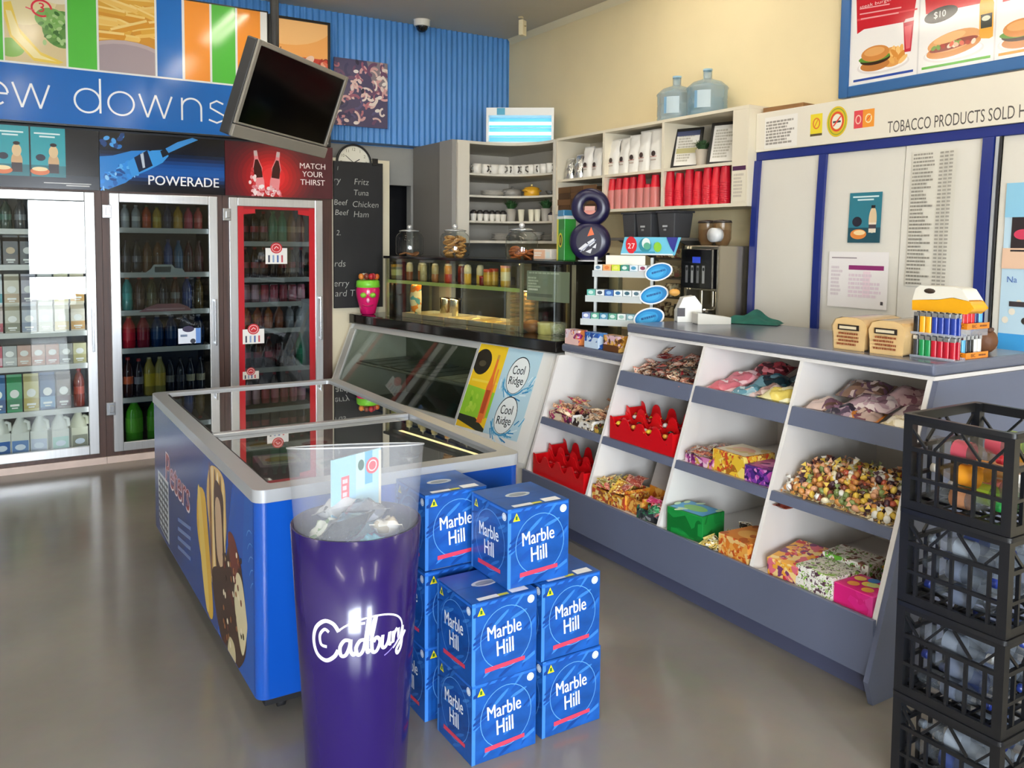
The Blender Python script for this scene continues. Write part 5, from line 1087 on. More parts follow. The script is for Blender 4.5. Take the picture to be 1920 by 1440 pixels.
# ------------------------------------------------------------------ packets and boxes
def sweet_box(lab, cols, loc, w, d, h, rz=0., open_=False, lid=None, scale=26, group=None, name='sweet_box', top=None, tilt=0.):
    """card display box: w along the counter, d deep; open ones show their packets"""
    t = thing(name, lab, 'box', loc, rz, group, (0, tilt, rz)); p = PRINT(tuple(cols), scale, .35, .5, R.random() * 9)
    m = MB()
    if open_:
        e = .004; m.box(-d / 2, -w / 2, 0, d / 2, w / 2, e); m.box(-d / 2, -w / 2, e, -d / 2 + e, w / 2, h * .72); m.box(d / 2 - e, -w / 2, e, d / 2, w / 2, h); m.box(-d / 2 + e, -w / 2, e, d / 2 - e, -w / 2 + e, h * .85); m.box(-d / 2 + e, w / 2 - e, e, d / 2 - e, w / 2, h * .85)
    else: m.box(-d / 2, -w / 2, 0, d / 2, w / 2, h)
    m.build('carton', p, t, 0 if open_ else .003)
    if lid:
        m = MB(Matrix.Translation((d / 2, 0, h)) @ Matrix.Rotation(lid[1], 4, 'Y')); m.box(-d * .9, -w / 2, 0, 0, w / 2, .004); m.build('lid', M(lid[0], .35) if isinstance(lid[0], str) else lid[0], t)
    if top:
        A = Art((-d / 2, w / 2, h), (0, -1, 0), (1, 0, 0), .0015); top(A, w, d); A.build('top_print', t, .35)
    t.location.x += .014
    return settle(t, loc[2]) if tilt else t
def packets(lab, loc, w, d, n, colsets, zmax, group, seed, size=(.075, .055), cat='sweet', name='sweet_packet', slope=1.0):
    """a loose heap of crinkled packets, every packet a thing; loc = front centre on the shelf"""
    rr = random.Random(seed)
    for i in range(n):
        f = rr.random(); x = loc[0] + .02 + d * f; y = loc[1] + (rr.random() - .5) * (w - size[0]); z = loc[2] + .006 + zmax * (.25 + .75 * f * slope) * rr.random() ** .6
        cs, nm = colsets[i % len(colsets)]
        k = ('pkt', cs, size)
        def mk():
            m = MB(); a, b = size
            top = lambda u, v: (b * (v - .5), a * (u - .5), .012 * math.sin(PI * u) * math.sin(PI * v) + .0015 * math.sin(17 * u + 9 * v))
            bot = lambda u, v: (b * (.5 - v), a * (u - .5), -.010 * math.sin(PI * u) * math.sin(PI * v))
            m.sheet(top, 8, 6); m.sheet(bot, 8, 6)
            q = m.mesh('wrapper', PRINT(cs, 40, .22, .6, len(cs) + a * 10, (1, 1, 1), .15))
            s = MB(); s.box(-b * .5, -a * .53, -.001, b * .5, -a * .49, .001)
            s2 = MB(); s2.box(-b * .5, a * .49, -.001, b * .5, a * .53, .001)
            return [('wrapper', q), ('crimp', s.mesh('crimp', M(cs[0], .3))), ('crimp', s2.mesh('crimp', M(cs[0], .3)))]
        inst(name, lab.format(nm), cat, shared(k, mk), (x, y, z), 0, group, (rr.uniform(-.5, .5), rr.uniform(-.6, .35), rr.uniform(-.9, .9)))
def mid(i): return (YD[i] + YD[i + 1] + TK) / 2
# bay 1 (second from the low end): top shelf of dark lolly packets
packets('{} lolly packet on the top shelf nearest the gum stand', (FX(Z1) + .01, mid(2), Z1), .50, .26, 64, [(('#6a3a2c', '#b88a6a', '#3a3034', '#e0c8b0'), 'brown'), (('#d98a72', '#f0c4ac', '#a84a3c', '#f2e4d8'), 'salmon pink'), (('#3a3c34', '#6a6458', '#8a2a30', '#c9b89a'), 'dark olive'), (('#c45a4a', '#e8b49a', '#7a2428'), 'coral')], .13, 'lolly packets on the first top shelf', 1)
# bay 2 top: pink, blue and yellow bags
def pillow(lab, loc, w, d, h, cols, rz=0., tilt=0., scale=13, rough=.2, film=None, name='sweet_bag', group=None):
    t = thing(name, lab, 'bag', loc, 0, group, (0, tilt, rz)); m = MB()
    def f(s):
        def g(u, v):
            b = (math.sin(PI * u) * math.sin(PI * v)) ** .5; wob = .012 * math.sin(11 * u + 3 * v + w * 50) * math.sin(9 * v + 2 * u) * b
            return (d * (v - .5) * (1 if s > 0 else 1), w * (u - .5) * s, h / 2 + s * (h / 2 * b + wob * (s > 0)))
        return g
    m.sheet(f(1), 14, 10); m.sheet(f(-1), 14, 10); m.build('pouch', PRINT(tuple(cols), scale, rough, .6, w * 31, (1, 1, 1), .2), t)
    for s in (-1, 1): MB().box(-d / 2, s * w * .5 - .008, h / 2 - .001, d / 2, s * w * .5 + .008, h / 2 + .001).build('crimp', M(cols[0], .3), t)
    return settle(t, loc[2])
xs = FX(Z1)
def heap_bags(i, z, specs):
    for k, (lab, fy, fx, dz, w, d, h, cols, rz, tilt) in enumerate(specs):
        w *= .88; d *= .9; hwid = w / 2 * math.cos(rz) + d / 2 * abs(math.sin(rz)) + .014
        pillow(lab, (FX(z) + max(fx, .03 + d / 2 + w / 2 * abs(math.sin(rz))), min(max(YD[i] + TK + (YD[i + 1] - YD[i] - TK) * fy, YD[i] + TK + hwid), YD[i + 1] - hwid), z + dz), w, d, h, cols, rz, tilt)
pk = ('#e8a4ac', '#f2cdd0', '#d0707e', '#f6e4e4', '#c95a68'); tq = ('#9cc4d0', '#d0e2e6', '#5f94a8', '#e6d0cc'); yl = ('#f0e49a', '#f6f0c8', '#e6d068', '#f2eab0'); dr = ('#7a2a34', '#a83a44', '#4a2028', '#c97a80'); dt = ('#2a4a58', '#3a6a7a', '#1c343e', '#6a94a0')
heap_bags(1, Z1, [('pink and white sweet bag at the low front of the middle top shelf', .84, .11, .005, .17, .16, .055, pk, .2, -.1), ('rose pink sweet bag behind the front pink bag', .80, .22, .03, .17, .16, .06, pk, -.3, -.25), ('pale blue sweet bag in the middle of the middle top shelf', .55, .10, .004, .15, .15, .05, tq, .1, -.1), ('teal sweet bag behind the pale blue bag', .52, .23, .035, .17, .16, .06, dt, .4, -.2), ('deep red sweet bag at the back of the middle top shelf', .70, .34, .06, .19, .16, .07, dr, .1, -.3), ('dark teal sweet bag at the back corner of the middle top shelf', .28, .34, .06, .2, .16, .06, dt, -.2, -.3), ('yellow popcorn bag at the front corner of the middle top shelf', .19, .10, .004, .17, .16, .075, yl, 0, -.1), ('pinkish grey sweet bag between the blue and the yellow bags', .36, .14, .02, .13, .14, .05, ('#d8b8b0', '#e8d4cc', '#b8948c'), .3, -.15)])
br = ('#8a6a58', '#b89a8c', '#5c4438', '#d0b8b0', '#6a4a5a'); mv = ('#b89aa4', '#d8c4c8', '#8a6a78', '#e4d6d4')
heap_bags(0, Z1, [('grey brown nut bag at the inner front of the last top shelf', .88, .10, .005, .14, .15, .06, br, .2, -.1), ('dark mauve sweet bag near the front of the last top shelf', .66, .09, .004, .15, .14, .05, ('#5a4a60', '#8a6a84', '#3a3444', '#b8a0b0'), -.1, -.1), ('orange flecked sweet bag at the front of the last top shelf', .50, .08, .004, .13, .13, .045, ('#d88a3a', '#c9b0a8', '#7a4a5a', '#e8d0c4'), .3, -.1), ('pale mauve sweet bag in the middle of the last top shelf', .55, .20, .03, .2, .17, .06, mv, .1, -.2), ('dusty pink sweet bag at the back of the last top shelf', .40, .31, .05, .22, .17, .07, ('#a8848a', '#c9a8aa', '#8a5a68'), -.2, -.25), ('brown sweet bag at the back of the last top shelf', .75, .30, .05, .2, .17, .07, br, .2, -.3), ('cream sweet bag at the outer front of the last top shelf', .12, .09, .004, .15, .14, .06, ('#e8dcc0', '#f2ead8', '#cfc09a'), 0, -.1), ('plum sweet bag beside the counter end on the last top shelf', .2, .22, .02, .17, .17, .06, mv, -.3, -.2)])
# red scalloped tubs
def red_tub(lab, i, z, n, w, full):
    y0 = YD[i] + TK + (YD[i + 1] - YD[i] - TK - w) / 2; x = FX(z) + .018
    for k in range(2):
        t = thing('red_tub', lab[k], 'tub', (x + .105 * k, y0, z + .001), 0); dep, H0 = .10, .125 + .045 * k
        red = M('#cf1018', .25, 0, .6); m = MB()
        def wall(xx, low):
            pts = [(0, 0), (w, 0)]; seg = w / n
            top = []
            for j in range(n):
                for q in range(17):
                    u = q / 16; top.append((w - (j + u) * seg, H0 * low * (1 - (.42 * math.sqrt(max(0, 1 - ((u - .5) / .27) ** 2)) if abs(u - .5) < .27 else .10 * (min(u, 1 - u) / .23) ** 2))))
            m.prism(pts + top, xx, xx + .004, 'x')
        wall(0, .92); wall(dep, 1.0); m.box(.004, 0, 0, dep, w, .004); m.box(.004, 0, .004, dep, .004, H0 * .85); m.box(.004, w - .004, .004, dep, w, H0 * .85)
        for j in range(1, n): m.box(.004, j * w / n - .002, .004, dep, j * w / n + .002, H0 * .6)
        m.build('tub', red, t)
        for j in range(n):
            for q in range(full):
                c, nm = [('#2a2420', 'black'), ('#e6c83a', 'yellow'), ('#f0ece4', 'white'), ('#c8202a', 'red'), ('#d89a3a', 'amber'), ('#a8141c', 'dark red')][(j * 3 + q * 2 + k) % 6 if full > 2 else 5]
                o = inst('wrapped_lolly', f'{nm} wrapped lolly in compartment {ORD[j]} of the {lab[k]}'[:120] if False else f'{nm} lolly in the {lab[2 + k]}', 'sweet', lolly(c), (x + .105 * k + .03 + .035 * (q % 2), y0 + (j + .3 + .4 * (q // 2 % 2)) * w / n, z + H0 * .45 + .012 * q), R.random() * 6, f'lollies in the {lab[2 + k]}')
def lolly(c):
    def mk():
        b = MB().ball((0, 0, 0), .016, .0135, .011, 10, 6).mesh('sweet', M(c, .22, 0, .6))
        q = [('sweet', b)]
        for s in (-1, 1): q.append(('twist', MB().add([(s * .014, 0, 0), (s * .032, -.011, .004), (s * .032, .011, -.004)], [(0, 1, 2)]).mesh('twist', M(c, .3))))
        return q
    return shared(('lolly', c), mk)
red_tub(['front red scalloped tub on the shelf under the lolly packets', 'back red scalloped tub on the shelf under the lolly packets', 'front tub under the lolly packets', 'back tub under the lolly packets'], 2, Z2, 4, .46, 4)
red_tub(['front red scalloped tub at the low end near the floor', 'back red scalloped tub at the low end near the floor', 'front tub at the low counter end', 'back tub at the low counter end'], 3, Z3, 4, .47, 2)
# bay 3 (low end), middle shelf: chocolate bar boxes
x2 = FX(Z2)
sweet_box('purple edged chocolate box at the inner end of the low shelf', ('#3a2030', '#c9a07a', '#7a1a50', '#e8d4b4', '#b02a6a'), (x2 + .10, 3.78, Z2), .20, .17, .055, .05, True, name='chocolate_box')
packets('{} chocolate bar heaped in the box on the low shelf', (x2 + .01, 3.76, Z2 + .04), .2, .18, 16, [(('#c98a5a', '#3a1f1a', '#e8c89a', '#a8305a'), 'gold brown'), (('#d8a884', '#f0dcc0', '#6a3a2c'), 'tan')], .09, 'bars in the low shelf box', 5, (.10, .03), 'chocolate bar', 'chocolate_bar')
sweet_box('white and brown chocolate box beside the purple edged box', ('#f0ece4', '#3a2c28', '#e8e0d0', '#d8cbb0', '#f6f3ee'), (x2 + .10, 3.57, Z2), .19, .17, .06, -.05, True, name='chocolate_box')
packets('{} chocolate bar heaped beside the white box on the low shelf', (x2 + .03, 3.50, Z2 + .035), .24, .2, 18, [(('#c9a27c', '#e8d4b8', '#8a5a3a'), 'caramel'), (('#7a4a34', '#b07a5a', '#d8b48c'), 'brown')], .10, 'bars beside the white box', 6, (.10, .03), 'chocolate bar', 'chocolate_bar')
sweet_box('olive and black chocolate box at the divider on the low shelf', ('#5a5a34', '#2a2a24', '#c9a84a', '#8a3a2c'), (x2 + .09, 3.42, Z2), .09, .15, .045, 0, True, name='chocolate_box')
# bay 2, bottom: golden boxes
x3 = FX(Z3)
sweet_box('golden sweet box spilling at the bottom shelf beside the red tubs', ('#c98a2a', '#e0b04a', '#8a4a2c', '#e8d08a', '#b8482c'), (x3 + .10, 3.22, Z3), .24, .17, .085, .06, True, scale=30)
packets('{} sweet packet heaped in the golden box on the bottom shelf', (x3 + .01, 3.23, Z3 + .07), .25, .17, 16, [(('#e0b84a', '#c9862a', '#f0dc9a', '#8a3a24'), 'gold'), (('#d88a72', '#f0c4a8', '#a84a3c'), 'peach'), (('#c9b23a', '#e8dc8a', '#7a6a24'), 'yellow')], .05, 'packets in the golden box', 8)
sweet_box('amber sweet box with open grey lid beside the golden box', ('#d08a2a', '#c9682c', '#e8b45a', '#a8501f'), (x3 + .11, 3.04, Z3), .15, .16, .10, -.08, True, ('#a8a098', 1.9))
sweet_box('small dark sweet box with pink packets at the bottom shelf divider', ('#3a3c40', '#2a6a48', '#8a8c90', '#1f2428'), (x3 + .07, 2.93, Z3), .13, .11, .07, .1, True)
packets('{} packet in the small dark box on the bottom shelf', (x3 - .0, 2.90, Z3 + .05), .16, .15, 9, [(('#e05a8a', '#f0a4c0', '#c8326a'), 'pink'), (('#2a8a5a', '#6ab88a', '#1f5a3c'), 'green'), (('#b8303c', '#e07a80', '#f0d4d0'), 'red')], .045, 'packets in the small dark box', 9)
sweet_box('flat orange card leaning behind the small dark box', ('#e8782a', '#f08a3a', '#d8621c'), (x3 + .24, 2.95, Z3 + .0), .12, .012, .17, -.1, name='card_flap')
# middle bay, middle shelf
def lidprint(c1, c2, c3):
    def f(A, w, d):
        A.rect(w * .04, d * .05, w * .96, d * .95, c1).ell(w * .5, d * .5, w * .3, d * .25, c2)
        for i in range(6): A.ell(w * R.random(), d * R.random(), w * .12, d * .08, c3, R.random() * 3)
    return f
sweet_box('pink and purple sweet box next to the inner divider of the middle shelf', ('#b0488a', '#d884b4', '#7a2a6a', '#e8c4d4', '#c9a24a'), (x2 + .11, 2.70, Z2), .17, .19, .06, .04, True)
packets('{} packet in the pink and purple box', (x2 + .01, 2.70, Z2 + .045), .17, .18, 10, [(('#a8a098', '#c9c0b4', '#8a6a5a'), 'grey'), (('#c9703a', '#e8a86a', '#8a3a2c'), 'orange')], .03, 'packets in the pink and purple box', 12)
sweet_box('yellow sweet box with cream lid in the centre of the middle shelf', ('#e8c03a', '#f0d872', '#c94a2a', '#e0a02a', '#a86a24'), (x2 + .11, 2.525, Z2), .19, .18, .095, -.03, top=lidprint('#ece0c4', '#e8b49a', '#d8c07a'))
sweet_box('violet sweet box by the outer divider of the middle shelf', ('#4a2a7a', '#7a3a9a', '#b04aa0', '#d88ac4', '#2f1f5a'), (x2 + .10, 2.362, Z2), .14, .17, .07, .05, top=lidprint('#a84a9a', '#d890c4', '#6a2a7a'))
# middle bay, bottom
sweet_box('green sweet box with blue picture lid on the bottom shelf', ('#157a34', '#1a8a3c', '#0f6a2a'), (x3 + .085, 2.68, Z3), .20, .15, .115, .12, top=lidprint('#3a9ad0', '#7ac060', '#b8dcb0'), scale=6)
packets('{} packet spilling beside the green box', (x3 - .0, 2.50, Z3 + .0), .15, .2, 14, [(('#e8d88a', '#f6f0d8', '#5a4a2c', '#c9a84a'), 'cream yellow'), (('#f0ece0', '#c9b48a', '#3a3028'), 'white')], .075, 'packets beside the green box', 14)
sweet_box('orange printed sweet box by the outer divider of the bottom shelf', ('#d87a2a', '#e8a44a', '#c2501f', '#e8c07a'), (x3 + .10, 2.378, Z3), .17, .19, .085, -.05, top=lidprint('#dc8a3c', '#e8b060', '#b8602c'))
packets('{} packet stacked behind the orange printed box', (x3 + .18, 2.38, Z3), .2, .14, 10, [(('#c9682c', '#e0944a', '#8a3a1f'), 'orange')], .13, 'packets behind the orange box', 15)
# last bay, middle shelf: the big heap of mixed lollies, each one a thing
rr = random.Random(77); pal = [('#efe2bc', 'cream'), ('#e6c65a', 'yellow'), ('#8a4a38', 'brown'), ('#f2efe6', 'white'), ('#5a3a34', 'dark brown'), ('#b8553f', 'brick red'), ('#7f8f52', 'olive green'), ('#d8a07a', 'peach'), ('#dcb94a', 'gold'), ('#4a2f3a', 'plum'), ('#c98a4a', 'caramel')]
W0, W1y = YD[0] + TK + .03, YD[1] - .03; n = 0
hl_ = lambda u, v: .004 + .10 * min(1, v / .4) * (1 - (2 * u - 1) ** 6)
for q in range(13):
    for p_ in range(22):
        u, v = (p_ + .5 + rr.uniform(-.4, .4)) / 22, (q + .5 + rr.uniform(-.4, .4)) / 13
        c, nm = pal[rr.randrange(len(pal))]
        inst('wrapped_lolly', f'{nm} wrapped lolly in the big mixed heap of the last middle shelf', 'sweet', lolly(c), (FX(Z2) + .028 + .235 * v, W0 + (W1y - W0) * u, Z2 + .012 + hl_(u, v) + .012 * rr.random()), 0, f'{nm} lollies in the big mixed heap', (rr.random() * 6, rr.random() * 6, rr.random() * 6))
m = MB(); m.sheet(lambda u, v: (FX(Z2) + .03 + .24 * v, W0 + (W1y - W0) * u, Z2 + .004 + .10 * min(1, v / .4) * (1 - (2 * u - 1) ** 6)), 12, 8); tr = m.build('lolly_filling', PRINT(('#cdb88a', '#8a5a44', '#e2d6b0', '#b8964a', '#5a4038'), 60, .4, .5, 4, (1, 1, 1), .6)); tag(tr, 'undersides of the mixed lollies packed beneath the big heap', 'sweets'); tr['kind'] = 'stuff'
pillow('red brown packet hanging out under the lolly shelf', (x2 - .005 + .05, 2.215, Z2 - .065), .05, .10, .03, ('#a8503c', '#c9785a', '#7a3428'), 0, .0)
# last bay, bottom
sweet_box('red and yellow sweet box by the inner divider of the last bottom shelf', ('#c8303a', '#e8a83a', '#7a3a6a', '#f0d08a', '#d86a7a'), (x3 + .12, 2.14, Z3), .14, .22, .07, .1, tilt=-.12)
sweet_box('white speckled sweet box in the middle of the last bottom shelf', ('#f0eee6', '#f4f2ec', '#e8e4d8', '#8ab84a', '#5a3a4a', '#ece8de'), (x3 + .09, 1.985, Z3), .17, .16, .085, -.04, scale=55)
sweet_box('second white speckled box with green edge behind the first', ('#f0eee6', '#ecebe4', '#6ab03a', '#7a4a3a', '#f4f2ea'), (x3 + .25, 1.99, Z3), .19, .14, .10, .1, scale=45)
sweet_box('bright pink sweet box with yellow figures by the counter end', ('#e0288a', '#e8449a', '#d81f7c'), (x3 + .085, 1.82, Z3), .16, .15, .075, -.02, top=lambda A, w, d: [A.ell(w * a, d * b, w * .13, d * .15, c) for a, b, c in ((.2, .7, '#f0c86a'), (.5, .55, '#e8d05a'), (.8, .7, '#f0d49a'), (.3, .3, '#f0a04a'), (.7, .25, '#e8b04a'), (.45, .85, '#3a7ac4'), (.6, .6, '#c9d88a'))], scale=8)
packets('{} packet stacked behind the bright pink box', (x3 + .17, 1.82, Z3), .16, .16, 9, [(('#c9962a', '#e0b85a', '#8a5a1f'), 'gold'), (('#b83a6a', '#d87a9a', '#8a1f4a'), 'rose')], .10, 'packets behind the bright pink box', 18)
# ------------------------------------------------------------------ gum stand on the low worktop
GO = Vector((2.815, 3.81, .981)); gd = Vector((.3, -.44, 0)).normalized(); gang = math.atan2(gd.y, gd.x)
gs = thing('gum_stand', 'tiered clear chewing gum stand with three blue oval signs', 'display stand', GO, gang)   # x along, y back
def tier(z, y0, x0, x1):
    m = MB(); m.box(x0, y0, z - .006, x1, y0 + .10, z); m.box(x0, y0 - .004, z - .006, x1, y0 - .001, z + .03); m.build('tier', FILM('#e8eeee', .55, .2), gs)
TI = [(.395, .05, .05, .37), (.255, .02, .02, .345), (.125, -.0, .0, .32)]
for tt in TI: tier(*tt)
m = MB(); m.box(.03, .14, 0, .045, .155, .50); m.build('post', M('#d8dcdc', .3), gs); m = MB(); m.box(.36, .14, 0, .375, .155, .50); m.build('post', M('#d8dcdc', .3), gs)
m = MB(); m.box(.03, .02, .0, .375, .16, .012); m.build('base', M('#dfe2e2', .4), gs)
m = MB(); m.box(.10, .135, .41, .33, .139, .51); m.build('backing', M('#f0eee6', .5), gs)
hm = MB(Matrix.Translation((.19, .12, .515)) @ Matrix.Rotation(-.12, 4, 'X')); hm.prism([(0, 0), (.31, 0), (.34, .10), (.02, .10)], 0, .004, 'y'); hd = hm.build('header', M('#6cc0de', .3), gs)
A = Art((.19, .1195, .515), (1, 0, 0), (0, -.12, 1), .002); A.ell(.065, .055, .032, .048, '#d8202c').text('27', .065, .035, .03, '#f6e4e4', None, .02, 0, 'c').ell(.145, .055, .035, .04, '#2f8a9a').ell(.15, .065, .024, .03, '#e8f0ee').ell(.155, .05, .02, .02, '#5aa88a').ell(.215, .045, .022, .028, '#8ac43a').poly([(.265, .10), (.33, .10), (.305, .015), (.285, .05)], '#2a2f8a').rect(.08, .012, .2, .02, '#3a94b4').rect(0.005, .0, .30, .008, '#e6f2f6'); A.build('header_print', hd, .3)
def oval(x, y, z, k):
    T = Matrix.Translation((x, y, z)) @ Matrix.Rotation(-.28, 4, 'Y') @ Matrix.Rotation(PI / 2, 4, 'X'); a, b = .078 * k, .048 * k
    P = [(a * math.cos(2 * PI * i / 32), b * math.sin(2 * PI * i / 32)) for i in range(32)]
    m = MB(T); m.prism(P, 0, .004, 'z'); o = m.build('oval_sign', M('#f2f6f8', .3), gs)
    U, V = T.to_3x3() @ Vector((1, 0, 0)), T.to_3x3() @ Vector((0, 1, 0)); A = Art(T @ Vector((0, 0, .004)), U, V); A.ell(0, 0, a * .9, b * .86, '#1f7fc4').ell(-a * .1, 0, a * .7, b * .66, '#2f9ad8').ell(-a * .15, -b * .05, a * .5, b * .45, '#3faae4'); A.scribble(-a * .5, -b * .12, a * .55, b * .22, 1, '#1a5a9a', R, .9); A.build('sign_print', o, .25)
oval(.435, .03, .425, 1); oval(.415, .015, .30, 1.05); oval(.395, -.005, .175, 1.12)
gum = [[('#e8ecec', '#5a7a94', 'silver'), ('#e8a86a', '#d8783a', 'orange'), ('#c9d83a', '#e0dc6a', 'lime'), ('#2f8a78', '#d8e6e2', 'green'), ('#dce8f0', '#4a94b8', 'ice blue'), ('#e4e8ec', '#8a3a5a', 'white and plum')], [('#5fb0a4', '#c9e4de', 'mint'), ('#e2e8ea', '#3a4a5a', 'white'), ('#2f5fa8', '#8ab4dc', 'blue'), ('#e4ecec', '#2f6a9a', 'white and blue'), ('#e0e6e6', '#2a5a6a', 'pale teal'), ('#e6eaea', '#4a6a7a', 'pearl')], [('#7a8ab8', '#e4e6ee', 'lavender'), ('#5fa894', '#dce8e2', 'sea green'), ('#4a8aa8', '#c9dce6', 'steel blue'), ('#5aa08a', '#cfe2da', 'jade'), ('#e4ecea', '#9ac4b8', 'frost white'), ('#8ab0b8', '#e2ecec', 'grey blue')]]
for r_, (z, y0, x0, x1) in enumerate(TI):
    for i, (c, c2, nm) in enumerate(gum[r_]):
        x = x0 + .004 + (x1 - x0 - .01) * (i + .5) / 6; P = GO + Matrix.Rotation(gang, 3, 'Z') @ Vector((x, y0 + .045, z + .001))
        t = thing('gum_pack', f'{nm} gum pack, {ORD[i]} along the {["top", "middle", "lowest"][r_]} tier of the gum stand', 'gum', P, gang, 'gum packs on the tiered stand'); w = (x1 - x0) / 6 - .006
        MB().box(-w / 2, -.04, 0, w / 2, .04, .062).build('box', M(c, .3), t, .002); A = Art((-w / 2, -.04, 0), (1, 0, 0), (0, 0, 1)); A.rect(.003, .008, w - .003, .03, c2).ell(w / 2, .046, w * .3, .010, c2); A.build('print', t)
for i, (px, w, cols, nm) in enumerate(((1084, .13, ('#c83a7a', '#e88a4a', '#f0c8c0', '#8a2a6a', '#e8d4dc'), 'pink and orange'), (1121, .125, ('#2a5ab0', '#4a8ad0', '#c9dcf0', '#1f4490'), 'blue'), (1158, .13, ('#8a5a1f', '#c98a2a', '#5a3414', '#e0b05a', '#d8b4c0'), 'gold brown'))):
    P = onz(px, 640, .99); x = 2.845
    y = onx(px, 630, x).y; t = thing('sweet_box', f'{nm} sweet box on the low worktop under the gum stand', 'box', (x, y, .981), 0); 
    MB().box(-.045, -w / 2, 0, .02, w / 2, .085).build('carton', PRINT(cols, 22, .3, .5, i), t, .003); MB().box(-.046, -w / 2, .0, -.0455, w / 2, .035).build('front_band', M(cols[2], .35), t)
# ------------------------------------------------------------------ things on the worktop
ZT = 1.1465
for k, (y, lab) in enumerate(((2.105, 'first loaf of sliced bread, next to the open worktop'), (1.955, 'second loaf of sliced bread, next to the lighter trays'))):
    t = thing('bread_loaf', lab, 'bread', (2.99, y - (.012 if k else 0), ZT), .06)
    P = [(-.066, 0), (.066, 0), (.069, .05), (.075, .09), (.06, .118), (.03, .127), (-.03, .127), (-.06, .118), (-.075, .09), (-.069, .05)]
    m = MB(); m.prism(P, -.13, .13, 'x', True); m.build('loaf', M('#f2d9ae', .5, var=.08, vscale=14, bump=.1, bscale=40), t, .012, 3)
    q = MB(); q.prism([(a * 1.03, b * 1.02) for a, b in P], -.136, .136, 'x', True); q.build('wrap', GLASS('#fbf3e4', 1.2, .12, .96), t, .01, 2)
    A = Art((-.1405, .064, .0), (0, -1, 0), (0, 0, 1)); A.rect(.02, .078, .112, .10, '#2a1f1a').rect(.026, .083, .10, .094, '#d8c9a8')
    for i in range(4): A.scribble(.018 + .006 * (i % 2), .016 + .014 * i, .112, .030 + .014 * i, 1, '#8a4a2c', R, .85, .45)
    A.build('label_print', t, .3)
jg = thing('yellow_jug', 'yellow jug bottle with white top lying across the lighter trays', 'bottle', (2.995, 1.775, ZT + .1685), 0); jg.scale = (.74, .74, .74)
P = [(-.17, 0), (.10, 0), (.165, .035), (.10, .118), (.06, .128), (-.13, .128), (-.155, .11), (-.172, .05)]
def ring(s, lo, hi):
    Q = []
    for a, b in P: Q.append((a, min(max(b, lo), hi)))
    return Q
Tj = Matrix.Rotation(-PI / 2 - .08, 4, 'Z')
m = MB(Tj); m.prism([(-.17, 0), (.13, 0), (.165, .03), (.14, .062), (.05, .075), (-.03, .06), (-.12, .055), (-.172, .05)], -.055, .055, 'y', True); m.build('lower_body', M('#f2ae1c', .25, 0, .6), jg, .02, 3)
m = MB(Tj); m.prism([(-.172, .052), (-.12, .057), (-.03, .062), (.05, .077), (.139, .064), (.10, .118), (.06, .128), (-.13, .128), (-.155, .11)], -.054, .054, 'y', True); m.build('upper_body', M('#f1ede0', .3), jg, .018, 3)
m = MB(Tj); m.ball((-.075, -.05, .102), .035, .012, .014); m.build('grip_recess', M('#3a2c22', .5), jg)
# trays of lighters
def lighter_parts(c):
    def mk():
        b = MB().prism([(.0055 * math.cos(a) * 1.0, .0115 * math.sin(a)) for a in [2 * PI * i / 10 for i in range(10)]], 0, .062, 'z', True).mesh('body', M(c, .25, 0, .6))
        h = MB().box(-.0045, -.009, .062, .0045, .009, .076).mesh('metal_hood', M('#c9ccd0', .2, .9)); w = MB().box(-.003, -.0095, .076, .003, -.002, .080).mesh('wheel', M('#3a3a3c', .4))
        return [('body', b), ('metal_hood', h), ('wheel', w)]
    return shared(('lighter', c), mk)
C_ = {'black': '#15151a', 'yellow': '#eea81c', 'blue': '#1e3a9a', 'red': '#d8202c', 'sky blue': '#5fb4e0', 'green': '#138a4a', 'crimson': '#b8142c', 'white': '#eceae4', 'navy': '#1a2a6a', 'dark grey': '#34363c'}
def tray(lab, nm, x, y, z, seqs, dy, clear=True):
    """lighters standing along the counter (towards smaller y); seqs = colours in order, two rows deep"""
    t = thing('lighter_tray', lab, 'tray', (x, y, z), 0); L = len(seqs) * dy + .006
    m = MB(); m.box(-.03, -L, 0, .03, .003, .004); m.box(-.032, -L, .004, -.030, .003, .010); m.box(.030, -L, .004, .032, .003, .012); m.build('tray', FILM('#c9d2e0', .35, .2), t)
    k = {}
    for i, c in enumerate(seqs):
        for r_ in range(2): inst('lighter', f'{c} lighter in the {nm}', 'lighter', lighter_parts(C_[c]), (x - .014 + .027 * r_, y - .009 - dy * i, z + .005), PI / 2 if False else 0, f'{c} lighters in the {nm}')
    return L
yS = 1.855
tray('lower clear tray of green and red lighters on the worktop', 'lower clear tray', 2.92, yS, ZT, ['dark grey'] * 1 + ['green'] * 2 + ['crimson'] * 4, .0235)
tray('upper clear tray of black yellow and blue lighters', 'upper clear tray', 2.92, yS, ZT + .086, ['black'] * 1 + ['yellow'] * 2 + ['blue'] * 4, .0235)
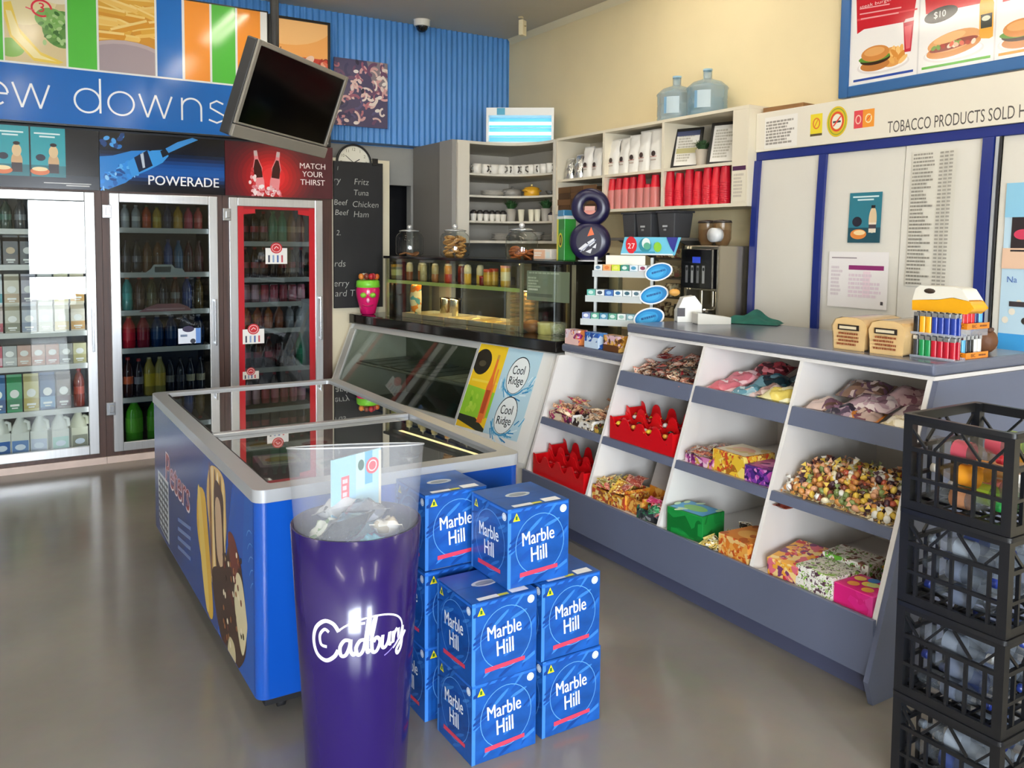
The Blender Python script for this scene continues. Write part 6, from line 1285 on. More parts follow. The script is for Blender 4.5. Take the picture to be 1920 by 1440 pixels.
for k, (z, cs, nm) in enumerate(((ZT, ['sky blue', 'black', 'black', 'white', 'white'], 'lower orange tray'), (ZT + .108, ['red', 'red', 'red', 'navy', 'sky blue'], 'upper orange tray'))):
    t = thing('lighter_tray', f'{"lower" if not k else "upper"} orange fronted lighter tray at the counter end', 'tray', (3.10, 1.735, z), 0); m = MB()
    # runs along x (into the counter end)
    m = MB(); m.box(-.09, -.02, 0, .05, .02, .004); m.box(-.092, -.022, 0, .052, -.02, .022); m.box(-.092, .02, 0, .052, .022, .022); m.box(-.094, -.022, 0, -.0925, .022, .022); m.build('tray', M('#ee8a1c', .35), t)
    A = Art((-.092, -.022, 0), (1, 0, 0), (0, 0, 1)); A.text('BIC', .03, .005, .012, '#3a2410', .03, .01); A.scribble(.08, .006, .13, .016, 1, '#7a4410', R, .9); A.build('print', t)
    A = Art((-.094, .02, 0), (0, -1, 0), (0, 0, 1)); A.text('BIC', .008, .005, .012, '#3a2410', .022, .01); A.build('print', t)
    for i, c in enumerate(cs): inst('lighter', f'{c} lighter in the {nm}', 'lighter', lighter_parts(C_[c]), (3.10 - .075 + .026 * i, 1.735, z + .005), PI / 2, f'{c} lighters in the {nm}')
    if k: 
        m = MB(); m.box(-.09, -.018, -.0265, .05, .018, -.0015); m.build('riser', FILM('#d8dce4', .3, .2), t)
t = thing('brown_pouch', 'small brown leather pouch behind the orange lighter trays', 'pouch', (3.24, 1.78, ZT), .3); MB().ball((0, 0, .05), .035, .05, .05, 14, 10).build('pouch', M('#6a4226', .6, bump=.2), t); MB().box(-.03, -.03, .085, .03, .03, .1).build('flap', M('#5a3620', .6), t, .006)
t = thing('tape_dispenser', 'white tape dispenser box with dark window on the worktop', 'box', (3.14, 3.30, ZT), -.5)
MB().prism([(-.06, 0), (.07, 0), (.07, .09), (.03, .14), (-.03, .13), (-.06, .06)], -.035, .035, 'y').build('body', M('#ecebe4', .35), t, .006); MB().box(-.062, -.0365, .03, -.02, -.0355, .075).build('window', M('#2a2024', .2), t); MB().ball((-.07, .0, .155), .03, .02, .02).build('amber_knob', M('#d8a050', .4), t)
t = thing('card_terminal', 'pale grey card terminal lying beside the white dispenser box', 'card terminal', (3.17, 3.15, ZT), -.4); MB().prism([(-.09, 0), (.09, 0), (.09, .035), (-.09, .06)], -.04, .04, 'y').build('casing', M('#d8d5cb', .4), t, .006); MB().box(-.07, -.03, .0565, -.01, .03, .0585).build('screen', M('#2b2e30', .15), t)
t = thing('green_cloth', 'crumpled dark green cloth on the back of the worktop', 'cloth', (3.385, 3.06, ZT), .5)
m = MB(); m.sheet(lambda u, v: (.085 * (2 * v - 1), .14 * (2 * u - 1), .003 + .065 * (math.sin(PI * u) * math.sin(PI * v)) ** .7 * (.7 + .25 * math.sin(13 * u + 2) + .2 * math.sin(9 * v + 5 * u))), 22, 14); m.build('cloth', M('#0f5a4e', .8, var=.2, vscale=20), t)
# ================================================================== chest freezer
FZ = .77; fx0, fx1, fy0, fy1 = .684, 1.662, 2.617, 4.60
fz = thing('chest_freezer', 'long blue glass topped chest freezer in the middle of the floor', 'freezer', ((fx0 + fx1) / 2, (fy0 + fy1) / 2, 0))
hw, hd = (fx1 - fx0) / 2, (fy1 - fy0) / 2; blue = M('#104cab', .2, 0, .55, coat=.4)
def rrect(x0, y0, x1, y1, r, n=5):
    P = []
    for cx, cy, a in ((x1 - r, y0 + r, -PI / 2), (x1 - r, y1 - r, 0), (x0 + r, y1 - r, PI / 2), (x0 + r, y0 + r, PI)):
        P += [(cx + r * math.cos(a + PI / 2 * i / n), cy + r * math.sin(a + PI / 2 * i / n)) for i in range(n + 1)]
    return P
def loop_wall(m, P, Q, z0, z1):
    n = len(P); m.add([(x, y, z0) for x, y in P] + [(x, y, z1) for x, y in P], [(i, (i + 1) % n, (i + 1) % n + n, i + n) for i in range(n)], True)
    if Q: m.add([(x, y, z0) for x, y in Q] + [(x, y, z1) for x, y in Q], [(i, i + n, (i + 1) % n + n, (i + 1) % n) for i in range(n)], True)
    if Q:
        for z, f in ((z1, 0), (z0, 1)):
            fs = [(i, (i + 1) % n, (i + 1) % n + n, i + n) for i in range(n)]
            m.add([(x, y, z) for x, y in P] + [(x, y, z) for x, y in Q], [q[::-1] for q in fs] if f else fs)
O1 = rrect(-hw, -hd, hw, hd, .035); I1 = rrect(-hw + .06, -hd + .06, hw - .06, hd - .06, .03)
m = MB(); loop_wall(m, O1, I1, .085, .728); m.build('body', blue, fz)
m = MB(); m.prism(I1, .085, .30, 'z'); m.build('floor_pan', M('#d9dcdf', .5), fz)
m = MB(); loop_wall(m, rrect(-hw + .061, -hd + .061, hw - .061, hd - .061, .03), rrect(-hw + .068, -hd + .068, hw - .068, hd - .068, .03), .301, .72); m.build('liner', M('#cfd4d8', .4), fz)
m = MB(); loop_wall(m, rrect(-hw - .006, -hd - .006, hw + .006, hd + .006, .04), rrect(-hw + .056, -hd + .062, hw - .056, hd - .05, .02), .7285, FZ); m.build('top_frame', M('#b4b7bb', .3, .3), fz, .006)
dv = 3.50 - (fy0 + fy1) / 2
m = MB(); m.box(-hw + .0565, dv - .018, .752, hw - .0565, dv + .018, FZ + .001); m.build('divider', M('#c4c7cb', .25, .6), fz, .004)
for a, b, z in ((-hd + .062, dv - .019, .755), (dv + .019, hd - .05, .760)):
    m = MB(); m.add([(-hw + .057, a, z), (hw - .057, a, z), (hw - .057, b, z), (-hw + .057, b, z)], [(0, 1, 2, 3)]); g = m.build('glass_lid', GLASS('#e6ecec', 2.6), fz)
    m = MB(); m.box(-hw + .066, a, z + .0005, -hw + .072, b, z + .003); g2 = m.build('lid_seal', M('#1c1c1e', .5), g)
m = MB(); m.box(-hw + .03, -hd + .03, .05, hw - .03, hd - .03, .0845); m.build('plinth', M('#1a1a1d', .6), fz)
for sx in (-1, 1):
    for sy in (-1, 1):
        T = Matrix.Translation((sx * (hw - .1), sy * (hd - .1), .0255)) @ Matrix.Rotation(PI / 2, 4, 'Y'); MB(T).lathe([(0, -.012), (.025, -.012), (.025, .012), (0, .012)], 16, caps=False).build('castor', M('#2a2a2c', .5), fz)
# artwork on the long side (u runs towards the viewer)
A = Art((-hw, hd, 0), (0, -1, 0), (0, 0, 1)); TOT = fy1 - fy0
def FL(px, py):
    P = onx(px, py, fx0); return (fy1 - P.y, P.z)
A.clip = (.036, .09, TOT - .036, .725)
A.rect(0, .086, TOT, .727, '#20387c').poly([(TOT * .35, .086), (TOT, .086), (TOT, .727), (TOT * .62, .727)], '#1b418f').poly([(TOT * .72, .086), (TOT, .086), (TOT, .727), (TOT * .85, .727)], '#1650ae').poly([(TOT * .88, .086), (TOT, .086), (TOT, .727), (TOT * .93, .727)], '#1256b4')
A.poly([FL(296, 880), FL(316, 905), FL(318, 1022), FL(300, 985)], '#c9ccd0')
for k in range(9):
    t0 = k / 9; A.poly([FL(298, 886 + 100 * t0), FL(315, 911 + 108 * t0), FL(315, 917 + 108 * t0), FL(298, 891 + 100 * t0)], '#5a6274')
for k in range(4): A.poly([FL(300 + 4.2 * k, 890 + 6 * k), FL(301 + 4.2 * k, 891 + 6 * k), FL(301 + 4.2 * k, 988 + 6 * k), FL(300 + 4.2 * k, 986 + 6 * k)], '#5a6274')
# logo
P = FL(313, 898); Q = FL(355, 880); A.text('Peters', P[0] - .03, P[1] - .02, .15, '#ece4e6', Q[0] - P[0] + .03, .12, .1).text('Peters', P[0] - .025, P[1] - .012, .136, '#a82430', Q[0] - P[0] + .02, .02, .1)
for k in range(4):
    a, b = FL(334 + k, 978 + 15 * k), FL(360 + k, 998 + 17 * k); A.poly([FL(334, 970 + 17 * k), FL(358, 988 + 19 * k), FL(358, 995 + 19 * k), FL(334, 977 + 17 * k)], '#6a80b8')
SO = smooth_outline
# cone with chocolate and nuts
A.poly(SO([FL(372, 918), FL(384, 925), FL(390, 990), FL(396, 1075), FL(400, 1155), FL(390, 1145), FL(380, 1060), FL(370, 985)]), '#e0b23c')
A.poly(SO([FL(371, 930), FL(376, 925), FL(392, 1120), FL(388, 1140), FL(378, 1050)]), '#ecc860')
A.poly(SO([FL(392, 880), FL(404, 875), FL(420, 900), FL(424, 960), FL(424, 1010), FL(414, 1100), FL(398, 1090), FL(394, 1000), FL(388, 930)]), '#d8b06a')
for k in range(6): A.poly(SO([FL(392 + 5 * k, 885 + 6 * k), FL(395 + 5 * k, 888 + 6 * k), FL(399 + 5 * k, 1060), FL(396 + 5 * k, 1060)]), ['#8a5a34', '#e8cf9a', '#6a3f24', '#f0dfb8', '#7a4a2c', '#e4c88c'][k])
A.poly(SO([FL(402, 905), FL(418, 930), FL(420, 1000), FL(424, 1100), FL(414, 1120), FL(404, 1030)]), '#4a2a1c').poly(SO([FL(404, 940), FL(414, 950), FL(418, 1060), FL(408, 1040)]), '#c8a888')
A.poly(SO([FL(398, 1070), FL(420, 1060), FL(432, 1010), FL(448, 1040), FL(457, 1100), FL(463, 1180), FL(458, 1240), FL(434, 1250), FL(410, 1170)]), '#3c2218')
A.poly(SO([FL(428, 1000), FL(438, 1005), FL(448, 1050), FL(440, 1090), FL(432, 1050)]), '#6a2a24').poly(SO([FL(444, 1075), FL(454, 1090), FL(462, 1150), FL(464, 1185), FL(456, 1230), FL(446, 1180), FL(440, 1120)]), '#d8cda8').poly(SO([FL(430, 1195), FL(440, 1210), FL(442, 1245), FL(428, 1245)]), '#cdbf98')
for i in range(40):
    px = R.uniform(418, 460); py = 1040 + 170 * R.random(); u, v = FL(px, py); A.ell(u, v, .012, .010, R.choice(['#7a2a22', '#2a160f', '#e8dcc0', '#8a5a3a']), R.random() * 3, 8)
for k in range(5): A.arc(*FL(470 + 2 * k, 1030 + 25 * k), .05, .06, .004, '#3f86d8', 1.2, 2.6)
A.build('side_print', fz, .25, .5)
A = Art((-hw, -hd, 0), (1, 0, 0), (0, 0, 1)); A.clip = (.037, .09, 2 * hw - .037, .725)
A.rect(0, .086, 2 * hw, .727, '#104eb2').poly([(2 * hw * .3, .086), (2 * hw, .086), (2 * hw, .727), (2 * hw * .75, .727)], '#0e449e').ell(2 * hw * .75, .52, .2, .15, '#155cbc').ell(2 * hw * .75, .52, .19, .14, '#0f489f')
A.build('front_print', fz, .2, .5)
# ice cream cartons lying in the freezer
rr = random.Random(5)
for i in range(6):
    for j in range(3):
        y = fy0 + .21 + i * .30; x = fx0 + .21 + j * .275; c, nm = [('#c9a0a4', 'pink'), ('#9ab0a0', 'pale green'), ('#d8d2c8', 'white'), ('#a88a7c', 'brown'), ('#b8a8b8', 'mauve')][(i * 2 + j) % 5]
        t = thing('ice_cream_carton', f'{nm} ice cream carton, row {["nearest", "second", "third", "fourth", "fifth", "farthest"][i]} and {["aisle", "middle", "counter"][j]} side of the freezer', 'ice cream', (x, y, .302), rr.uniform(-.1, .1)); h = .12 + .08 * rr.random()
        MB().box(-.11, -.12, 0, .11, .12, h).build('carton', M(c, .5), t, .004); A = Art((-.11, -.12, h), (1, 0, 0), (0, 1, 0)); A.rect(.02, .03, .2, .21, '#e6dfd8').ell(.11, .12, .07, .05, R.choice(['#b04a54', '#5a8a6a', '#6a4a3a', '#c9a04a'])).scribble(.04, .05, .18, .09, 2, '#8a8480', R); A.build('top_print', t)
# ================================================================== purple dump bin with clear sleeve
bc = Vector((.850, 2.190, 0)); ZB = .774
bn = thing('dump_bin', 'round purple dump bin with white lettering and clear plastic sleeve', 'bin', bc)
rb = lambda z: .138 + (.18 - .138) * z / ZB
m = MB(); m.lathe([(rb(0), 0), (rb(ZB * .5), ZB * .5), (rb(ZB), ZB), (rb(ZB) - .006, ZB), (rb(.70) - .006, .70)], 48, caps=False); m.build('body', M('#200f54', .22, 0, .5, coat=.4), bn)
MB().lathe([(0, .69), (rb(.69) - .007, .69)], 32, caps=False).build('tray', M('#4a3a8a', .5), bn)
th0 = math.atan2(-bc.y, -bc.x)
m = MB()
def slv(u, v):
    a = 2 * PI * u; z = .62 + (.985 + .04 * math.cos(a - th0) - .62) * v; r = rb(.62) - .0085 + (.196 - rb(.62)) * v ** 1.4; return (r * math.cos(a), r * math.sin(a), z)
def slv2(u, v):
    x, y, z = slv(u, v); return (x, y, z)
m.sheet(slv2, 56, 8); m.build('clear_sleeve', FILM('#cdd0d6', .22, .18), bn)
m = MB(); m.tube([slv(i / 56, 1) for i in range(56)], .0022, 6, True); m.build('sleeve_edge', FILM('#e6e8ea', .6, .2), bn)
A = Art((0, 0, 0), (1, 0, 0), (0, 0, 1))
def cyl(u, v, l):
    r = rb(v) + l + .0004; a = th0 + u / .17; return (r * math.cos(a), r * math.sin(a), v)
A.map = cyl; ink = '#f3f0fa'
cz, k = .497, .127
def S(pts, w=.0105):
    # smooth script stroke
    Q = []
    for i in range(len(pts) - 1):
        p0, p1, p2, p3 = pts[max(i - 1, 0)], pts[i], pts[i + 1], pts[min(i + 2, len(pts) - 1)]
        for q in range(6):
            t = q / 6; Q.append(tuple(.5 * ((2 * p1[c]) + (-p0[c] + p2[c]) * t + (2 * p0[c] - 5 * p1[c] + 4 * p2[c] - p3[c]) * t * t + (-p0[c] + 3 * p1[c] - 3 * p2[c] + p3[c]) * t ** 3) for c in (0, 1)))
    Q.append(pts[-1]); A.line([(-.126 + x * k, cz - .055 + (y + .12 * x) * k) for x, y in Q], w, ink)
S([(.62, .62), (.5, .8), (.3, .86), (.08, .7), (.0, .42), (.08, .14), (.3, 0), (.5, .08), (.6, .22)]); S([(.40, .62), (.3, .68), (.18, .55), (.2, .35), (.34, .3)], .008)
S([(.86, .4), (.74, .42), (.64, .28), (.66, .1), (.76, .1), (.84, .26), (.87, .42), (.86, .2), (.92, .08), (.98, .14)], .0095)
S([(1.16, .36), (1.06, .36), (.98, .22), (1.02, .06), (1.12, .12), (1.18, .36), (1.24, .78), (1.21, .4), (1.22, .08), (1.28, .12)], .0095)
S([(1.30, .3), (1.40, .8), (1.33, .6), (1.32, .1), (1.42, .04), (1.50, .22), (1.42, .34), (1.35, .26)], .0095)
S([(1.56, .34), (1.55, .1), (1.62, .05), (1.70, .16), (1.73, .34), (1.72, .1), (1.78, .06)], .0095)
S([(1.82, .32), (1.82, .06), (1.85, .24), (1.93, .34)], .0095); S([(1.97, .32), (1.98, .12), (2.04, .1), (2.10, .3), (2.08, -.1), (1.98, -.24), (1.93, -.14), (2.05, .0), (2.2, .16)], .0095)
A.arc(.035, cz + .005, .104, .064, .005, ink, -.9, 2.4, .15); A.arc(.035, cz + .003, .097, .060, .003, '#8f7fd0', -1.2, -.3, .15)
A.rect(-.022, .548, .022, .555, '#d9d0ee', 3); A.build('lettering', bn, .3)
for i, (lab, dx, dy, dz, w, d, h, cols, rz, ti) in enumerate((('black and gold sweet bag with a round badge in the purple bin', -.07, -.11, .02, .19, .17, .06, ('#2a2a2c', '#232326', '#1c1c20', '#303034'), .3, -.8), ('silver grey sweet bag in the middle of the purple bin', .03, -.02, .05, .17, .15, .06, ('#6a6a70', '#7d7d84', '#4a4a50', '#90909a'), -.3, -.4), ('pale green sweet bag at the side of the purple bin', -.10, .02, .01, .12, .13, .05, ('#b8c9a8', '#8aa878', '#e0e6d8'), .8, -.5), ('white cream sweet bag in the purple bin nearest the water boxes', .10, -.06, .01, .11, .12, .05, ('#e8e0d0', '#f2eee6', '#c9b89a'), -.5, -.5), ('bright blue sweet bag at the front of the purple bin', .01, -.13, .0, .08, .08, .04, ('#2a9ad0', '#5ab8e0', '#1f7ab0'), .2, -.6), ('grey sweet bag at the back of the purple bin', -.02, .07, .05, .2, .14, .06, ('#a8a8aa', '#c4c4c8', '#7a7a80'), .1, -.4))):
    pillow(lab, (bc.x + dx * .72, bc.y + dy * .72, .71 + dz), w * .68, d * .68, h, cols, -PI / 2 + rz, ti, 9, .2)
t = thing('flavour_card', 'pale blue card with red boxes standing in the clear sleeve', 'card', (bc.x + .02, bc.y + .06, .70), .38)
MB().box(-.09, -.002, 0, .10, .002, .245).build('card', M('#a8d0e0', .4), t)
A = Art((-.09, -.002, 0), (1, 0, 0), (0, 0, 1)); A.rect(0, 0, .09, .245, '#9ac8e4').rect(.035, .1, .065, .19, '#d8606a').scribble(.04, .11, .062, .185, 4, '#f0d0d4', R).rect(.09, .14, .125, .245, '#b8e0d8').ell(.11, .21, .012, .016, '#2a5a4c').rect(.125, .15, .155, .245, '#5aa8d0').ell(.155, .2, .026, .024, '#d83a4c').arc(.155, .2, .016, .015, .004, '#f4d0d4').rect(.18, .02, .19, .24, '#e0d8c4').rect(.01, .02, .02, .05, '#e8f0f0'); A.build('print', t)
# ================================================================== stack of water boxes
def water_box(lab, x, y, z, rz=0.):
    t = thing('water_box', lab, 'box', (x, y, z), rz, None)
    for nm, me in shared('wbox', wb_parts): o = bpy.data.objects.new(nm, me); COLL.objects.link(o); o.parent = t
    return t
BS, BH = .224, .247
def wb_parts():
    m = MB(); m.box(0, 0, 0, BS + .003, BS, BH); body = m.mesh('carton', M('#17509f', .32, 0, .5, var=.28, vscale=9, stretch=(1, 1, 2)))
    A = Art((0, 0, 0), (1, 0, 0), (0, 0, 1))
    def face(A):
        A.rect(.0, .0, .012, BH, '#3f7fd0').rect(0, BH - .012, BS, BH - .004, '#2a6ac8')
        for i in range(26): 
            u, v = BS * R.random(), BH * R.random(); A.clip = (.004, .004, BS - .002, BH - .004); A.ell(u, v, .02 + .03 * R.random(), .003 + .004 * R.random(), R.choice(['#2a68b8', '#17499a', '#3878c4', '#143f88']), R.uniform(.2, .9), 10)
        A.clip = None
        A.arc(BS * .53, BH * .50, BS * .40, BH * .385, .0022, '#5f9ade').ell(.205, BH - .026, .0125, .0125, '#e8eef4').arc(.205, BH - .026, .009, .009, .002, '#8ab0d8')
        A.poly([(.018, BH - .04), (.044, BH - .04), (.031, BH - .014)], '#e8d81e').rect(.027, BH - .036, .035, BH - .024, '#3a6a2a')
        A.text('Marble', .113, .128, .042, '#f4f6f8', .118, .04, 0, 'c', 1, .06).text('Hill', .116, .072, .046, '#f4f6f8', .058, .04, 0, 'c', 1, .06)
        A.poly([(.045, .028), (.185, .036), (.185, .048), (.045, .042)], '#d8405a')
    face(A); pf = A.mb.mesh('front_print', INK(.3))
    A = Art((0, BS, 0), (0, -1, 0), (0, 0, 1)); face(A); pl = A.mb.mesh('side_print', INK(.3))
    A = Art((0, 0, BH), (1, 0, 0), (0, 1, 0)); A.rect(.03, .01, .10, .03, '#e8eaec').rect(.10, .012, .135, .026, '#c9c83a').rect(.145, .012, .205, .045, '#f0f2f4').ell(.11, .12, .045, .022, '#c4ccd4').ell(.11, .12, .032, .014, '#8a94a0').rect(.0, BS * .5 - .001, BS, BS * .5 + .001, '#123f86'); pt = A.mb.mesh('top_print', INK(.4))
    return [('carton', body), ('front_print', pf), ('side_print', pl), ('top_print', pt)]
for lab, x, y, z in (('blue water box on top of the stack at the front', 1.310, 2.128, .498), ('blue water box on top of the stack against the freezer', 1.157, 2.384, .498), ('blue water box directly under the top one, beside the purple bin', 1.168, 2.092, .249), ('blue water box in the middle layer nearest the sweet counter', 1.424, 2.108, .249), ('blue water box in the middle layer against the freezer', 1.152, 2.374, .249), ('blue water box on the floor beside the purple bin', 1.172, 2.096, .001), ('blue water box on the floor nearest the sweet counter', 1.428, 2.104, .001), ('blue water box on the floor against the freezer', 1.154, 2.376, .001), ('blue water box in the middle layer behind the counter side one', 1.43, 2.372, .249), ('blue water box on the floor behind the counter side one', 1.432, 2.374, .001)):
    water_box(lab, x, y, z)
# ================================================================== black milk crates with empty bottles
CX0, CY0, CW, CD, CH = 2.195, 1.115, .365, .305, .268
def crate_mesh():
    m = MB(); t = .012; r = .020
    for x in (0, CW - .026):
        for y in (0, CD - .026): m.box(x, y, 0, x + .026, y + .026, CH)
    for z, h in ((0, .024), (.085, .010), (.165, .012), (CH - .026, .026)):
        m.box(.0261, .0, z, CW - .0261, t, z + h); m.box(.0261, CD - t, z, CW - .0261, CD, z + h); m.box(0, .0261, z, t, CD - .0261, z + h); m.box(CW - t, .0261, z, CW, CD - .0261, z + h)
    for i in range(1, 6):
        x = CW * i / 6; y = CD * i / 6
        for yy in (0.001, CD - t + .001): m.box(x - .004, yy, .0241, x + .004, yy + t - .002, .1649)
        for xx in (0.001, CW - t + .001): m.box(xx, y - .004, .0241, xx + t - .002, y + .004, .1649)
    for i in range(4):
        s = 1 if i % 2 else -1; x0 = CW * (i + .15) / 4; x1 = CW * (i + .85) / 4; y0 = CD * (i + .15) / 4; y1 = CD * (i + .85) / 4
        za, zb_ = (.178, CH - .027) if s > 0 else (CH - .027, .178)
        for yy in (.003, CD - t + .003): m.hexa([(x0, yy, za - .005), (x1, yy, zb_ - .005), (x1, yy + .007, zb_ - .005), (x0, yy + .007, za - .005)], [(x0, yy, za + .005), (x1, yy, zb_ + .005), (x1, yy + .007, zb_ + .005), (x0, yy + .007, za + .005)])
        for xx in (.003, CW - t + .003): m.hexa([(xx, y0, za - .005), (xx + .007, y0, za - .005), (xx + .007, y1, zb_ - .005), (xx, y1, zb_ - .005)], [(xx, y0, za + .005), (xx + .007, y0, za + .005), (xx + .007, y1, zb_ + .005), (xx, y1, zb_ + .005)])
    for i in range(1, 7): m.box(CW * i / 7 - .004, .0125, .004, CW * i / 7 + .004, CD - .0125, .012)
    for i in range(1, 6): m.box(.0125, CD * i / 6 - .004, .0125, CW - .0125, CD * i / 6 + .004, .018)
    rim = MB(); P = rrect(-.004, -.004, CW + .004, CD + .004, .012, 3); Q = rrect(.011, .011, CW - .011, CD - .011, .01, 3); loop_wall(rim, P, Q, CH - .012, CH + .001)
    return [('basket', m.mesh('basket', M('#111215', .38))), ('rim', rim.mesh('rim', M('#15161a', .35)))]
def pet(c, cap, wrap, crush):
    def mk():
        m = MB(); h, r = .20, .03; prof = [(r * .8, 0), (r, .01), (r * .96, h * .3), (r, h * .35), (r * .93, h * .5), (r, h * .62), (r * .6, h * .82), (r * .36, h * .88), (r * .36, h * .95)]
        m.lathe(prof, 14, caps=False); m.v = [Vector((v.x * (1 - crush * .4 * math.sin(v.z * 30)), v.y * (1 - crush * (.3 + .3 * math.sin(v.z * 40 + 1))), v.z)) for v in m.v]
        b = m.mesh('bottle', FILM(c, .2, .1)); k = MB().lathe([(r * .42, h * .93), (r * .42, h), (0, h)], 12, caps=False).mesh('cap', M(cap, .3)); w = MB(); w.lathe([(r * .99, h * .36), (r * .99, h * .58)], 14, caps=False)
        return [('bottle', b), ('cap', k), ('wrapper', w.mesh('wrapper', M(wrap, .3)))]
    return shared(('pet', c, cap, wrap, crush), mk)
rr = random.Random(21)
lvl = ['top crate', 'second crate down', 'third crate down', 'lowest crate']
kinds = [[('#8a6a2a', '#e8e4dc', '#e89a2a', 'amber'), ('#9aa0a4', '#2aa04a', '#b8805a', 'clear'), ('#5a9a5a', '#d8d8d8', '#a8c83a', 'green'), ('#8a8678', '#d8303a', '#b84a5a', 'red labelled'), ('#3a3a3c', '#e4e4e4', '#f0ece0', 'dark'), ('#e0902a', '#f0eee8', '#e8b84a', 'orange')]] + [[('#8f9aa8', '#2a3f9a', '#6a7488', 'clear blue capped'), ('#98a2ae', '#c4c8cc', '#788290', 'clear white capped'), ('#7c8692', '#23367c', '#3a4a80', 'grey blue capped'), ('#a4acb4', '#7a8490', '#8a94a0', 'pale')]] * 3
for L in range(4):
    z = .0015 + (3 - L) * .2702
    t = thing('milk_crate', f'black plastic milk crate of empty bottles, {["topmost of the stack", "second from the top of the stack", "third from the top of the stack", "lowest of the stack"][L]}', 'crate', (CX0, CY0, z))
    for nm, me in shared('crate', crate_mesh): o = bpy.data.objects.new(nm, me); COLL.objects.link(o); o.parent = t
    K = kinds[L]
    for lay in range(3):
        for i in range(4):
            if lay == 2 and L == 0 and i == 1: continue
            c, cap, wr, nm = K[rr.randrange(len(K))]; x = CX0 + .058 + i * .083; f = (i + lay + L) % 2
            inst('empty_bottle', f'{nm} empty bottle lying in the {lvl[L]}', 'bottle', pet(c, cap, wr, .35 if L else .1), (x, CY0 + (.05 if f else CD - .05), z + .054 + lay * .064), 0, f'{nm} empties in the {lvl[L]}', (-PI / 2 if f else PI / 2, rr.uniform(-.05, .05), rr.uniform(-.04, .04)))
# ================================================================== tobacco cabinet
XC = 3.72
tc = thing('tobacco_cabinet', 'wide white sliding door cabinet with blue frames and a lettered top board', 'cabinet', (XC, 2.2, 0))
y1, y0 = 3.374 - 2.2, .6 - 2.2; DB = WX - XC - .004
bow = lambda z: -.032 * math.sin(PI * min(max((z - .1) / 1.96, 0), 1)) ** .8
def bowed(m, ya, yb, off, th, z0=.10, z1=2.06, n=14):
    P = [(bow(z0 + (z1 - z0) * i / n) + off, z0 + (z1 - z0) * i / n) for i in range(n + 1)]; Q = [(x + th, z) for x, z in P][::-1]; P = P + Q
    for i in range(n):
        a, b = P[i], P[i + 1]; c, d = P[2 * n + 1 - i], P[2 * n - i]
        m.hexa([(a[0], ya, a[1]), (c[0], ya, c[1]), (c[0], yb, c[1]), (a[0], yb, a[1])], [(b[0], ya, b[1]), (d[0], ya, d[1]), (d[0], yb, d[1]), (b[0], yb, b[1])])
wc = M('#dcd8ce', .45, var=.02, vscale=4)
m = MB(); m.box(.03, y0, 2.06, DB, y1, 2.082); m.box(.03, y0, 0, DB, y1, .099); m.box(DB - .02, y0, .1, DB, y1, 2.0595); m.box(.03, y1 - .018, .1, DB - .021, y1, 2.0595); m.build('carcass', wc, tc)
m = MB(); m.box(-.012, y0, 2.083, DB, y1 + .0, 2.30); m.build('top_board', M('#e9e2d2', .45), tc, .003)
bl = M('#1a2b78', .35)
m = MB(); m.box(-.004, y0, 2.035, .028, y1, 2.0815); m.build('top_rail', bl, tc, .003)
def wy2(y): return y - 2.2
panels = [(2.925, 3.34), (2.458, 2.90), (2.075, 2.452), (1.55, 2.0), (1.05, 1.545), (.62, 1.045)]
for i, (a, b) in enumerate(panels):
    m = MB(); bowed(m, wy2(a), wy2(b), .012 if i % 2 else .006, .008, .1, 2.034); m.build('sliding_door', wc, tc)
for a, b in ((3.336, 3.376), (2.892, 2.936), (2.03, 2.078), (1.10, 1.15)):
    m = MB(); bowed(m, wy2(a), wy2(b), -.014, .018, .1, 2.034); m.build('door_frame', bl, tc)
m = MB(); bowed(m, wy2(2.012), wy2(2.026), -.004, .01, .1, 2.034); m.build('edge_strip', M('#b8bcc0', .35, .3), tc)
m = MB(); bowed(m, wy2(2.0025), wy2(2.0105), -.002, .008, .1, 2.034); m.build('gap_seal', M('#26262a', .5), tc)
A = Art((-.012, y1, 2.083), (0, -1, 0), (0, 0, 1)); UF = lambda y: 3.374 - y
u0, u1 = UF(2.545), UF(1.905)
A.text('TOBACCO PRODUCTS SOLD H', u0, .020, .056, '#55504a', u1 - u0, 0)
A.build('board_lettering', tc, .5); A = Art((-.012, y1, 2.083), (0, -1, 0), (0, 0, 1))
A.rect(UF(3.31), .012, UF(3.085), .185, '#f0ece4').scribble(UF(3.30), .03, UF(3.10), .165, 8, '#9a948c', R, .7)
A.build('notice', tc, .5); A = Art((-.012, y1, 2.083), (0, -1, 0), (0, 0, 1))
A.rect(UF(3.0), .05, UF(2.925), .165, '#e8d22c').rect(UF(3.0), .05, UF(2.925), .062, '#5a4a2a').arc(UF(2.962), .115, .02, .026, .007, '#d8702c').line([(UF(2.975), .095), (UF(2.95), .14)], .005, '#d8702c')
A.build('sticker', tc, .5); A = Art((-.012, y1, 2.083), (0, -1, 0), (0, 0, 1))
c = UF(2.835); A.ell(c, .11, .062, .078, '#d8b81e').arc(c, .11, .052, .066, .006, '#8aa02c').arc(c, .11, .036, .046, .010, '#d8402c').ell(c, .11, .03, .038, '#f0e8d8').rect(c - .025, .104, c + .022, .114, '#3a3a44').line([(c - .022, .088), (c + .022, .135)], .008, '#d8402c')
A.build('sticker', tc, .5); A = Art((-.012, y1, 2.083), (0, -1, 0), (0, 0, 1))
A.rect(UF(2.735), .062, UF(2.685), .15, '#d8404a').rect(UF(2.685), .062, UF(2.62), .15, '#e8922a').arc(UF(2.71), .105, .014, .02, .006, '#f0c0b0').arc(UF(2.652), .105, .016, .02, .006, '#f0e0b0').line([(UF(2.665), .095), (UF(2.64), .12)], .004, '#c83a2c')
A.build('sticker', tc, .5)
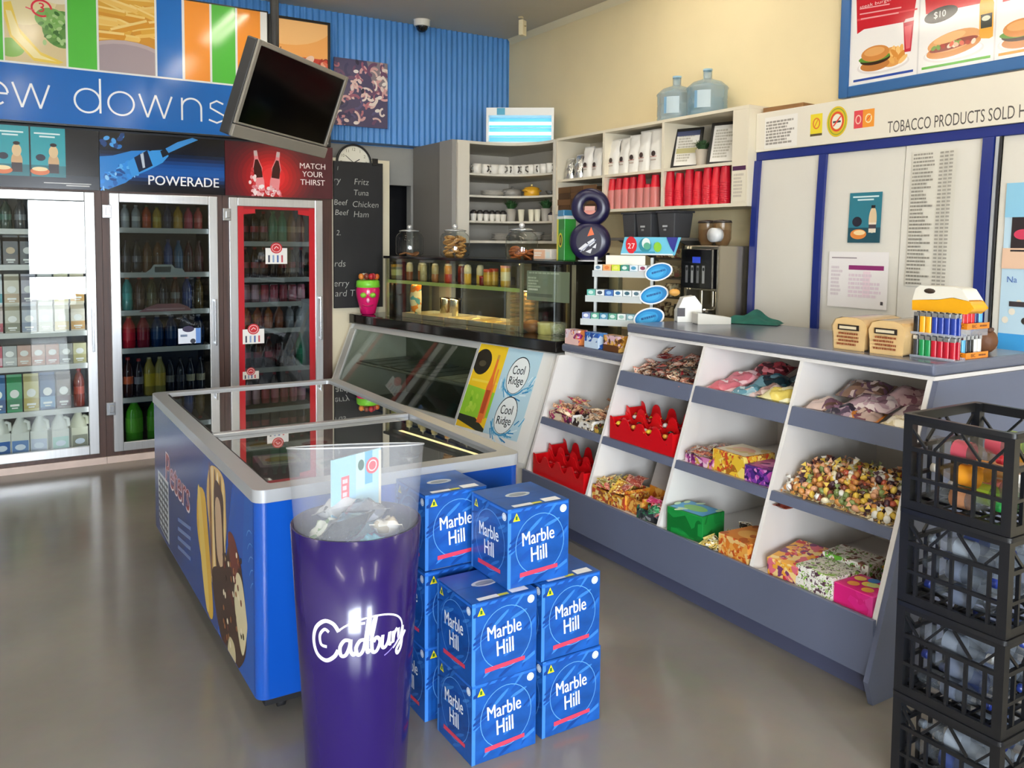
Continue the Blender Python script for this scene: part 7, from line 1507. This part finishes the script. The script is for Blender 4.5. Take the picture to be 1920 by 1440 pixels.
def onto(nm, ya, yb, za, zb, fn, lab=None):
    """sheet of paper taped to a door"""
    A = Art((0, 0, 0), (0, -1, 0), (0, 0, 1)); A.map = lambda u, v, l: (bow(v) + (.004 if ya > 2.45 or ya < 2.0 else .0) - .006 - l + .005, wy2(ya) - u, v); fn(A, ya - yb, za, zb); return A.build(nm, tc, .4)
def teal(A, w, za, zb):
    h = zb - za; A.rect(0, za, w, zb, '#2b7486').rect(0, za, w, za + h * .3, '#1d4a58').rect(w * .1, za + h * .9, w * .9, za + h * .93, '#cfe6e8').rect(w * .25, za + h * .84, w * .75, za + h * .87, '#cfe6e8').ell(w * .75, za + h * .45, w * .12, h * .26, '#d8bf9a').rect(w * .64, za + h * .2, w * .86, za + h * .4, '#e2d4c0').rect(w * .64, za + h * .28, w * .86, za + h * .36, '#4a4048').rect(w * .69, za + h * .68, w * .81, za + h * .74, '#1f1a20').ell(w * .27, za + h * .42, w * .15, h * .1, '#23222f').ell(w * .33, za + h * .17, w * .25, h * .1, '#d8833c').ell(w * .36, za + h * .2, w * .18, h * .05, '#f0d4a0')
def cal(A, w, za, zb):
    h = zb - za; A.rect(0, za, w, zb, '#ebe6e4').rect(w * .35, za + h * .68, w * .93, za + h * .76, '#8a2a6a').rect(w * .05, za + h * .88, w * .48, za + h * .9, '#8a8084'); A.scribble(w * .05, za + h * .2, w * .25, za + h * .75, 8, '#d4c8cc', R); A.rect(w * .6, za + h * .2, w * .72, za + h * .66, '#ecd4dc'); A.scribble(w * .36, za + h * .18, w * .92, za + h * .62, 6, '#dccad2', R); A.rect(w * .9, za + h * .08, w * .94, za + h * .14, '#4a4448')
def plist(A, w, za, zb):
    A.rect(0, za, w, zb, '#d9d5c9'); A.scribble(w * .03, za + .005, w * .55, zb - .005, 36, '#8f8a80', R, .5, .5)
    for c in (.64, .76, .88): A.scribble(w * c, za + .005, w * (c + .08), zb - .005, 36, '#979288', R, .95, .5)
def snack(A, w, za, zb):
    h = zb - za; A.rect(0, za, w, zb, '#bcd8e8').rect(0, za + h * .80, w, zb, '#8cc4e0').rect(w * .0, za + h * .5, w, za + h * .62, '#e4c0a4').rect(w * .12, za + h * .6, w * .5, za + h * .8, '#2a2226').ell(w * .3, za + h * .7, w * .14, h * .03, '#c83a5a').text('Na', w * .1, za + h * .42, h * .035, '#5a7ab8').rect(0, za, w, za + h * .12, '#3f9ad8')
    for i in range(8): A.ell(w * (.1 + .1 * i), za + h * (.2 + .05 * (i % 3)), w * .05, h * .02, R.choice(['#e8e0d0', '#f4f0e8', '#3a3430', '#d0b8a0']))
    A.rect(w * .15, za + h * .28, w * .4, za + h * .31, '#3a3438')
onto('door_poster', 2.742, 2.559, 1.573, 1.823, teal); onto('calendar_sheet', 2.846, 2.504, 1.245, 1.527, cal); onto('price_list', 2.412, 2.195, 1.37, 2.0, plist); onto('snack_poster', 1.968, 1.70, 1.10, 1.83, snack)
# plank on the cabinet
t = thing('loose_plank', 'short loose wooden plank on top of the white tobacco cabinet', 'plank', (3.80, 3.22, 2.3012), .08); MB().box(-.06, -.13, 0, .06, .13, .028).build('plank', M('#8a6238', .6, var=.25, vscale=6, stretch=(9, 1, 9)), t)
# ================================================================== menu board on the cream wall
mb = thing('menu_board', 'large blue framed lit menu board of burgers above the tobacco cabinet', 'menu board', (3.935, 3.0, 2.352)); WM, HM, fw = 1.9, .86, .058
m = MB(); m.box(-.012, -fw, 0, .03, 0, HM); m.box(-.012, -WM, 0, .03, -WM + fw, HM); m.box(-.012, -WM + fw, 0, .03, -fw, fw); m.box(-.012, -WM + fw, HM - fw, .03, -fw, HM); m.build('frame', M('#2a5f9a', .3, .2), mb, .005)
m = MB(); m.box(0, -WM + fw, fw, .028, -fw, HM - fw); m.build('panel', M('#eceae8', .3), mb)
A = Art((0, 0, 0), (0, -1, 0), (0, 0, 1)); A.clip = (fw, fw, WM - fw, HM - fw); MV = lambda px, py: (3.0 - onx(px, py, 3.934).y, onx(px, py, 3.934).z - 2.352)
A.rect(fw, fw, WM - fw, HM - fw, '#f1efee')
A.poly([MV(1607, 64), MV(1620, 55), MV(1712, 38), MV(1718, 0), MV(1720, -60), MV(1605, -60)], '#c2202e').poly([MV(1607, 40), MV(1720, 18), MV(1720, 15), MV(1607, 36)], '#d84a54')
A.poly([MV(1736, 27), MV(1850, 4), MV(1852, -60), MV(1732, -60)], '#c2202e').poly([MV(1880, 4), MV(1935, -10), MV(1935, -60), MV(1880, -60)], '#c2202e')
for py, px0, px1 in ((17, 1612, 1668), (27, 1612, 1690), (36, 1614, 1685)): P, Q = MV(px0, py), MV(px1, py - (px1 - px0) * .17); A.line([P, Q], .006, '#e8a8ac')
P = MV(1612, 17); A.text('steak burger', P[0], P[1] - .005, .022, '#f0c8ca', .19, .0, 0, 'l', 1, -.0)
u, v = MV(1764, 27); A.ell(u, v, .085, .036, '#151518', .1).text('$10', u - .035, v - .018, .036, '#e8e8e8', .06, .01)
def dishes(px, py, kind):
    u, v = MV(px, py); A.ell(u, v - .035, .15, .042, '#e0dcdc').ell(u, v - .03, .14, .036, '#f6f4f4')
    if kind == 'burger':
        A.ell(u + .05, v - .005, .075, .05, '#d89a52')
        for i in range(14): A.ell(u + .045 + .07 * R.random(), v - .03 + .06 * R.random(), .012, .03, R.choice(['#e0a85a', '#d08a3c', '#ecc07a']), R.uniform(-1, 1))
        A.ell(u - .045, v - .03, .085, .03, '#b8763c').ell(u - .045, v, .088, .028, '#3a2418').ell(u - .05, v + .008, .092, .02, '#5a8a34').ell(u - .045, v + .03, .082, .04, '#c98444').ell(u - .05, v + .04, .06, .022, '#dca262')
    else:
        A.ell(u, v - .012, .135, .04, '#c88444', .12).ell(u, v + .02, .13, .045, '#dca066', .12).ell(u, v + .002, .12, .02, '#8a3a2c', .12)
        for i in range(16): A.ell(u - .1 + .2 * R.random(), v + .002 + .012 * (R.random() - .5), .014, .010, R.choice(['#d86a52', '#e8b49a', '#a83a2c', '#f0d8c0', '#7a9a4a']), R.random() * 3)
        A.ell(u - .02, v + .038, .08, .022, '#e8b67c', .12)
dishes(1655, 108, 'burger'); dishes(1787, 84, 'roll'); dishes(1935, 60, 'burger')
A.poly([MV(1694, 42), MV(1714, 36), MV(1708, 96), MV(1696, 98)], '#b8263a').poly([MV(1696, 50), MV(1710, 46), MV(1706, 90), MV(1699, 92)], '#d8606a').poly([MV(1698, 36), MV(1713, 32), MV(1714, 38), MV(1695, 43)], '#e4ccd0')
A.poly([MV(1837, 8), MV(1842, -10), MV(1858, -14), MV(1864, 4), MV(1862, 68), MV(1855, 72), MV(1840, 72), MV(1836, 68)], '#e8a02c').poly([MV(1839, 28), MV(1861, 23), MV(1860, 50), MV(1839, 54)], '#1c2418').ell(*MV(1849, 34), .02, .012, '#d8dcc8')
for a, b, c in (((1600, 156), (1712, 136), '#2f4a9a'), ((1728, 133), (1857, 107), '#5aa83c'), ((1872, 104), (1960, 86), '#e8953c')):
    P, Q = MV(*a), MV(*b); zz = .075; A.rect(P[0], zz, Q[0], zz + .012, c)
u = MV(1723, 60)[0]; A.rect(u - .004, fw, u + .004, HM - fw, '#d8d6d6'); u = MV(1866, 60)[0]; A.rect(u - .004, fw, u + .004, HM - fw, '#d8d6d6')
A.build('print', mb, .12, .5)
# ================================================================== lamps, daylight, camera
tube = GLOW('#fff3e0', 24.0)
def batten(x, y):
    t = thing('fluorescent_batten', f'white twin tube ceiling light {"nearer the blue wall" if y > 4.5 else "over the shop floor"}', 'ceiling light', (x, y, CZ))
    MB().box(-.075, -.62, -.045, .075, .62, -.001).build('housing', M('#ececea', .4), t)
    for s in (-.045, .045): MB().tube([(s, -.58, -.065), (s, .58, -.065)], .014, 8).build('tube', tube, t)
    e = MB(); e.box(-.07, -.615, -.085, .07, -.585, -.045); e.box(-.07, .585, -.085, .07, .615, -.045); e.build('end_cap', M('#dededc', .4), t)
    return t
for i, (x, y) in enumerate(((1.68, 5.4), (1.68, 3.5), (1.68, 1.4), (1.68, -.8), (.3, 4.2), (.3, 1.4), (.3, -.8), (-1.6, 3.5), (-1.6, .4), (3.2, 1.6), (3.2, 3.9))):
    o = batten(x, y); o['label'] = ['white twin tube ceiling light nearest the blue wall above the coolers', 'white twin tube ceiling light above the hanging television', 'white twin tube ceiling light above the chest freezer and water boxes', 'white twin tube ceiling light just inside the entrance door',
        'white twin tube ceiling light in front of the milk cooler', 'white twin tube ceiling light in the middle of the open floor', 'white twin tube ceiling light between door and shop window', 'white twin tube ceiling light by the side wall near the coolers', 'white twin tube ceiling light by the side wall near the window', 'white twin tube ceiling light above the sales counter', 'white twin tube ceiling light above the sandwich bar'][i]
wd = bpy.data.worlds.new('daylight'); SC.world = wd; wd.use_nodes = True; nt = wd.node_tree; nt.nodes.clear()
bg = nt.nodes.new('ShaderNodeBackground'); bg.inputs[0].default_value = (.86, .93, 1, 1); bg.inputs[1].default_value = 36.0
wo = nt.nodes.new('ShaderNodeOutputWorld'); nt.links.new(bg.outputs[0], wo.inputs[0])
for nm, x, z, sx, sz in (('window_daylight', -1.55, 1.45, 2.3, 1.8), ('door_daylight', .9, 1.1, .8, 2.1)):
    l = bpy.data.lights.new(nm, 'AREA'); l.shape = 'RECTANGLE'; l.size = sx; l.size_y = sz; l.cycles.is_portal = True
    o = bpy.data.objects.new(nm, l); COLL.objects.link(o); o.location = (x, -2.72, z); o.rotation_euler = (PI / 2, 0, 0)
cam = bpy.data.cameras.new('camera'); co = bpy.data.objects.new('camera', cam); COLL.objects.link(co)
cam.sensor_fit = 'HORIZONTAL'; cam.sensor_width = 36; cam.lens = FPX / 1920 * 36; cam.shift_y = -(720 - CY) / 1920; cam.clip_start = .05
Rm = Matrix(((AX.x, -AX.y, -AX.z), (AY.x, -AY.y, -AY.z), (AZ.x, -AZ.y, -AZ.z)))
co.matrix_world = Matrix.Translation(CAMP) @ Rm.to_4x4(); SC.camera = co
vs = SC.view_settings; vs.view_transform = 'Standard'; vs.look = 'None'; vs.exposure = .12; vs.gamma = 1; vs.use_curve_mapping = False
SC.display_settings.display_device = 'sRGB'
cy = SC.cycles; cy.use_denoising = True; cy.max_bounces = 10; cy.transparent_max_bounces = 24; cy.glossy_bounces = 4; cy.diffuse_bounces = 4; cy.sample_clamp_indirect = 6.0; cy.caustics_reflective = False; cy.caustics_refractive = False
